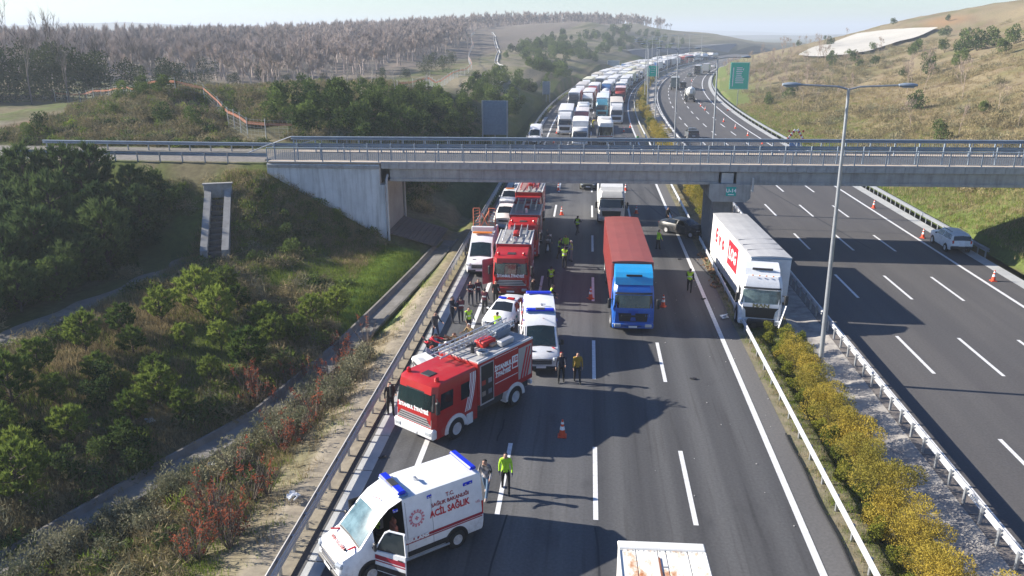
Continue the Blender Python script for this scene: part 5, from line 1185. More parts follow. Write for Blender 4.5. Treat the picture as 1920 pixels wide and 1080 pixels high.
# the rest of the queue, lane by lane round the bend
cols = [(WH, WH, WH, 'white lorry with a white trailer'), (WH, CRM, CRM, 'white lorry with a cream trailer'), (GRY, WH, WH, 'grey-cabbed lorry with a white trailer'), (BLUC, WH, WH, 'blue-cabbed lorry with a white trailer'), (REDC, REDC, (.6, .1, .08), 'red lorry with a red trailer'), (WH, GRY, (.66, .66, .66), 'white lorry with a grey trailer'), (DK, GRY, WH, 'black-cabbed lorry with a grey trailer'), (WH, (.70, .68, .45), (.72, .70, .52), 'white lorry with a pale yellow trailer'), (WH, BLUC, WH, 'white lorry with a blue trailer')]
CARP = {}
rr = random.Random(11); seen = {}
lane_names = ('outermost lane', 'second lane', 'third lane', 'lane beside the median'); nxt = [233, 230, 214, 219]
for k in range(4):
    s = nxt[k]; i = 0
    while s < 540:
        if rr.random() < .30:                         # a car or a van between the lorries
            cc = rr.choice(((.7, .7, .7), (.05, .055, .06), (.3, .31, .33), (.35, .04, .04), (.06, .11, .22), (.78, .78, .77))); cn_ = {(.7, .7, .7): 'silver', (.05, .055, .06): 'black', (.3, .31, .33): 'grey', (.35, .04, .04): 'dark red', (.06, .11, .22): 'blue', (.78, .78, .77): 'white'}[cc]
            kd = rr.choice(('saloon', 'off-road car', 'van')); pr = CARP.get(kd)
            if pr is None:
                pr = thing('queued_car' if kd != 'van' else 'queued_van', '', 'car' if kd != 'van' else 'van'); CARP[kd] = pr
                (car(pr, SEDAN, cc) if kd == 'saloon' else car(pr, SUVS, cc, 'suv') if kd == 'off-road car' else panel_van(pr)); o_ = pr
            else: o_ = copy_tree(pr, None, {'body': cc, 'mirror': cc})
            for c_ in o_.children:
                if c_.name.startswith('body'): c_.color = (*cc, 1)
            o_.location = RC(lane_u(k)+rr.uniform(-.4, .4), s+2.6); o_.rotation_euler = (0, 0, RH(s)); o_['label'] = f"{cn_} {kd} between lorries in the far queue's {lane_names[k]}"; o_['group'] = 'cars queued beyond the bridge'; s += 5.6+rr.uniform(1, 3.5)
        kind = rr.choices(['semi', 'rigid', 'tanker'], [6, 2.6, .8])[0]; c = rr.choices(cols, [5, 5, 4, 2.4, 1.2, 5, 2.6, 1.6, 2.0])[0]
        ln = {'semi': 16.4, 'rigid': 10, 'tanker': 16}[kind]
        q = queue(kind, lane_u(k)+rr.uniform(-.25, .25), s, *c[:3], label=''); lab = f"{c[3]}, {['first','second','third','fourth','fifth','sixth','seventh','eighth','ninth','tenth','eleventh','twelfth','thirteenth','fourteenth','fifteenth','sixteenth','seventeenth','eighteenth','nineteenth','twentieth'][min(i,19)]} in the far queue's {lane_names[k]}"
        if kind == 'tanker': lab = lab.replace('trailer', 'tank')
        if kind == 'rigid': lab = lab.replace('trailer', 'box')
        q['label'] = lab; s += ln+rr.choice((1.5, 2.5, 4, 9)); i += 1
# open carriageway, seen from behind
mx = thing('concrete_mixer', 'white concrete mixer lorry driving away on the open carriageway', 'mixer lorry', RC(23.9, 214), R(180)+RH(214), 'vehicles on the open carriageway')
cab(mx, -4.4, WH, top=2.9, deflector=False); b = MB(); b.lathe([(.25, -1.9), (.9, -1.6), (1.2, -.3), (1.15, 1.0), (.55, 3.2), (.4, 3.4), (0, 3.4)], (0, 0, 0), 'Y', 20); o = b.obj('drum', PAINT, mx, (.74, .76, .74), smooth=50); o.location = (0, .6, 2.35); o.rotation_euler = (R(12), 0, 0)
b = MB(); b.box((0, .6, .95), (1.0, 8, .35)); b.obj('chassis', DARK, mx); b = MB(); b.prism([(3.6, 3.0), (4.3, 3.4), (4.4, 2.2), (3.9, 2.0)], -.4, .4, 'X'); b.obj('chute', PAINT, mx, (.6, .62, .6))
for k in (1.6, 2.95):
    for sx in (-1, 1): wheel(mx, sx*1.0, k, .5, .4, rim=False)
queue('rigid', 20.7, 262, GRY, (.12, .15, .14), (.35, .37, .36), 'dark grey box lorry driving away beside the median of the open carriageway', True, 'driving_lorry')
def drive(name, secs, col, u, s, label, kind): 
    t = simple_car(name, secs, col, RC(u, s), math.pi+RH(s), label, kind, 'vehicles on the open carriageway', wr=.36); return t
pk = drive('driving_pickup', PICK, (.04, .042, .046), 23.2, 264, 'black pickup just ahead of the concrete mixer', 'pickup')
b = MB(); b.box((0, 1.6, 1.5), (1.8, 1.9, .8), ch=.05); b.obj('canopy', PAINT, pk, (.03, .03, .032))
dk = drive('driving_pickup', PICK, (.10, .11, .12), 17.6, 137.5, 'dark pickup next to the median rail just above the bridge', 'pickup')
b = MB(); b.box((0, 1.5, 1.35), (1.7, 1.9, .5), ch=.05); b.obj('covered_load', PAINT, dk, (.05, .055, .06))
drive('driving_car', SEDAN, (.10, .13, .12), 23.4, 330, 'small dark car behind the white coach far along the open carriageway', 'sedan')
t = thing('driving_coach', 'white coach seen from behind far along the open carriageway', 'coach', RC(25.7, 346), math.pi+RH(346), 'vehicles on the open carriageway'); bus(t, 11, WH, (.7, .7, .7), h=3.7)
b = MB(); b.box((0, 5.52, 2.5), (2.1, .04, 1.1), ch=.01); b.obj('rear_screen', GLASS, t)
queue('rigid', 28.0, 368, (.4, .42, .4), (.42, .43, .42), GRY, 'greyish lorry ahead of the far coach on the open carriageway', True, 'driving_lorry')
drive('driving_car', SEDAN, (.6, .6, .6), 26.8, 412, 'pale car in the distance on the open carriageway', 'sedan')
# ------------------------------------------------------------------ lamps, signs, cones
def lamp_proto():
    t = thing('street_lamp', 'tall grey double-armed street lamp standing among the yellow shrubs nearest the camera', 'street lamp', (12.45, 39.4, 0), 0, 'double-armed street lamps in the median')
    b = MB(); b.tube((0, 0, 0), (-.35, 0, 14.9), .13, .065, n=10); b.obj('pole', STEEL, t, smooth=50)
    b = MB(); b.box((0, 0, .12), (.42, .42, .24), ch=.04); b.obj('base', CONC, t)
    for sx in (-1, 1):
        b = MB(); b.path([(-.35, 0, 14.85), (-.35+sx*.5, 0, 14.98), (-.35+sx*2.35, 0, 15.06)], .045, n=7); b.obj('arm', STEEL, t)
        b = MB(); b.lathe([(0, -.42), (.10, -.40), (.17, -.15), (.17, .18), (.09, .42), (0, .44)], (0, 0, 0), 'X', 12)
        b.v = [(x, y, z*.62) for x, y, z in b.v]; o = b.obj('lamp_head', GALV2, t, smooth=50); o.location = (-.35+sx*2.62, 0, 15.06)
        b = MB(); b.box((-.35+sx*2.65, 0, 14.96), (.5, .2, .03), ch=.01); b.obj('lamp_glass', LAMP, o).matrix_parent_inverse = Matrix.Translation(-o.location)
    return t
lp = lamp_proto()
ords = ('second', 'third', 'fourth', 'fifth', 'sixth', 'seventh', 'eighth', 'ninth', 'tenth', 'eleventh', 'twelfth', 'thirteenth')
for k, s in enumerate((79.5, 115, 150, 180, 212, 246, 282, 318, 354, 392, 430, 468)):
    c_ = copy_tree(lp); c_.location = RC(12.45, s); c_.rotation_euler = (0, 0, RH(s)); c_['label'] = f'double-armed street lamp, {ords[k]} along the median from the camera'
def board(name, label, cat, loc, w, h, z0, m, posts=2, rz=0, back=False):
    t = thing(name, label, cat, loc, rz); b = MB(); b.box((0, 0, z0+h/2), (w, .08, h), ch=.02); pl = b.obj('sign_plate', m, t)
    for i in range(posts):
        x = (i-(posts-1)/2)*w*.6; b = MB(); b.box((x, .12, (z0+h*.95)/2), (.14, .14, z0+h*.95)); b.obj('post', STEEL, t)
    return t, pl
def sign_lines(pl, w, h, z0, rows, seed):
    r = random.Random(seed); b = MB()
    for i in range(rows):
        z = z0+h*(.80-.62*i/rows); ln = w*r.uniform(.25, .48); b.box((-w*.12+ln*.3, -.055, z), (ln, .012, h*.035))
    tag(b.obj('text_lines', WHITEMARK, pl), kind='stuff')
    b = MB(); b.box((-w*.34, -.055, z0+h*.46), (w*.05, .012, h*.70)); b.obj('arrow_shaft', WHITEMARK, pl)
    b = MB(); b.prism([(-w*.10+w*.22, z0+h*.74), (w*.0+w*.22, z0+h*.80), (-w*.03+w*.22, z0+h*.70)], -.062, -.05, 'Y'); b.obj('arrow_head', WHITEMARK, pl)
p = RC(33.9, 198)
t, pl = board('road_sign', 'large green motorway sign on posts at the foot of the right-hand hill', 'road sign', (p[0], p[1], .2), 4.35, 6.1, 3.9, GREENSIGN, 1)
sign_lines(pl, 4.35, 6.1, 3.9, 9, 4)
b = MB()
for a, c, d in (((0, 6.95), (4.3, .06), 0), ((0, .15+3.9-.1), (4.3, .06), 0)): pass
b.box((0, -.05, 9.93), (4.2, .012, .06)); b.box((0, -.05, 3.97), (4.2, .012, .06)); b.box((-2.1, -.05, 6.95), (.06, .012, 5.9)); b.box((2.1, -.05, 6.95), (.06, .012, 5.9)); b.obj('border', WHITEMARK, pl)
p = RC(13.6, 190); t, pl = board('road_sign', 'small green motorway sign in the median between the lamp posts', 'road sign', p, 2.3, 2.3, 7.3, GREENSIGN, 2); sign_lines(pl, 2.3, 2.3, 7.3, 3, 6)
BACKM = mat('sign_back', (.22, .30, .38), .5, .35, var=.2)
def sign_back(label, loc, w, h, z0, rz=0):
    t, pl = board('road_sign', label, 'road sign', loc, w, h, z0, BACKM, 1, rz)
    for k in range(7): b = MB(); b.box(((k-3)*w*.145, -.06, z0+h/2), (.05, .05, h*.98)); b.obj('rib', BACKM, pl)
    for sx in (-1, 1): b = MB(); b.box((sx*w*.47, -.12, (z0+h)/2), (.16, .16, z0+h)); b.obj('post', STEEL, t)
    b = MB(); b.box((0, -.1, z0+h*.80), (w, .06, .10)); b.obj('cross_bar', BACKM, pl); b = MB(); b.box((0, -.1, z0+h*.3), (w, .06, .08)); b.obj('cross_bar', BACKM, pl)
    return t
sign_back('grey-blue back of a large road sign standing behind the bridge railing', (-12.6, 110, .1), 3.6, 4.6, 3.6)
sign_back('narrow grey-blue back of a road sign on the grassy bank left of the queue', RC(-12.2, 205), 1.9, 3.2, 1.9)
sign_back('wide pale blue sign far off at the left side of the bend', RC(-13.2, 370), 5.5, 2.9, 1.4, RH(370))
# arrow board and yellow sign on the right shoulder beyond the bridge
ab = thing('arrow_board', 'red and white chevron warning board with yellow cross behind the bridge railing', 'warning board', (30.2, 120, 0))
b = MB(); b.box((0, 0, .45), (1.6, 2.2, .3), ch=.04); b.obj('trailer_bed', DARK, ab); b = MB(); b.box((0, -.2, 1.4), (1.5, .08, 1.7), ch=.02); b.obj('blue_panel', mat('blue_sign', (.03, .16, .42), .5), ab)
b = MB(); b.prism([(-.35, 1.9), (.25, 1.2), (.05, 1.0), (.5, .85), (.45, 1.35), (.3, 1.28), (-.2, 2.0)], -.27, -.25, 'Y'); b.obj('white_arrow', WHITEMARK, ab)
for sx in (-1, 1):
    for k in range(6): b = MB(); b.box((sx*(.22+.16*k), -.2, 3.62-.24*k), (.30, .10, .30), rx=0, ry=sx*.9); b.obj('chevron_block', REDMARK if k % 2 else WHITEMARK, ab)
    b = MB(); b.tube((-.45*sx, -.24, 2.35), (.45*sx, -.24, 3.2), .06, n=6); b.obj('yellow_bar', mat('yellow_paint', (.60, .45, .02), .5), ab)
    b = MB(); b.lathe([(0, -.02), (.17, 0), (.14, .08), (0, .1)], (sx*.98, -.2, 3.5), 'Y', 10); b.obj('warning_lamp', REDLENS, ab)
for sx in (-1, 1): wheel(ab, sx*.85, .2, .33, .2, rim=False)
ys = thing('warning_sign', 'yellow lane sign on a stand right of the chevron board', 'warning sign', (32.0, 120, 0)); b = MB(); b.box((0, 0, 2.0), (1.2, .06, .95), ch=.02); pl = b.obj('sign_plate', MATS['yellow_paint'], ys); b = MB(); b.tube((0, .05, 0), (0, .05, 1.9), .04); b.obj('post', STEEL, ys)
for k in (-.2, 0, .2): b = MB(); b.box((k, -.04, 1.95), (.07, .01, .45)); b.obj('lane_bar', BLACK, pl)
# cones
def cone_proto():
    t = thing('traffic_cone', 'orange traffic cone on the shaded road right of the turned fire engine', 'traffic cone', (-.72, 32.21, .0), 0, 'orange traffic cones')
    b = MB(); b.box((0, 0, .03), (.44, .44, .06), ch=.02); b.obj('base', ORANGE, t); b = MB(); b.lathe([(.17, .05), (.035, .90), (0, .91)], n=14); b.obj('cone', ORANGE, t, smooth=50)
    b = MB(); b.lathe([(.126, .38), (.096, .56)], n=14); b.obj('white_band', WHITEMARK, t, smooth=50); b = MB(); b.lathe([(.078, .68), (.060, .79)], n=14); b.obj('white_band', WHITEMARK, t, smooth=50); return t
cn = cone_proto(); cn.scale = (.93, .93, .93)
CONES = [(.57, 51.74, 'orange cone by the broken line just left of the blue lorry cab'), (5.36, 50.53, 'orange cone just right of the blue lorry cab'), (29.91, 58.49, 'orange cone nearest the camera on the right shoulder in front of the white car'),
 (29.8, 71.2, 'orange cone on the right shoulder line just behind the parked white car'), (29.66, 83.59, 'orange cone on the right shoulder close to the bridge deck'), (-2.26, 77.38, 'orange cone beside the rear fire engine below the bridge'), (-3.05, 90.0, 'orange cone under the bridge deck near the white off-road car'),
 (5.15, 78.79, 'orange cone beside the white lorry behind the container'), (4.6, 90.71, 'orange cone at the deck edge right of the white lorry'), (5.0, 71.5, 'orange cone close against the far end of the red container'),
 (-5.3, 142.45, 'cone at the left line beside the first shoulder lorry'), (-5.3, 129.9, 'cone at the left line seen through the railing'), (-5.6, 156.6, 'cone at the left line next to the second shoulder lorry'), (8.07, 152.6, 'cone by the inner line right of the beige-roofed lorry'), (6.61, 145.9, 'cone in front of the beige-roofed lorry'), (6.41, 132.3, 'cone behind the bridge railing right of the coach'),
 (25.6, 198.88, 'cone on the open carriageway just behind the mixer'), (25.8, 189.2, 'second cone behind the mixer lorry'), (26.6, 176, 'third cone behind the mixer lorry'), (26.9, 164.5, 'fourth cone behind the mixer lorry'), (27.4, 153, 'cone on the open carriageway a few metres before the chevron board bend'), (27.73, 142.1, 'cone on the open carriageway just above the bridge railing'), (28.15, 131.8, 'cone on the open carriageway seen through the bridge railing'), (25.2, 222, 'cone beside the drum of the mixer lorry'), (25.4, 243, 'cone ahead of the mixer lorry'), (25.5, 300, 'far cone between the saloon and the mixer lorry')]
for x, y, lab in CONES:
    c_ = copy_tree(cn); c_.location = RC(x, y) if y > S0 else (x, y, 0); c_.rotation_euler = (0, 0, random.uniform(0, 1.5)); c_['label'] = lab
fc = copy_tree(cn); fc.location = RC(30.6, 188, .2); fc.rotation_euler = (R(90), 0, R(70)); fc['label'] = 'toppled orange cone lying on the far right shoulder'
# debris
dbm = mat('debris_white', (.6, .62, .65), .5)
def junk(name, label, cat, loc, parts):
    b = MB()
    for c, d, ch, rz, rx in parts: b.box(c, d, ch, rz, rx)
    o = b.obj(name, parts and dbm or dbm, None, loc=loc); tag(o, label, cat); return o
o = junk('broken_panel', 'bent pale plastic panel lying by the guardrail in front of the lorry in the median', 'debris', (9.05, 48.6, .02), [((0, 0, .12), (.5, .35, .04), .01, .5, .4), ((.05, .02, .2), (.3, .3, .04), .01, 1.2, -.6)])
for (x, y, lab) in ((8.2, 52.3, 'dark scrap of plastic on the white line in front of the median lorry'), (7.6, 62.2, 'dark scrap on the white line near the crashed car'), (5.9, 39.0, 'small black scrap on the sunny lane below the blue lorry'), (-8.4, 29.6, 'dark plastic strip lying on the slab strip by the left guardrail')):
    b = MB(); b.box((0, 0, .04), (.30, .12, .05), ch=.02, rz=x); b.box((.12, .05, .05), (.12, .2, .04), ch=.01, rz=y); o = b.obj('plastic_scrap', BLACK, None, loc=(x, y, .01)); tag(o, lab, 'debris')
random.seed(5); b = MB()
for k in range(60):
    x = random.choice([random.gauss(8.6, .5), random.gauss(6.5, 2.0), random.uniform(-6, 8)]); y = random.uniform(26, 76); s = random.uniform(.02, .06); b.box((x, y, s*.3+.006), (s, s*random.uniform(.4, 1.4), s*.5), rz=random.uniform(0, 3))
tag(b.obj('road_debris', mat('pale_debris', (.35, .34, .33), .8), None), kind='stuff')
b = MB()
for k in range(120):
    x = random.gauss(9.9, .35); y = random.uniform(55, 64); s = random.uniform(.05, .22); b.box((x, y, s*.3+.02), (s, s*1.3, s*.6), rz=random.uniform(0, 3), rx=random.uniform(-.6, .6))
tag(b.obj('rubble', mat('clods', (.30, .17, .09), .95, var=.4), None), kind='stuff')
# ------------------------------------------------------------------ people
CL = {}
def cloth(c, pat=None):
    k = (c, pat)
    if k not in CL:
        CL[k] = mat('cloth_%d' % len(CL), c, .85, var=.25 if not pat else 0, scale=14 if not pat else 6, col2=pat, detail=4 if not pat else 0)
    return CL[k]
HV = (.46, .80, .03)
def person(label, loc, facing, top=(.02, .022, .03), legs=(.02, .02, .026), vest=None, head=None, hair=(.014, .011, .009), lean=0., crouch=0., stride=None, arms=None, bend=None, pat=None, scale=1., sidearm=(.12, .12), shoes=(.03, .028, .026), band=False, gloves=None):
    """one skinned figure; facing: heading in degrees as for vehicles; arms: forward swing of each upper arm, bend: elbow"""
    def rx(v, a): return Vector((v[0], v[1]*math.cos(a)+v[2]*math.sin(a), -v[1]*math.sin(a)+v[2]*math.cos(a)))
    q_ = random.Random(label); stride = q_.uniform(.05, .45)*q_.choice((-1, 1)) if stride is None else stride
    arms = (q_.uniform(-.25, .7), q_.uniform(-.25, .7)) if arms is None else arms; bend = (q_.uniform(.15, 1.2), q_.uniform(.15, 1.2)) if bend is None else bend; lean = lean+q_.uniform(-.02, .10)
    hz = .93-crouch*.45; V = []; E = []; Rd = []; lab = []
    def add(p, r, par, l):
        V.append(Vector(p)); Rd.append(r); lab.append(l)
        if par is not None: E.append((par, len(V)-1))
        return len(V)-1
    pel = add((0, 0, hz), (.155, .115), None, 'legs'); O = Vector((0, 0, hz))
    def tp(x, y, z): return O+rx((x, y, z), -lean)      # torso space leans forward (towards -Y)
    def T(x, y, z):
        a = lean; return O+Vector((x, y*math.cos(a)-z*math.sin(a), y*math.sin(a)*0+z*math.cos(a)-y*0))
    sp = add(T(0, .0, .20), (.15, .105), pel, 'top'); chst = add(T(0, 0, .42), (.175, .115), sp, 'top'); nk = add(T(0, 0, .57), (.064, .066), chst, 'skin')
    jw = add(T(0, -.022, .635), (.080, .088), nk, 'head'); hd = add(T(0, -.022, .705), (.100, .118), jw, 'head'); ht = add(T(0, -.008, .785), (.088, .105), hd, 'head'); add(T(0, -.150, .690), (.022, .022), hd, 'head')
    for i, sx in enumerate((-1, 1)):
        sh = add(T(sx*.185, 0, .49), (.068, .068), chst, 'top'); a = arms[i]+lean*.9; sd = sidearm[i]
        p0 = T(sx*.205, 0, .48); el = p0+Vector((sx*.29*math.sin(sd), -.28*math.sin(a), -.28*math.cos(a)*math.cos(sd))); e = add(el, (.048, .048), sh, 'top')
        a2 = a+bend[i]; wr_ = el+Vector((sx*.25*math.sin(sd*.4), -.25*math.sin(a2), -.25*math.cos(a2))); w_ = add(wr_, (.036, .036), e, 'top')
        d = (wr_-el).normalized(); pm = add(wr_+d*.07, (.036, .024), w_, 'hand')
        lat = d.cross(Vector((1, 0, 0))); lat = lat.normalized() if lat.length > .1 else Vector((0, 1, 0))
        for j, (off, ln) in enumerate(((-.026, .07), (-.009, .085), (.009, .08), (.026, .06))):
            k = add(wr_+d*.105+lat*off, (.0095, .0095), pm, 'hand'); add(wr_+d*(.105+ln*.9)+lat*off*1.05+Vector((-sx*.018, 0, 0)), (.008, .008), k, 'hand')
        k = add(wr_+d*.05+lat*-.045, (.0105, .0105), w_, 'hand'); add(wr_+d*.085+lat*-.062, (.009, .009), k, 'hand')
    for i, sx in enumerate((-1, 1)):
        f = stride*(1 if i else -1); hp = add((sx*.10, 0, hz-.07), (.098, .10), pel, 'legs'); kz = .50-crouch*.05
        kn = add((sx*(.115+.05*crouch), -f*.26-crouch*.33-.02, kz), (.066, .07), hp, 'legs'); an = add((sx*(.115+.04*crouch), -f*.62+crouch*.02, .10), (.047, .05), kn, 'legs')
        hl = add((sx*.118, -f*.62+.045, .045), (.042, .042), an, 'shoe'); add((sx*.13, -f*.62-.15, .04), (.046, .034), an, 'shoe')
    me = bpy.data.meshes.new('tmp'); me.from_pydata([tuple(v) for v in V], E, [])
    o = bpy.data.objects.new('tmp', me); COL.objects.link(o); md = o.modifiers.new('skin', 'SKIN'); md.use_smooth_shade = True
    sk_ = me.skin_vertices[0].data
    for i, r in enumerate(Rd): sk_[i].radius = r; sk_[i].use_root = (i == 0)
    ss_ = o.modifiers.new('sub', 'SUBSURF'); ss_.levels = 2; ss_.render_levels = 2
    dg = bpy.context.evaluated_depsgraph_get(); bm = bpy.data.meshes.new_from_object(o.evaluated_get(dg)); bpy.data.objects.remove(o); bpy.data.meshes.remove(me)
    skin = MATS['skin']; mats = [skin, cloth(top, pat), cloth(legs), cloth(shoes), cloth(gloves) if gloves else skin]
    bm.name = 'person'; bm.materials.clear()
    for m_ in mats: bm.materials.append(m_)
    K = {'skin': 0, 'head': 0, 'hand': 4, 'top': 1, 'legs': 2, 'shoe': 3}
    N = len(bm.polygons); cen = np.zeros(N*3); bm.polygons.foreach_get('center', cen); cen = cen.reshape(-1, 3)
    seg = [(np.array(V[a]), np.array(V[b_]), lab[b_]) for a, b_ in E]; best = np.full(N, 1e9); idx = np.zeros(N, int); sid = np.zeros(N, int)
    for si, (A, B, l_) in enumerate(seg):
        ab_ = B-A; tt = np.clip(((cen-A)@ab_)/(ab_@ab_+1e-9), 0, 1); dd = np.linalg.norm(cen-(A+tt[:, None]*ab_), axis=1); m_ = dd < best
        best[m_] = dd[m_]; idx[m_] = K[l_]; sid[m_] = si
    cs = [i for i, (a, b_) in enumerate(E) if (a, b_) == (chst, nk)][0]; A_, B_ = np.array(V[chst]), np.array(V[nk]); tn = ((cen-A_)@(B_-A_))/((B_-A_)@(B_-A_)); idx[(sid == cs) & (tn < .86)] = 1
    bm.polygons.foreach_set('material_index', idx.astype(np.int32)); bm.update()
    p_ = link('person', bm, None, None, loc, (0, 0, R(facing))); p_.scale = (scale,)*3; tag(p_, label, 'person')
    if not vest and not band: p_['group'] = 'people on the closed carriageway'
    else: p_['group'] = 'people on the closed carriageway'
    def shell(name, sel, off, m_):
        vmap = {}; vs = []; fs = []
        for f in np.nonzero(sel)[0]:
            q = []
            for vi in bm.polygons[f].vertices:
                if vi not in vmap: v = bm.vertices[vi]; vmap[vi] = len(vs); vs.append(v.co+v.normal*off)
                q.append(vmap[vi])
            fs.append(q)
        if fs:
            b = MB(); b.add(vs, fs); return b.obj(name, m_, p_, smooth=180, fix=False)
    tors = np.array([lab[E[s][1]] == 'top' and E[s][1] in (sp, chst) or (lab[E[s][1]] == 'top' and E[s][0] == chst) for s in sid]) | ((sid == cs) & (tn < .6))
    if vest:
        shell('vest', tors, .016, cloth(vest)); 
        up = cen[:, 2]; hp_ = O.z+.24*math.cos(lean); sel = tors & (np.abs(up-hp_) < .045); shell('reflective_band', sel, .021, cloth((.62, .64, .62)))
    hc = np.array(T(0, -.02, .70)); ax = np.array(T(0, .25, .95))-hc; ax /= np.linalg.norm(ax); hs = np.array([lab[E[s][1]] == 'head' for s in sid])
    hsel = hs & (((cen-hc)@ax) > (.016 if head else .004))
    shell('helmet' if head else 'hair', hsel, .026 if head else .012, cloth(head) if head else cloth(hair))
    fw = np.array(T(0, -.12, .705)); 
    hv = cen[hs]; yl = np.array([(Vector(c_)-O).y+math.sin(lean)*.70 for c_ in hv]); fy = yl.min() if len(yl) else -.12
    for sx in (-1, 1): b = MB(); c_ = T(sx*.034, fy+.016, .715); b.box(c_, (.026, .03, .013), ch=.003); b.obj('eye', BLACK, p_)
    b = MB(); b.prism([(fy+.02, .725), (fy-.020, .682), (fy+.02, .676)], -.012, .012, 'X'); b.v = [tuple(T(*v)) for v in b.v]; b.obj('nose', skin, p_)
    b = MB(); b.box((0, fy+.016, .655), (.045, .02, .010)); b.v = [tuple(T(*v)) for v in b.v]; b.obj('mouth', mat('lips', (.25, .08, .07), .6), p_)
    # hem of the jacket: a band round the hips
    sel = np.isin(sid, [i for i, e in enumerate(E) if e[0] == pel or e[0] == sp and e[1] == chst]); q = cen[sel]
    if len(q):
        q = q[np.abs((q-np.array(O))[:, 2]-.03) < .09]
        if len(q) > 3:
            rxx = np.abs(q[:, 0]).max()+.014; c0 = T(0, 0, -.035); c1 = T(0, 0, .10); ry = np.abs(q[:, 1]-(c0.y+c1.y)/2).max()+.012; b = MB(); m_ = 18
            for c_, f_ in ((c0, .97), (T(0, 0, .03), .96), (c1, .84)): b.v += [(c_.x+rxx*f_*math.cos(t), c_.y+ry*f_*math.sin(t), c_.z) for t in np.linspace(0, 2*math.pi, m_, endpoint=False)]
            b.f += [(k*m_+i, k*m_+(i+1) % m_, (k+1)*m_+(i+1) % m_, (k+1)*m_+i) for k in (0, 1) for i in range(m_)]; b.mi += [0]*2*m_; b.obj('hem', cloth(top, pat), p_, smooth=60)
    return p_
NAVY = (.012, .016, .035); BLK = (.012, .012, .013); GRYC = (.10, .10, .10); JEANS = (.10, .17, .27); KHAKI = (.30, .21, .10)
person('man in bright yellow jacket walking ahead of the open ambulance', (-2.82, 27.53, 0), 8, HV, BLK, None, stride=.5, arms=(-.2, .25), bend=(.3, .3), band=True, gloves=(.02, .03, .08))
person('man in black and white checked shirt and pale jeans beside the yellow jacket', (-3.54, 27.08, 0), -14, (.02, .02, .022), JEANS, None, stride=.55, arms=(.3, -.2), pat=(.50, .47, .47), shoes=(.45, .36, .32), lean=.12)
person('person in dark uniform with a red helmet next to the mustard jacket', (-.97, 37.98, 0), -4, NAVY, BLK, None, head=(.55, .02, .02), arms=(.1, .5), bend=(.4, .9))
person('man in mustard yellow jacket walking right of the red helmet', (-.14, 38.06, 0), 10, (.42, .26, .03), BLK, None, stride=.35, arms=(.2, -.15), bend=(.5, .4))
person('officer in yellow-green vest seen from behind on the inner edge line', (7.45, 53.78, 0), 170, BLK, BLK, HV, stride=.4)
person('officer in yellow-green coat between container and crashed car', (6.17, 65.05, 0), 120, HV, BLK, None, arms=(.2, .6), bend=(.3, 1.0), band=True)
person('person in black standing behind the crashed black car', (7.75, 74.0, 0), 40, BLK, BLK, None)
person('worker in green vest striding across the lane below the bridge', (-.61, 69.52, 0), 150, BLK, NAVY, HV, stride=.7, arms=(.5, -.4))
person('worker in green vest standing with the back turned near the second ambulance', (-2.22, 53.48, 0), 178, BLK, NAVY, HV)
person('worker in green vest at the rear corner of the second ambulance', (-2.02, 49.31, 0), 95, BLK, NAVY, HV, arms=(.4, .2))
person('person in grey jacket holding an arm up beside the fire engines', (-2.92, 63.03, 0), 160, GRYC, BLK, (.16, .17, .14), arms=(.2, 1.9), bend=(.3, .8))
person('worker in green vest, nearest of the group in the shaded lane', (-1.44, 58.86, 0), 175, BLK, BLK, HV, lean=.1)
person('worker in green vest at the left of the group in the shaded lane', (-1.95, 61.5, 0), 100, BLK, BLK, HV, arms=(.5, .5), bend=(.8, .8))
person('worker in green coat at the back of the group in the shaded lane', (-1.45, 62.6, 0), -10, HV, BLK, None, band=True)
person('person in light trousers and yellow vest at the right of the group', (-.95, 60.8, 0), -95, (.35, .36, .36), (.30, .30, .31), (.55, .70, .12), head=(.65, .65, .6))
person('person in black standing by the guardrail beside the turned fire engine', (-8.95, 33.6, 0), 20, BLK, BLK, None)
MAR = (.10, .012, .025)
person('officer in navy with a maroon vest, left one of the pair by the guardrail', (-8.08, 46.3, 0), 60, NAVY, NAVY, None, head=(.012, .016, .03))
person('officer in navy with a maroon vest, right one of the pair by the guardrail', (-7.52, 46.25, 0), -160, NAVY, NAVY, MAR, head=(.012, .016, .03))
person('officer in navy and maroon with folded arms behind the firefighters', (-7.38, 49.6, 0), 12, NAVY, NAVY, MAR, head=(.012, .016, .03), arms=(.5, .5), bend=(1.4, 1.4))
person('second officer close behind the one with folded arms', (-6.95, 50.1, 0), 20, NAVY, NAVY, MAR, head=(.012, .016, .03))
person('person in a green and white patterned vest beside the police car bonnet', (-6.78, 44.5, 0), 30, (.35, .42, .25), BLK, HV, pat=(.06, .08, .05))
person('police officer in yellow vest with back turned at the police car wing', (-4.95, 43.7, 0), 165, BLK, BLK, HV, arms=(.3, .9), bend=(.4, .6))
person('man in a bright red top bending over the guardrail side', (-8.5, 40.6, 0), 75, (.55, .008, .03), BLK, None, lean=.75, arms=(.4, .5), bend=(.3, .3))
person('rescuer in black with white helmet bending beside the man in red', (-7.8, 39.6, 0), 80, BLK, (.30, .30, .30), None, head=(.75, .75, .72), lean=.9, arms=(.6, .5))
person('person in dark jacket crouching behind the ladder engine', (-7.1, 41.4, 0), -60, (.03, .025, .022), BLK, None, lean=.8, crouch=.6, arms=(.7, .7))
person('firefighter in tan coat with white helmet behind the ladder engine', (-6.25, 41.9, 0), -30, KHAKI, KHAKI, None, head=(.75, .75, .72), lean=.25, arms=(.5, .5), bend=(.9, .9))
person('firefighter in tan coat crouching left of the white helmet', (-6.75, 41.3, 0), -50, KHAKI, (.12, .08, .05), None, head=(.12, .05, .03), lean=.6, crouch=.5, arms=(.8, .8))
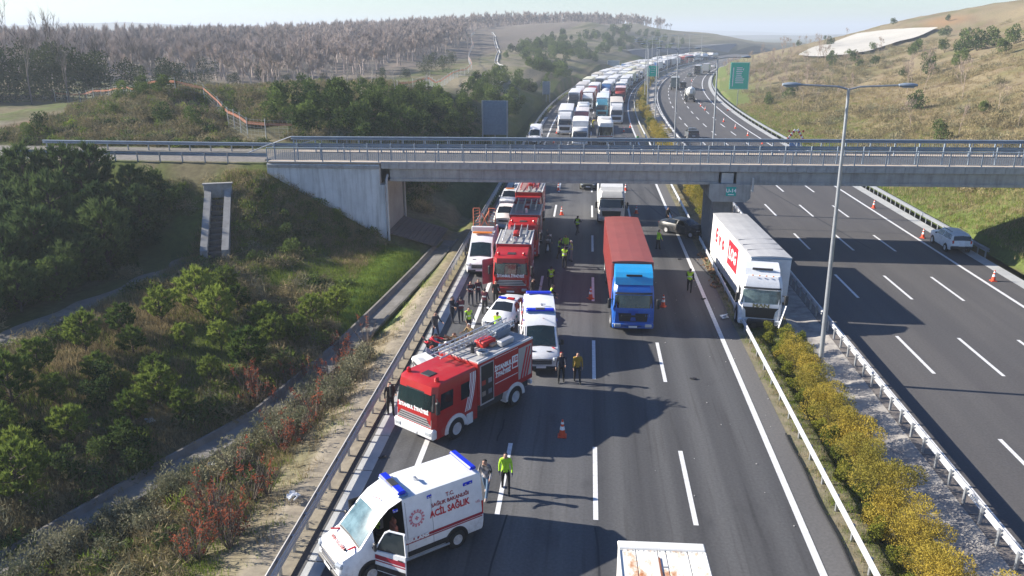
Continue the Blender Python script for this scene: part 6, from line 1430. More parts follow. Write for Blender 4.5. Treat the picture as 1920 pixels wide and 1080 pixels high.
person('dark-clothed man left of the front of the second fire engine', (-6.25, 48.1, 0), 170, NAVY, BLK, MAR)
person('dark-clothed man right behind the police car lights', (-5.75, 49.9, 0), 15, BLK, BLK, None)
person('dark-clothed man between the second fire engine and the second ambulance', (-3.35, 50.6, 0), 60, (.03, .025, .025), BLK, None)
wr = thing('wrecked_car', 'crushed silver car wreck among the rescuers behind the turned fire engine', 'car', (-7.25, 39.2, 0), R(-58)); wr.scale = (1, .86, .86)
WS = [list(q) for q in SEDAN]; WS[3] = section(-.25, .22, .86, (.93, .5), (.86, .90), (.58, 1.12), 1.10); WS[4] = section(.80, .22, .90, (.90, .55), (.92, .86), (.66, 1.22), 1.31); WS[1] = section(-1.85, .25, .80, (.92, .5), (.80, .80), (.66, .92), 1.0); WS[0] = section(-1.95, .34, .6, (.74, .5), (.76, .74), (.6, .84), .88)
car(wr, WS, (.50, .51, .52))
b = MB(); b.box((.2, -1.4, 1.0), (1.1, .7, .05), rx=.5, rz=.2); b.box((-.5, -.9, 1.15), (.5, .4, .04), rx=-.6, rz=-.5); b.obj('buckled_bonnet', PAINT, wr, (.45, .46, .47))
st_ = thing('stretcher', 'orange stretcher lying on the slab strip beside the rescuers', 'stretcher', (-8.35, 38.2, .02), R(12)); b = MB(); b.box((0, 0, .30), (.5, 1.85, .10), ch=.04); b.obj('pad', mat('stretcher_orange', (.55, .16, .04), .6), st_)
for sx in (-1, 1):
    b = MB(); b.tube((sx*.27, -1, .25), (sx*.27, 1, .25), .02, n=6); b.obj('side_rail', ALU, st_)
    for y in (-.7, .7): b = MB(); b.tube((sx*.25, y, 0), (sx*.25, y, .25), .018, n=6); b.obj('leg', ALU, st_)
hs_ = MB(); hs_.path([(-6.4+1.1*t+.35*math.sin(t*5), 36.6+4.4*t+.4*math.cos(t*4), .04) for t in np.linspace(0, 1, 24)], .04, n=5); tag(hs_.obj('fire_hose', mat('hose_red', (.30, .10, .08), .8)), 'dull red hose laid from the turned fire engine towards the police car', 'hose')
for k, (x, y, c) in enumerate(((-7.9, 41.9, (.12, .25, .42)), (-8.45, 41.6, (.42, .06, .04)), (-6.3, 40.2, (.45, .36, .1)))):
    t = thing('rescue_bag', ('blue', 'red', 'yellow')[k]+' rescue bag set down on the road among the rescuers', 'bag', (x, y, 0), k); b = MB(); b.box((0, 0, .16), (.5, .32, .3), ch=.06); b.obj('body', CLOTH, t, c); b = MB(); b.tube((-.15, 0, .3), (0, 0, .42), .015, n=5); b.tube((0, 0, .42), (.15, 0, .3), .015, n=5); b.obj('handle', BLACK, t)
person('rescuer in dark clothes kneeling at the silver wreck', (-7.9, 40.6, 0), -70, (.03, .03, .035), BLK, None, lean=.7, crouch=.7, arms=(.9, .7))
person('rescuer in maroon vest leaning over the silver wreck', (-6.7, 40.5, 0), 60, NAVY, NAVY, MAR, lean=.6, arms=(.7, .8), head=(.012, .016, .03))
person('bareheaded man in grey coat watching by the guardrail', (-8.6, 43.4, 0), 40, (.07, .07, .075), (.05, .06, .09), None)
person('driver in yellow clothes climbing beside a lorry cab in the queue', (.95, 141.5, 1.0), 60, (.50, .45, .05), (.45, .40, .05), None, lean=.2, arms=(1.6, 1.3), bend=(.2, .4))
person('person in a bright green vest seen through the bridge railing', (8.0, 128, 0), 30, (.05, .30, .08), BLK, (.08, .55, .12))
person('man in yellow sitting at the wheel of the open ambulance', tuple(amb1.matrix_basis @ Vector((-.48, -.85, .42))), -50, HV, BLK, None, crouch=.8, arms=(.9, .9))
# ------------------------------------------------------------------ plants
def rv(r): 
    while True:
        v = Vector((r.uniform(-1, 1), r.uniform(-1, 1), r.uniform(-1, 1)))
        if .05 < v.length < 1: return v
def leaf_tri(b, p, d, ln, wd, r):
    s = d.cross(rv(r)); s = s.normalized()*wd if s.length > 1e-4 else Vector((wd, 0, 0)); o = len(b.v)
    b.v += [tuple(p-s), tuple(p+s), tuple(p+d*ln)]; b.f.append((o, o+1, o+2)); b.mi.append(0)
def leaf_quad(b, p, d, ln, wd, r):
    s = d.cross(rv(r)); s = s.normalized()*wd if s.length > 1e-4 else Vector((wd, 0, 0)); o = len(b.v)
    b.v += [tuple(p), tuple(p+d*ln*.5+s), tuple(p+d*ln), tuple(p+d*ln*.5-s)]; b.f.append((o, o+1, o+2, o+3)); b.mi.append(0)
PINE_L = leafmat('pine_needles', (.055, .10, .026), (.28, .34, .065), 1.2, .34)
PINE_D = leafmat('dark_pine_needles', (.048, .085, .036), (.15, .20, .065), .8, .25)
EVER_L = leafmat('evergreen_leaves', (.040, .068, .026), (.15, .20, .055), .9, .22)
YEL_L = leafmat('yellow_broom', (.23, .21, .045), (.46, .345, .062), .8, .34)
YELG_L = leafmat('olive_broom', (.08, .11, .025), (.26, .26, .04), 1.6, .25)
RED_L = leafmat('red_leaves', (.17, .06, .035), (.38, .11, .06), 2.5, .3)
GREY_L = leafmat('grey_green_leaves', (.13, .145, .085), (.30, .28, .18), 1.8, .2)
GRASS_G = leafmat('green_grass', (.09, .14, .025), (.24, .30, .05), .5, .35)
GRASS_D = leafmat('dry_grass_blades', (.20, .155, .075), (.42, .34, .19), .5, .3)
BRAMBLE = leafmat('bramble', (.12, .115, .055), (.36, .29, .165), 1.2, .15)
TWIG = mat('twigs', (.165, .130, .105), .9, col2=(.10, .078, .062), scale=3)
def crown_pts(r, n, rad, h, z0, lob=5):
    """points through an uneven crown: several lobes, denser towards their skins"""
    L = [(Vector((r.gauss(0, .42)*rad, r.gauss(0, .42)*rad, z0+h*r.uniform(.18, .92))), r.uniform(.38, .62)) for _ in range(lob)]
    out = []
    while len(out) < n:
        c, q = r.choice(L); v = rv(r).normalized()*(r.uniform(.35, 1)**.5)
        fz = 1-.55*max(0, (c.z-z0)/h-.35); p = c+Vector((v.x*rad*q*fz*1.25, v.y*rad*q*fz*1.25, v.z*h*q*.55))
        if p.z > z0*.8: out.append((p, v))
    return out
def pine_meshes(seed, m, rad=1., h=1.75, z0=.45, n=620, needle=.24):
    """rounded young pine: whorls of boughs, each tipped with upright tufts of broad needle sprays"""
    r = random.Random(seed); b = MB(); t = MB()
    t.tube((0, 0, -.4), (.04, .02, z0+h*.85), .08, .02, n=7)
    for k in range(30):
        a = k*2.399; q = (k+.5)/30; ph = math.asin(1-1.55*q if q < .98 else -.5); el = math.sin(ph)
        rr_ = rad*math.cos(ph)*r.uniform(.78, 1.08); tip = Vector((math.cos(a)*rr_, math.sin(a)*rr_, z0+h*.5+h*.52*el*r.uniform(.85, 1.1)))
        root = Vector((0, 0, max(.2, tip.z-.35-.3*(1-el)))); t.tube(root, tip, .022, .008, n=4, caps=False)
        for j in range(n//60):
            f = r.uniform(.52, 1.04); p = root.lerp(tip, f)+rv(r)*.16*rad; ax = ((tip-root).normalized()*.55+Vector((0, 0, .75))).normalized()
            for w_ in range(7): dd = (ax*.8+rv(r)*.75).normalized(); leaf_tri(b, p, dd, needle*r.uniform(.7, 1.3), .036, r)
    return b.mesh('crown', m, fix=False), t.mesh('trunk', BARK)
def leafy_meshes(seed, m, rad=1., h=1.8, z0=.1, n=900, leaf=.12, quad=True, lob=6):
    r = random.Random(seed); b = MB()
    for p, v in crown_pts(r, n, rad, h, z0, lob):
        d = (v*.7+rv(r)*.8+Vector((0, 0, .35))).normalized(); (leaf_quad if quad else leaf_tri)(b, p, d, leaf*r.uniform(.7, 1.4), leaf*.33, r)
    t = MB()
    for k in range(5): a = k*1.3; t.tube((0, 0, -.15), (math.cos(a)*rad*.4, math.sin(a)*rad*.4, z0+h*.55), .035, .01, n=5)
    return b.mesh('crown', m, fix=False), t.mesh('stem', BARK)
def bare_meshes(seed, h=9., m=BARKG, depth=5, spread=.5, twig=1., wd=1.):
    """trunk, limbs and fine twigs"""
    r = random.Random(seed); t = MB(); br_ = MB(); tw = MB()
    def grow(p, d, ln, rad, k):
        q = p+d*ln; (t if k == 0 else br_).tube(p, q, rad, rad*.66, n=5 if k < 2 else 3, caps=False)
        if k >= depth:
            for _ in range(int(4*twig)): dd = (d+rv(r)*.8+Vector((0, 0, .25))).normalized(); leaf_tri(tw, p.lerp(q, r.random()), dd, ln*r.uniform(.7, 1.5), .018*wd, r)
            return
        nb = 2 if k < 1 else r.choice((2, 2, 3))
        for j in range(nb):
            dd = (d+rv(r)*spread*(1.0 if j else .45)+Vector((0, 0, .22))).normalized(); grow(q if j == 0 else p.lerp(q, r.uniform(.45, .95)), dd, ln*r.uniform(.66, .86), rad*(.66 if j == 0 else .5), k+1)
    grow(Vector((0, 0, -.3)), Vector((r.uniform(-.05, .05), r.uniform(-.05, .05), 1)).normalized(), h*.28, h*.011*wd, 0)
    o = len(br_.v); br_.v += tw.v; br_.f += [tuple(i+o for i in f) for f in tw.f]; br_.mi += tw.mi
    return br_.mesh('branches', m, fix=False), t.mesh('trunk', m, 60)
def plant(name, label, cat, meshes, loc, s=1., group=None, sz=None, rz=None):
    t = thing(name, label, cat, loc, random.uniform(0, 6.28) if rz is None else rz, group); t.scale = (s, s, s*(sz or random.uniform(.9, 1.12)))
    for me in meshes: link(me.name.split('.')[0], me, t)
    return t
def gz(u, s): return ground_z(u, s)
def rcz(u, s, dz=0.): p = RC(u, s); return (p[0], p[1], gz(u, s)+dz)
random.seed(21)
PINES = [pine_meshes(k, PINE_L, 1.0, 1.75, .45, 900, .25) for k in range(4)]
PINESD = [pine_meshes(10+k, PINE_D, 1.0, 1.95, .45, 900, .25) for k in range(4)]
NEAR = [(-25.1, 42.8, 0.99), (-26.1, 40.4, 0.89), (-26.6, 37.7, 1.06), (-27.2, 34.7, 0.95), (-20.7, 34.1, 1.12), (-21.1, 32.3, 0.86), (-23.2, 35.2, 0.55), (-22.8, 30.2, 0.99), (-22.3, 26.0, 1.35), (-26.7, 31.9, 1.21), (-17.9, 38.6, 1.18), (-16.6, 45.3, 1.04), (-15.7, 47.6, 0.99), (-23.8, 45.0, 1.44), (-23.4, 48.3, 0.94), (-21.6, 43.0, 1.20), (-17.8, 41.9, 0.92), (-19.5, 37.3, 0.68), (-22.1, 36.5, 0.81), (-23.0, 23.6, 0.77), (-25.3, 32.9, 0.76), (-23.8, 28.1, 0.83), (-16.7, 42.6, 0.82), (-19.0, 33.3, 0.71), (-21.8, 46.2, 0.87), (-24.6, 35.4, 0.81), (-20.4, 40.6, .8), (-19.2, 43.8, .9), (-25.5, 29.5, .9), (-24.5, 38.6, .8), (-27.5, 29.5, .9), (-22.4, 40.2, .7), (-20.3, 30.2, .7)]
EMB = [(-44.7, 59.4, 2.54), (-42.0, 60.3, 2.26), (-39.9, 60.7, 2.23), (-44.1, 56.7, 2.47), (-39.5, 54.5, 2.79), (-37.3, 57.2, 2.12), (-39.8, 59.1, 2.20), (-34.4, 55.2, 1.6), (-37.4, 49.5, 2.15), (-33.8, 51.7, 2.0), (-37.5, 46.5, 1.66), (-33.9, 47.1, 1.21), (-33.8, 42.4, 1.32), (-34.4, 40.2, 1.31), (-34.6, 58.0, 1.86), (-34.9, 50.4, 1.69), (-47.3, 59.8, 2.08), (-36.8, 60.9, 1.46), (-41, 51, 2.2), (-43, 53.5, 2.4), (-36.0, 53.5, 1.9), (-40.5, 47.5, 1.9), (-36.3, 43.5, 1.5), (-33.0, 45.0, 1.2), (-38.5, 42, 1.6), (-33.6, 49.0, 1.3), (-34.5, 53.0, 1.4), (-47, 55, 2.3), (-38.8, 57.0, 1.8)]
places = ('below the path', 'beside the ditch', 'at the foot of the scrub bank', 'in the middle of the scrub', 'near the left edge of the picture')
def where(x, y):
    if y < 27: return 'in the lower left corner above the ditch'
    if x > -18.5: return 'close to the ditch below the abutment'
    if x > -21.5: return 'in the middle of the scrub'
    if y > 40: return 'just below the concrete chute'
    return 'at the left edge of the scrub' if x < -25 else 'on the left half of the scrub'
for i, (x, y, r_) in enumerate(NEAR):
    hh = r_*.90; plant('pine_tree', f"{'small' if r_ < .8 else 'bushy' if r_ > 1.1 else 'young'} green pine {where(x, y)}", 'pine tree', PINES[i % 4], (x-.15, y, gz(x, y)), hh, 'young pines on the scrub')
for i, (x, y, r_) in enumerate(EMB):
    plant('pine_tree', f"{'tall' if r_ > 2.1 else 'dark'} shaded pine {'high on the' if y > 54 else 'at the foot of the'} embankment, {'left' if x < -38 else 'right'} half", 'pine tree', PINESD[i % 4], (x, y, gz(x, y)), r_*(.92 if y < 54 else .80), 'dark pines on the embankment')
EVER = [leafy_meshes(30+k, EVER_L, 1.0, 1.9, .05, 1000, .17) for k in range(4)]
THICK = [(-33.6, 92.3), (-31.8, 92.6), (-29.8, 92.5), (-28.2, 93.4), (-27.2, 96.9), (-26.6, 102.2), (-25.2, 105.2), (-24.1, 110.0), (-22.7, 114.2), (-21.8, 121.9), (-20.6, 129.8), (-30.2, 85.5), (-28.8, 86.7), (-27.4, 87.8), (-26.2, 90.0), (-24.8, 91.7), (-23.2, 93.2), (-22.8, 99.7), (-22.1, 106.1), (-20.9, 110.9), (-19.4, 115.8), (-18.5, 125.4), (-29.3, 80.5), (-27.9, 81.3), (-26.5, 82.5), (-25.2, 83.9), (-23.9, 85.3), (-22.7, 87.6), (-21.5, 90.3), (-20.2, 92.7), (-20.0, 101.2), (-19.0, 107.6), (-17.5, 112.0), (-31, 88.5), (-34, 88), (-36, 91), (-25, 98), (-24, 103), (-33, 96.5), (-30, 98), (-28, 106), (-26, 112), (-24.5, 118), (-23, 126), (-21, 137), (-20, 146), (-18.5, 152), (-19.5, 160), (-22, 170), (-20, 178), (-23, 188)]
for i, (x, y) in enumerate(THICK):
    s = random.uniform(1.15, 1.75); plant('evergreen_bush', f"{'large' if s > 1.45 else 'rounded'} evergreen bush on the cutting {'just behind the bridge' if y < 100 else 'beyond the sign back' if y < 140 else 'far along'}", 'bush', EVER[i % 4], (x, y, gz(x, y)-.1), s, 'evergreen bushes on the left cutting')
# left-hand copse: bare trees over evergreens
BARE = [bare_meshes(50+k, 9.5, mat('copse_bark', (.20, .165, .14), .9, var=.3, scale=3), 5, .62, 1.2, 1.0) for k in range(4)]
PALE = mat('pale_bark', (.46, .42, .37), .9, var=.3, scale=3); THIN = [bare_meshes(60+k, 6.5, PALE, 4, .5, 1.2, .8) for k in range(3)]
LT = [(-103.1, 137.1, 1.25), (-95, 120, 1.2), (-90.7, 125.4, 1.25), (-97.4, 140.5, 1.2), (-89.6, 133.5, 1.15), (-93.0, 143.4, 1.1), (-88.2, 140.7, 1.0), (-92.1, 118.9, 1.15), (-100.0, 127.0, 1.2), (-94.5, 153.7, 1.0), (-108, 130, 1.3), (-84, 147, .9), (-99, 115, 1.2), (-86.5, 129, 1.0)]
for i, (x, y, s) in enumerate(LT): plant('bare_tree', f"leafless grey-brown tree {'at the left edge of the picture' if x < -98 else 'in the copse above the dirt track' if y < 132 else 'at the right end of the dark copse'}", 'tree', BARE[i % 4], rcz(x, y), s*1.3, 'bare trees of the left copse')
COPSE_L = leafmat('dark_evergreen_leaves', (.028, .042, .018), (.085, .105, .038), .6, .12)
BIGE = [leafy_meshes(70+k, COPSE_L, 2.2, 4.6, .2, 1500, .26, lob=9) for k in range(3)]
CP = [(-101, 122, 1.05), (-96, 127, 1.0), (-92, 133, .95), (-105, 127, 1.1), (-110, 115, 1.1), (-88, 139, .85), (-96, 113, 1.0), (-91, 113, .9), (-86, 123, .95), (-84.5, 133, .9), (-82, 141, .8), (-80, 150, .75), (-103, 118, 1.1), (-88, 117, .9), (-100, 110, 1.0), (-108, 121, 1.1), (-93, 109, .7), (-97.6, 175.4, .7), (-93.7, 177.5, .85), (-92.6, 185.2, 1.05), (-89.4, 174.4, .75), (-83.4, 195.9, .8), (-77.8, 192.9, .55), (-79.1, 174.1, .7), (-67.5, 196.3, .55), (-46.8, 218.6, .8), (-44.5, 227.1, .85), (-46.8, 200.4, .6), (-105.3, 180.3, .7), (-72, 186, .5), (-62, 190, .5), (-55, 205, .6), (-50, 235, .8), (-48, 250, .8), (-100, 182, .9)]
for i, (x, y, s) in enumerate(CP):
    if y < 128: x, y = x-7, y+15
    plant('evergreen_tree', f"dark evergreen tree {'under the bare copse at the left' if y < 155 else 'in the hollow before the brown wood' if x < -60 else 'beside the cleared strip'}", 'tree', BIGE[i % 3], rcz(x, y, -.2), s*(2.15 if y < 128 else 1.8 if y < 155 else 1.0), 'dark evergreen trees on the left')
for x, y in ((-33.3, 104.3), (-30.9, 102.6), (-29.3, 103.9), (-28.8, 106.7), (-26.3, 110.8), (-36, 103), (-24, 120)): plant('bare_tree', 'thin pale leafless tree on top of the dark cutting', 'tree', THIN[int(-x) % 3], (x, y, gz(x, y)), .85, 'thin pale trees above the cutting')
# median hedge
HED = [leafy_meshes(80+k, YEL_L, .95, 1.45, .1, 5200, .062, False, 11) for k in range(4)]
HEG = [leafy_meshes(90+k, YELG_L, .62, 1.25, .05, 1800, .09, False, 7) for k in range(3)]
ys_ = [22.2, 23.6, 24.9, 26.2, 27.6, 28.9, 30.3, 31.6, 33.0, 34.4, 35.8, 37.2, 39.3, 40.7, 42.0]
for i, y in enumerate(ys_):
    s = 1.0 if y < 39 else .92; s *= random.uniform(.92, 1.1)
    plant('hedge_shrub', f"yellow feathery shrub, number {i+1} of the median hedge counted from the bottom edge" if False else f"yellow feathery median shrub {'at the bottom edge of the picture' if y < 25 else 'in the lower half of the hedge' if y < 31 else 'in front of the lamp post' if y < 37 else 'just behind the lamp post'}", 'shrub', HED[i % 4], (11.8+random.uniform(-.22, .22), y+random.uniform(-.3, .3), 0), s, 'yellow shrubs of the median hedge')
    plant('green_shrub', f"olive shrub at the hedge foot {'near the bottom' if y < 27 else 'halfway along' if y < 35 else 'by the lamp post'}", 'shrub', HEG[i % 3], (10.95+random.uniform(-.12, .12), y+.5, -.05), .66*random.uniform(.7, 1.15), 'olive shrubs below the hedge')
for i, y in enumerate(np.concatenate([np.arange(66, 96, 2.0), np.arange(96, 150, 2.6), np.arange(150, 300, 5.2)])):
    if 70 < y < 73: continue
    s = random.uniform(.95, 1.35); p = RC(11.9+random.uniform(-.3, .3), y)
    plant('hedge_shrub', f"{'golden' if i % 3 else 'olive yellow'} hedge shrub in the median {'near the bridge pier' if y < 78 else 'beyond the bridge' if y < 150 else 'along the bend'}", 'shrub', (HED if i % 3 else HEG)[i % 3], p, s if i % 3 else s*1.3, 'yellow shrubs of the median hedge')
for i, (x, y) in enumerate(((10.9, 44.3), (11.6, 43.4), (12.2, 44.9), (11.2, 45.8), (12.5, 43.6))): plant('green_shrub', 'green weed clump in front of the median lorry', 'shrub', HEG[i % 3], (x, y, -.05), .75, 'weeds under the median lorry')
# red shrubs on the verge
def red_meshes(seed, leafy=1.):
    r = random.Random(seed); b = MB(); t = MB()
    for k in range(24):
        a = r.uniform(0, 6.28); tl = r.uniform(.35, .95); tip = Vector((math.cos(a)*tl, math.sin(a)*tl, r.uniform(.7, 1.9))); t.tube((0, 0, -.1), tip, .018, .008, n=3, caps=False)
        for q in range(3): p = Vector((0, 0, 0)).lerp(tip, r.uniform(.4, .9)); t.tube(p, p+rv(r)*.35+Vector((0, 0, .25)), .008, .004, n=3, caps=False)
        if r.random() < .42*leafy:
            for q in range(22): p = tip.lerp(Vector((0, 0, .2)), r.random()**1.6*.42)+rv(r)*.10; leaf_quad(b, p, (rv(r)+Vector((0, 0, .3))).normalized(), r.uniform(.08, .15), .032, r)
    return b.mesh('red_leaves', RED_L, fix=False), t.mesh('twigs', TWIG, fix=False)
REDS = [red_meshes(100+k, 1.0 if k < 3 else .55) for k in range(5)]
RED = [(-13.3, 40.8), (-13.6, 38.7), (-15.0, 39.1), (-15.6, 38.0), (-15.8, 36.4), (-16.7, 36.0), (-17.5, 36.7), (-14.5, 43.6), (-12.9, 43.8), (-12.7, 33.5), (-12.7, 31.3), (-13.2, 30.5), (-12.4, 26.8), (-12.9, 26.5), (-12.7, 24.3), (-12.9, 23.9), (-13.3, 22.8), (-14.1, 25.6), (-14.4, 28.6), (-13.8, 24.1), (-13.6, 22.5), (-12.4, 23.3), (-13.9, 42.2), (-13.0, 36.4), (-13.6, 34.6), (-14.6, 33.4)]
for i, (x, y) in enumerate(RED): plant('red_shrub', f"twiggy red-leaved shrub on the verge {'near the bottom of the picture' if y < 27 else 'level with the turned fire engine' if y < 35 else 'where the ditch bends'}", 'shrub', REDS[i % 5], (x, y, gz(x, y)-.05), random.uniform(.75, 1.15), 'red-leaved shrubs on the verge')
GREY = [leafy_meshes(110+k, GREY_L, .75, 1.0, .05, 520, .085, False, 6) for k in range(3)]
random.seed(31)
for i in range(80):
    y = random.uniform(21, 41); x = ditch_x(YO(y))+random.uniform(.65, 3.6); x = min(x, -12.0)
    plant('grey_shrub', f"grey-green shrub by the ditch {'near the bottom edge' if y < 27 else 'beside the red shrubs' if y < 34 else 'further up'}", 'shrub', GREY[i % 3], (x, y, gz(x, y)-.05), random.uniform(.7, 1.25), 'grey-green shrubs along the ditch')
# right-hand hill: bare trees and bushes
BARE2 = [bare_meshes(120+k, 6.0, mat('brown_bark', (.40, .31, .24), .9, var=.3, scale=3), 5, .7, 1.3, .9) for k in range(4)]
n_ = 0
while n_ < 150:
    s = random.uniform(95, 400); u = (40+abs(random.gauss(0, 1))*16+(s-95)*.03) if n_ < 90 else 37+abs(random.gauss(0, 1))*9
    if n_ >= 90: s = random.uniform(205, 330); u = 37+abs(random.gauss(0, 1))*7
    if u > 95 or (u < 46 and s < 170): continue
    plant('bare_tree', f"{'tall' if (n_*37) % 3 == 0 else 'low' if (n_*37) % 3 == 1 else 'spreading'} leafless tree {'low on the right hill' if s < 140 else 'near the large green sign' if s < 215 else 'halfway round the bend' if s < 265 else 'far along the bend'}", 'tree', BARE2[n_ % 4], rcz(u, s), (random.uniform(.9, 1.15) if (n_*37) % 3 == 0 else random.uniform(.5, .65) if (n_*37) % 3 == 1 else random.uniform(.7, .85)), 'bare trees on the right-hand hill'); n_ += 1
RB = [(65.1, 253.6, 1.38), (39.2, 186.9, 1.28), (45.4, 196.7, 1.88), (86.4, 224.6, 1.42), (86.8, 213.9, 2.13), (88.3, 207.8, 2.38), (92.9, 211.5, 2.13), (83.5, 178.7, 1.57), (76.8, 203.4, 1.29), (53.1, 136.6, 1.58), (46.0, 109.1, 1.28), (56.4, 120.7, 0.90), (90, 218, 2.0), (95, 205, 2.0), (80, 190, 1.2)]
for i, (u, s, r_) in enumerate(RB): plant('evergreen_bush', f"green bush on the dry slope {'low near the bridge' if s < 140 else 'by the green sign' if u < 50 else 'in the upper green patch'}", 'bush', EVER[i % 4], rcz(u, s, -.1), r_*.95, 'green bushes on the right-hand hill')
# ---- ground cover and the far wood: scattered as stuff
def protos(name, meshes):
    c = bpy.data.collections.new(name)
    for i, me in enumerate(meshes): o = bpy.data.objects.new(f'{name}_{i:02d}', me); c.objects.link(o)
    return c
GN = {}
def scatter(name, pts, coll, smin, smax, n, tilt=.15, seed=1):
    r = np.random.default_rng(seed); N = len(pts); me = bpy.data.meshes.new(name); me.from_pydata([tuple(p) for p in pts], [], [])
    a = me.attributes.new('rot', 'FLOAT_VECTOR', 'POINT'); rot = np.stack([r.normal(0, tilt, N), r.normal(0, tilt, N), r.uniform(0, 6.28, N)], 1); a.data.foreach_set('vector', rot.astype(np.float32).ravel())
    a = me.attributes.new('sc', 'FLOAT', 'POINT'); a.data.foreach_set('value', r.uniform(smin, smax, N).astype(np.float32))
    a = me.attributes.new('pick', 'INT', 'POINT'); a.data.foreach_set('value', r.integers(0, n, N).astype(np.int32))
    o = link(name, me); ng = bpy.data.node_groups.new(name, 'GeometryNodeTree'); ng.interface.new_socket('Geometry', in_out='INPUT', socket_type='NodeSocketGeometry'); ng.interface.new_socket('Geometry', in_out='OUTPUT', socket_type='NodeSocketGeometry')
    nn = ng.nodes; gi = nn.new('NodeGroupInput'); go = nn.new('NodeGroupOutput'); ci = nn.new('GeometryNodeCollectionInfo'); ci.inputs[0].default_value = coll; ci.inputs[1].default_value = True; ci.inputs[2].default_value = True
    ip = nn.new('GeometryNodeInstanceOnPoints'); ip.inputs['Pick Instance'].default_value = True
    def at(nm, ty):
        k = nn.new('GeometryNodeInputNamedAttribute'); k.data_type = ty; k.inputs[0].default_value = nm; return [q for q in k.outputs if q.enabled][0]
    l = ng.links; l.new(gi.outputs[0], ip.inputs['Points']); l.new(ci.outputs[0], ip.inputs['Instance']); l.new(at('pick', 'INT'), ip.inputs['Instance Index']); l.new(at('rot', 'FLOAT_VECTOR'), ip.inputs['Rotation']); l.new(at('sc', 'FLOAT'), ip.inputs['Scale']); l.new(ip.outputs[0], go.inputs[0])
    m = o.modifiers.new('scatter', 'NODES'); m.node_group = ng; return tag(o, kind='stuff')
def tuft(seed, m, n=10, h=.35, w_=.012, sp=.16):
    r = random.Random(seed); b = MB()
    for k in range(n): p = Vector((r.gauss(0, sp), r.gauss(0, sp), 0)); leaf_tri(b, p, (Vector((0, 0, 1))+rv(r)*.55).normalized(), h*r.uniform(.5, 1.2), w_, r)
    return b.mesh('tuft', m, fix=False)
def tangle(seed, m, n=90, rad=.5, h=.55, w_=.016, ln=.28):
    r = random.Random(seed); b = MB()
    for k in range(n): v = rv(r); p = Vector((v.x*rad, v.y*rad, abs(v.z)*h)); leaf_tri(b, p, (rv(r)+Vector((0, 0, .35))).normalized(), ln*r.uniform(.5, 1.3), w_, r)
    return b.mesh('tangle', m, fix=False)
def region(n, fu, fs, cond, zf, seed):
    r = np.random.default_rng(seed); U = fu(r, n); Sx = fs(r, n); k = cond(U, Sx, r); U, Sx = U[k], Sx[k]; Z = zf(U, Sx)
    return [(*RC(a, b)[:2], c-.02) for a, b, c in zip(U, Sx, Z)]
cG = protos('grass_tufts', [tuft(k, GRASS_G, 16, .26, .014, .22) for k in range(4)]); cD = protos('dry_tufts', [tuft(10+k, GRASS_D, 16, .36, .012, .22) for k in range(4)])
cB = protos('brambles', [tangle(20+k, BRAMBLE, 130, .6, .55) for k in range(4)]+[tangle(26, GREY_L, 120, .5, .5), tangle(27, GRASS_G, 150, .55, .45, .02, .2), tangle(28, EVER_L, 170, .6, .5, .04, .18)]); cE = protos('low_bushes', [e[0] for e in EVER])
onland = lambda U, Sx: np.abs(U-ditch_x(YO(Sx))) > 1.0
def notroad(U, Sx): return (U < -10.9) & onland(U, Sx) & ~((U < -26) & (Sx > 64.2) & (Sx < 72.5))
nz = lambda U, Sx, sc, sd: fbm(U, Sx, sc, sd)
scatter('grass', region(17000, lambda r, n: r.uniform(-30, -10.9, n), lambda r, n: r.uniform(19, 64, n), lambda U, Sx, r: notroad(U, Sx) & ((nz(U, Sx, 6, 21) > .44) | ((U > -17.2) & (Sx > 44.5) & (Sx < 62))) & ((U < -12.4) | (r.random(len(U)) < .12)), land_left, 1), cG, .6, 1.3, 4, seed=1)
scatter('dry_grass', region(20000, lambda r, n: r.uniform(-30, -10.6, n), lambda r, n: r.uniform(18, 64, n), lambda U, Sx, r: notroad(U, Sx) & (nz(U, Sx, 6, 21) < .58) & ~((U > -16.8) & (Sx > 44.5)) & ((U < -12.6) | (r.random(len(U)) < .16)), land_left, 2), cD, .6, 1.35, 4, seed=2)
scatter('undergrowth', region(5200, lambda r, n: r.uniform(-50, -12.6, n), lambda r, n: r.uniform(19, 64, n), lambda U, Sx, r: notroad(U, Sx) & (nz(U, Sx, 7, 41) > .50) & ~((U > -16.8) & (Sx > 46) & (Sx < 64)) & (np.abs(U-np.interp(Sx, [24, 40, 50, 58], [-37, -31.7, -30, -29.5])) > 1.3) & ((U < -13.5) | (r.random(len(U)) < .3)), land_left, 3), cB, .6, 1.6, 7, seed=3)
scatter('undergrowth', region(700, lambda r, n: r.uniform(-28, -16.5, n), lambda r, n: r.uniform(54, 64, n), lambda U, Sx, r: (land_left(U, Sx) > .8) & (np.abs(U-np.interp(Sx, [54, 62], [-27.3, -30.0])) > 1.7), land_left, 13), cB, .6, 1.3, 7, seed=13)
scatter('low_bushes', region(300, lambda r, n: r.uniform(-52, -17, n), lambda r, n: r.uniform(26, 63, n), lambda U, Sx, r: notroad(U, Sx) & (nz(U, Sx, 5, 44) > .56) & ~((U > -20) & (Sx > 46)) & (np.abs(U-np.interp(Sx, [24, 40, 50, 58], [-37, -31.7, -30, -29.5])) > 2.0) & (np.abs(U-np.interp(Sx, [54, 62], [-27.3, -30.0])) > 2.6), land_left, 4), cE, .35, .8, 4, seed=4)
scatter('low_bushes', region(260, lambda r, n: r.uniform(-56, -31, n), lambda r, n: r.uniform(38, 62.5, n), lambda U, Sx, r: (np.abs(U-np.interp(Sx, [24, 40, 50, 58], [-37, -31.7, -30, -29.5])) > 2.2) & (U < -32.5), land_left, 14), cE, .6, 1.2, 4, seed=14)
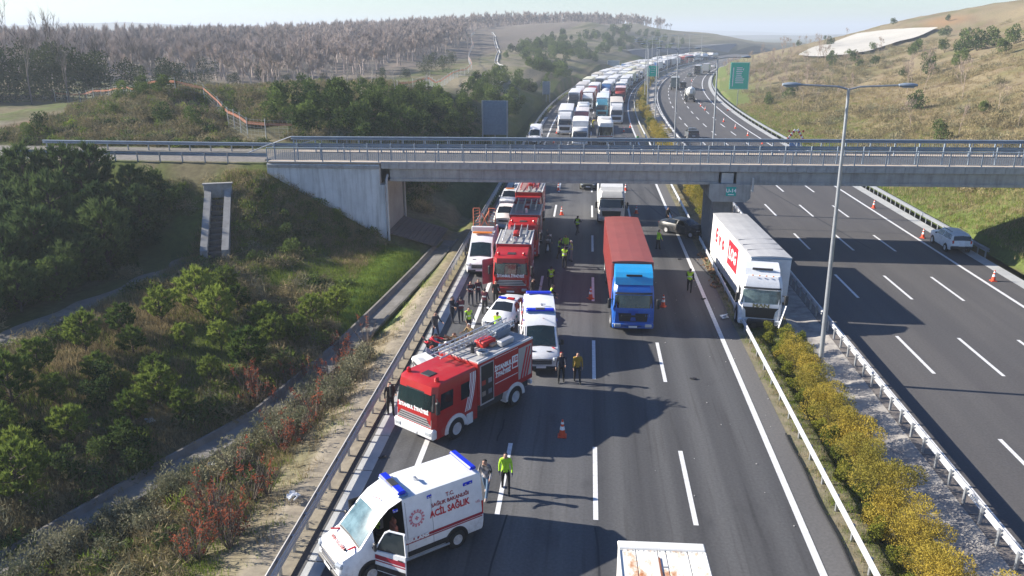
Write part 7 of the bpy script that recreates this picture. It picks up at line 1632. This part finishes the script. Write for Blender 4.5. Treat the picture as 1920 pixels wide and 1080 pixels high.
scatter('undergrowth', region(7500, lambda r, n: r.uniform(-68, -14, n), lambda r, n: r.uniform(73, 132, n), lambda U, Sx, r: ((nz(U, Sx, 8, 51) > .46) | ((U < -36) & (nz(U, Sx, 4, 52) > .36))) & (U < -15) & ~((U < -60) & (Sx < 100)), land_left, 5), cB, .8, 2.0, 7, seed=5)
scatter('low_bushes', region(420, lambda r, n: r.uniform(-60, -14, n), lambda r, n: r.uniform(74, 210, n), lambda U, Sx, r: (nz(U, Sx, 8, 53) > .52) & ((Sx < 120) | (U > -24)), land_left, 6), cE, .5, 1.3, 4, seed=6)
scatter('low_bushes', region(420, lambda r, n: r.uniform(-60, -14, n), lambda r, n: r.uniform(140, 360, n), lambda U, Sx, r: (nz(U, Sx, 11, 55) > .46) & (U > -24-(Sx-150)*.06), land_left, 16), cE, .8, 1.9, 4, seed=16)
scatter('dry_grass', region(14000, lambda r, n: 33.8+np.abs(r.normal(0, 22, n)), lambda r, n: r.uniform(60, 200, n), lambda U, Sx, r: U < 95, land_right, 7), cD, .8, 1.8, 4, seed=7)
scatter('grass', region(9000, lambda r, n: 33.4+np.abs(r.normal(0, 9, n)), lambda r, n: r.uniform(60, 190, n), lambda U, Sx, r: U < 62, land_right, 8), cG, .7, 1.5, 4, seed=8)
scatter('undergrowth', region(3600, lambda r, n: 38+np.abs(r.normal(0, 30, n)), lambda r, n: r.uniform(78, 330, n), lambda U, Sx, r: (nz(U, Sx, 12, 61) > .47) & (U < 190), land_right, 9), cB, .9, 2.4, 5, seed=9)
scatter('low_bushes', region(60, lambda r, n: 60+np.abs(r.normal(0, 60, n)), lambda r, n: r.uniform(180, 460, n), lambda U, Sx, r: (nz(U, Sx, 25, 63) > .5), land_right, 10), cE, .8, 1.9, 4, seed=10)
scatter('grass', region(4200, lambda r, n: r.uniform(9.6, 12.7, n), lambda r, n: r.uniform(20, 62, n), lambda U, Sx, r: (r.random(len(U)) < np.exp(-((U-11.0)/.9)**2)), lambda U, Sx: U*0+.02, 11), cG, .45, .95, 4, seed=11)
scatter('dry_grass', region(1600, lambda r, n: r.uniform(9.7, 12.9, n), lambda r, n: r.uniform(20, 110, n), lambda U, Sx, r: U > 0, lambda U, Sx: U*0+.02, 12), cD, .4, .9, 4, seed=12)
# the brown wood on the far hill
FB = leafmat('wood_bark', (.29, .24, .215), (.58, .48, .42), .05, .0)
wood = []
for k in range(5):
    a, b_ = bare_meshes(200+k, 9.0, FB, 4, .72, 8.0, 2.2); wood += [a]
    # trunk joined to its branches so that one mesh is one tree of the wood
    nv = len(a.vertices); vs = [tuple(v.co) for v in a.vertices]+[tuple(v.co) for v in b_.vertices]; fs = [tuple(p.vertices) for p in a.polygons]+[tuple(i+nv for i in p.vertices) for p in b_.polygons]
    m_ = bpy.data.meshes.new('wood_tree'); m_.from_pydata(vs, [], fs); m_.materials.append(FB); wood[-1] = m_
cW = protos('wood_trees', wood)
def inwood(U, Sx, r):
    edge = np.interp(Sx, [170, 210, 260, 340, 420, 520, 640, 720], [-60, -58, -58, -68, -100, -136, -100, -60])
    return (U < edge-6+r.normal(0, 2, len(U))) & (fbm(U, Sx, 30, 77) > .22)
scatter('woods', region(13500, lambda r, n: r.uniform(-430, -40, n), lambda r, n: 175+(r.random(n)**.85)*520, inwood, land_left, 20), cW, .65, 1.25, 5, .05, seed=20)
scatter('woods', region(700, lambda r, n: r.uniform(-420, -110, n), lambda r, n: r.uniform(150, 215, n), lambda U, Sx, r: U < -118, land_left, 21), cW, .7, 1.2, 5, .05, seed=21)
scatter('woods', region(260, lambda r, n: r.uniform(-60, -24, n), lambda r, n: r.uniform(300, 600, n), lambda U, Sx, r: (nz(U, Sx, 14, 71) > .45) & (U > np.interp(Sx, [300, 420, 520, 600], [-45, -60, -70, -70])), land_left, 22), cE, 1.2, 2.6, 4, seed=22)
if 0: scatter('woods', region(300, lambda r, n: r.uniform(60, 230, n), lambda r, n: r.uniform(300, 520, n), lambda U, Sx, r: (nz(U, Sx, 30, 73) > .55), land_right, 23), cW, .5, 1.0, 5, .05, seed=23)
# ------------------------------------------------------------------ netting fence round the mound, cleared strip fence, drain
ORN = mat('orange_net', (.44, .17, .10), .9)
def netfence(label, pts, h, net, sp=3.0):
    P3 = [Vector(rcz(u, s)) for u, s in pts]; t = thing('netting_fence', label, 'fence', P3[0]); base = P3[0]
    for i in range(len(P3)-1):
        n = max(1, int((P3[i+1]-P3[i]).length/sp))
        for k in range(n):
            u0, s0 = np.array(pts[i])+(np.array(pts[i+1])-np.array(pts[i]))*k/n; u1, s1 = np.array(pts[i])+(np.array(pts[i+1])-np.array(pts[i]))*(k+1)/n
            a = Vector(rcz(u0, s0))-base; c = Vector(rcz(u1, s1))-base
            b = MB(); b.tube(a, a+Vector((0, 0, h+.12)), .045, n=5); b.obj('post', CONC_L, t)
            b = MB(); nrow = 5; ncol = max(3, int((c-a).length/.45))
            for q in range(nrow+1): z = Vector((0, 0, .1+(h-.15)*q/nrow)); b.tube(a+z, c+z, .008, n=3, caps=False)
            for q in range(ncol+1): p = a.lerp(c, q/ncol); b.tube(p, p+Vector((0, 0, h)), .006, n=3, caps=False)
            tag(b.obj('wire_mesh', STEEL, t), kind='stuff')
            if net:
                b = MB(); m_ = 4
                for q in range(m_): z = Vector((0, 0, h*.74+.07*q+random.uniform(-.03, .03))); b.tube(a+z, c+z, .017, n=3, caps=False)
                for q in range(ncol*2+1): p = a.lerp(c, q/(ncol*2)); b.tube(p+Vector((0, 0, h*.72)), p+Vector((0, 0, h*.72+.27)), .009, n=3, caps=False)
                tag(b.obj('orange_netting', ORN, t), kind='stuff')
    return t
netfence('wire fence with orange netting along its top around the earth mound left of the bridge', [(-90.0, 130.4), (-84, 128), (-71.9, 118.8), (-56.4, 100.4), (-50.4, 96.0), (-46.4, 95.1), (-43.2, 91.7), (-39.1, 85.1), (-33.7, 77.4), (-31.5, 76.6), (-28.7, 76.3)], 2.0, True)
netfence('wire fence climbing the left edge of the cleared strip', [(-28.0, 118.4), (-26.9, 135.0), (-35.4, 202.2), (-38.7, 238.5), (-70.1, 344.9), (-110, 440)], 2.0, True, 7.0)
db = MB(); q = [(-21.5, 179.1), (-26.3, 221.8), (-31.9, 252.2), (-56.5, 337.9), (-86.7, 413.0), (-105, 455)]; pts = []
for i in range(len(q)-1):
    for k in range(10): a = np.array(q[i])+(np.array(q[i+1])-np.array(q[i]))*k/10; pts.append(rcz(a[0]+1.0*math.sin(i*2+k*.3), a[1], .12))
db.sweep([(-.65, .1), (-.5, .15), (-.3, -.1), (.3, -.1), (.5, .15), (.65, .1)], pts); tag(db.obj('hill_drain', CONC), 'pale concrete drain winding up the cleared strip of the left hill', 'drain')
# ------------------------------------------------------------------ litter, weather-beaten extras
for (x, y, lab) in ((-20.4, 32.4, 'white plastic bag caught under the pines'), (-16.1, 29.8, 'white litter among the grey shrubs'), (-10.9, 25.9, 'crumpled white sheet at the foot of the left guardrail')):
    b = MB(); r = random.Random(int(y)); 
    for k in range(7): v = rv(r)*.22; b.box((v.x, v.y, abs(v.z)+.1), (.22, .18, .05), .01, r.uniform(0, 3), r.uniform(-1, 1))
    o = b.obj('litter_bag', dbm, None, loc=(x, y, gz(x, y)+.15)); tag(o, lab, 'litter')
# ------------------------------------------------------------------ the hazy air
hb = MB(); hb.box((0, 800, (56-40)/2-.0), (14600, 14600, 56+40)); hz_o = hb.obj('haze', None)
hz_o.data.materials.clear(); hm = bpy.data.materials.new('haze'); hm.use_nodes = True; n = hm.node_tree.nodes; l = hm.node_tree.links; n.clear()
pv = n.new('ShaderNodeVolumePrincipled'); pv.inputs['Color'].default_value = (.80, .88, .97, 1); pv.inputs['Density'].default_value = .00050; pv.inputs['Anisotropy'].default_value = .1
o_ = n.new('ShaderNodeOutputMaterial'); l.new(pv.outputs[0], o_.inputs['Volume']); hz_o.data.materials.append(hm); tag(hz_o, kind='stuff')
# pale bare slope on the right-hand hill, laid on the land
b = MB(); A_, B_, C_, D_ = [np.array(q, float) for q in ((62, 321), (75, 286), (114, 361), (88, 399))]; K = 18
for i in range(K+1):
    for j in range(K+1):
        a, c = i/K, j/K; q = (A_*(1-a)+B_*a)*(1-c)+(D_*(1-a)+C_*a)*c; b.v.append((*RC(q[0], q[1])[:2], np.mean([gz(q[0]+e, q[1]+f) for e in (-4, 0, 4) for f in (-5, 0, 5)])+1.0))
for i in range(K):
    for j in range(K): q = i*(K+1)+j; b.f.append((q, q+1, q+K+2, q+K+1))
tag(b.obj('bare_slope_terrain', mat('pale_marl', (.52, .49, .43), .95, col2=(.43, .41, .36), scale=.08, detail=8), smooth=180), kind='structure')
# where several things share a description, tell them apart by their place
from bpy_extras.object_utils import world_to_camera_view
bpy.context.view_layer.update()
ORD = 'first second third fourth fifth sixth seventh eighth ninth tenth eleventh twelfth thirteenth fourteenth fifteenth sixteenth seventeenth eighteenth nineteenth twentieth'.split()
TENS = {20: 'twenty', 30: 'thirty'}
def ordw(k): return ORD[k-1] if k <= 20 else (TENS[k//10*10]+'-'+ORD[k % 10-1] if k % 10 else TENS[k//10*10][:-1]+'ieth')
by = {}
for o in S.objects:
    if o.parent is None and 'label' in o and 'category' in o: by.setdefault(o['label'], []).append(o)
for lab, os_ in by.items():
    if len(os_) < 2 or len(os_) > 30: continue
    px = [(world_to_camera_view(S, cam, o.location).x, o) for o in os_]; px.sort(key=lambda t: t[0])
    for k, (x, o) in enumerate(px): o['label'] = f"{ordw(k+1)} from the left: {lab}" if k else f"leftmost: {lab}"
for o in S.objects:
    if 'label' in o and o.parent is None and 'category' in o and not 4 <= len(o['label'].replace('-', ' ').split()) <= 16: print('LABEL', len(o['label'].split()), o['label'])
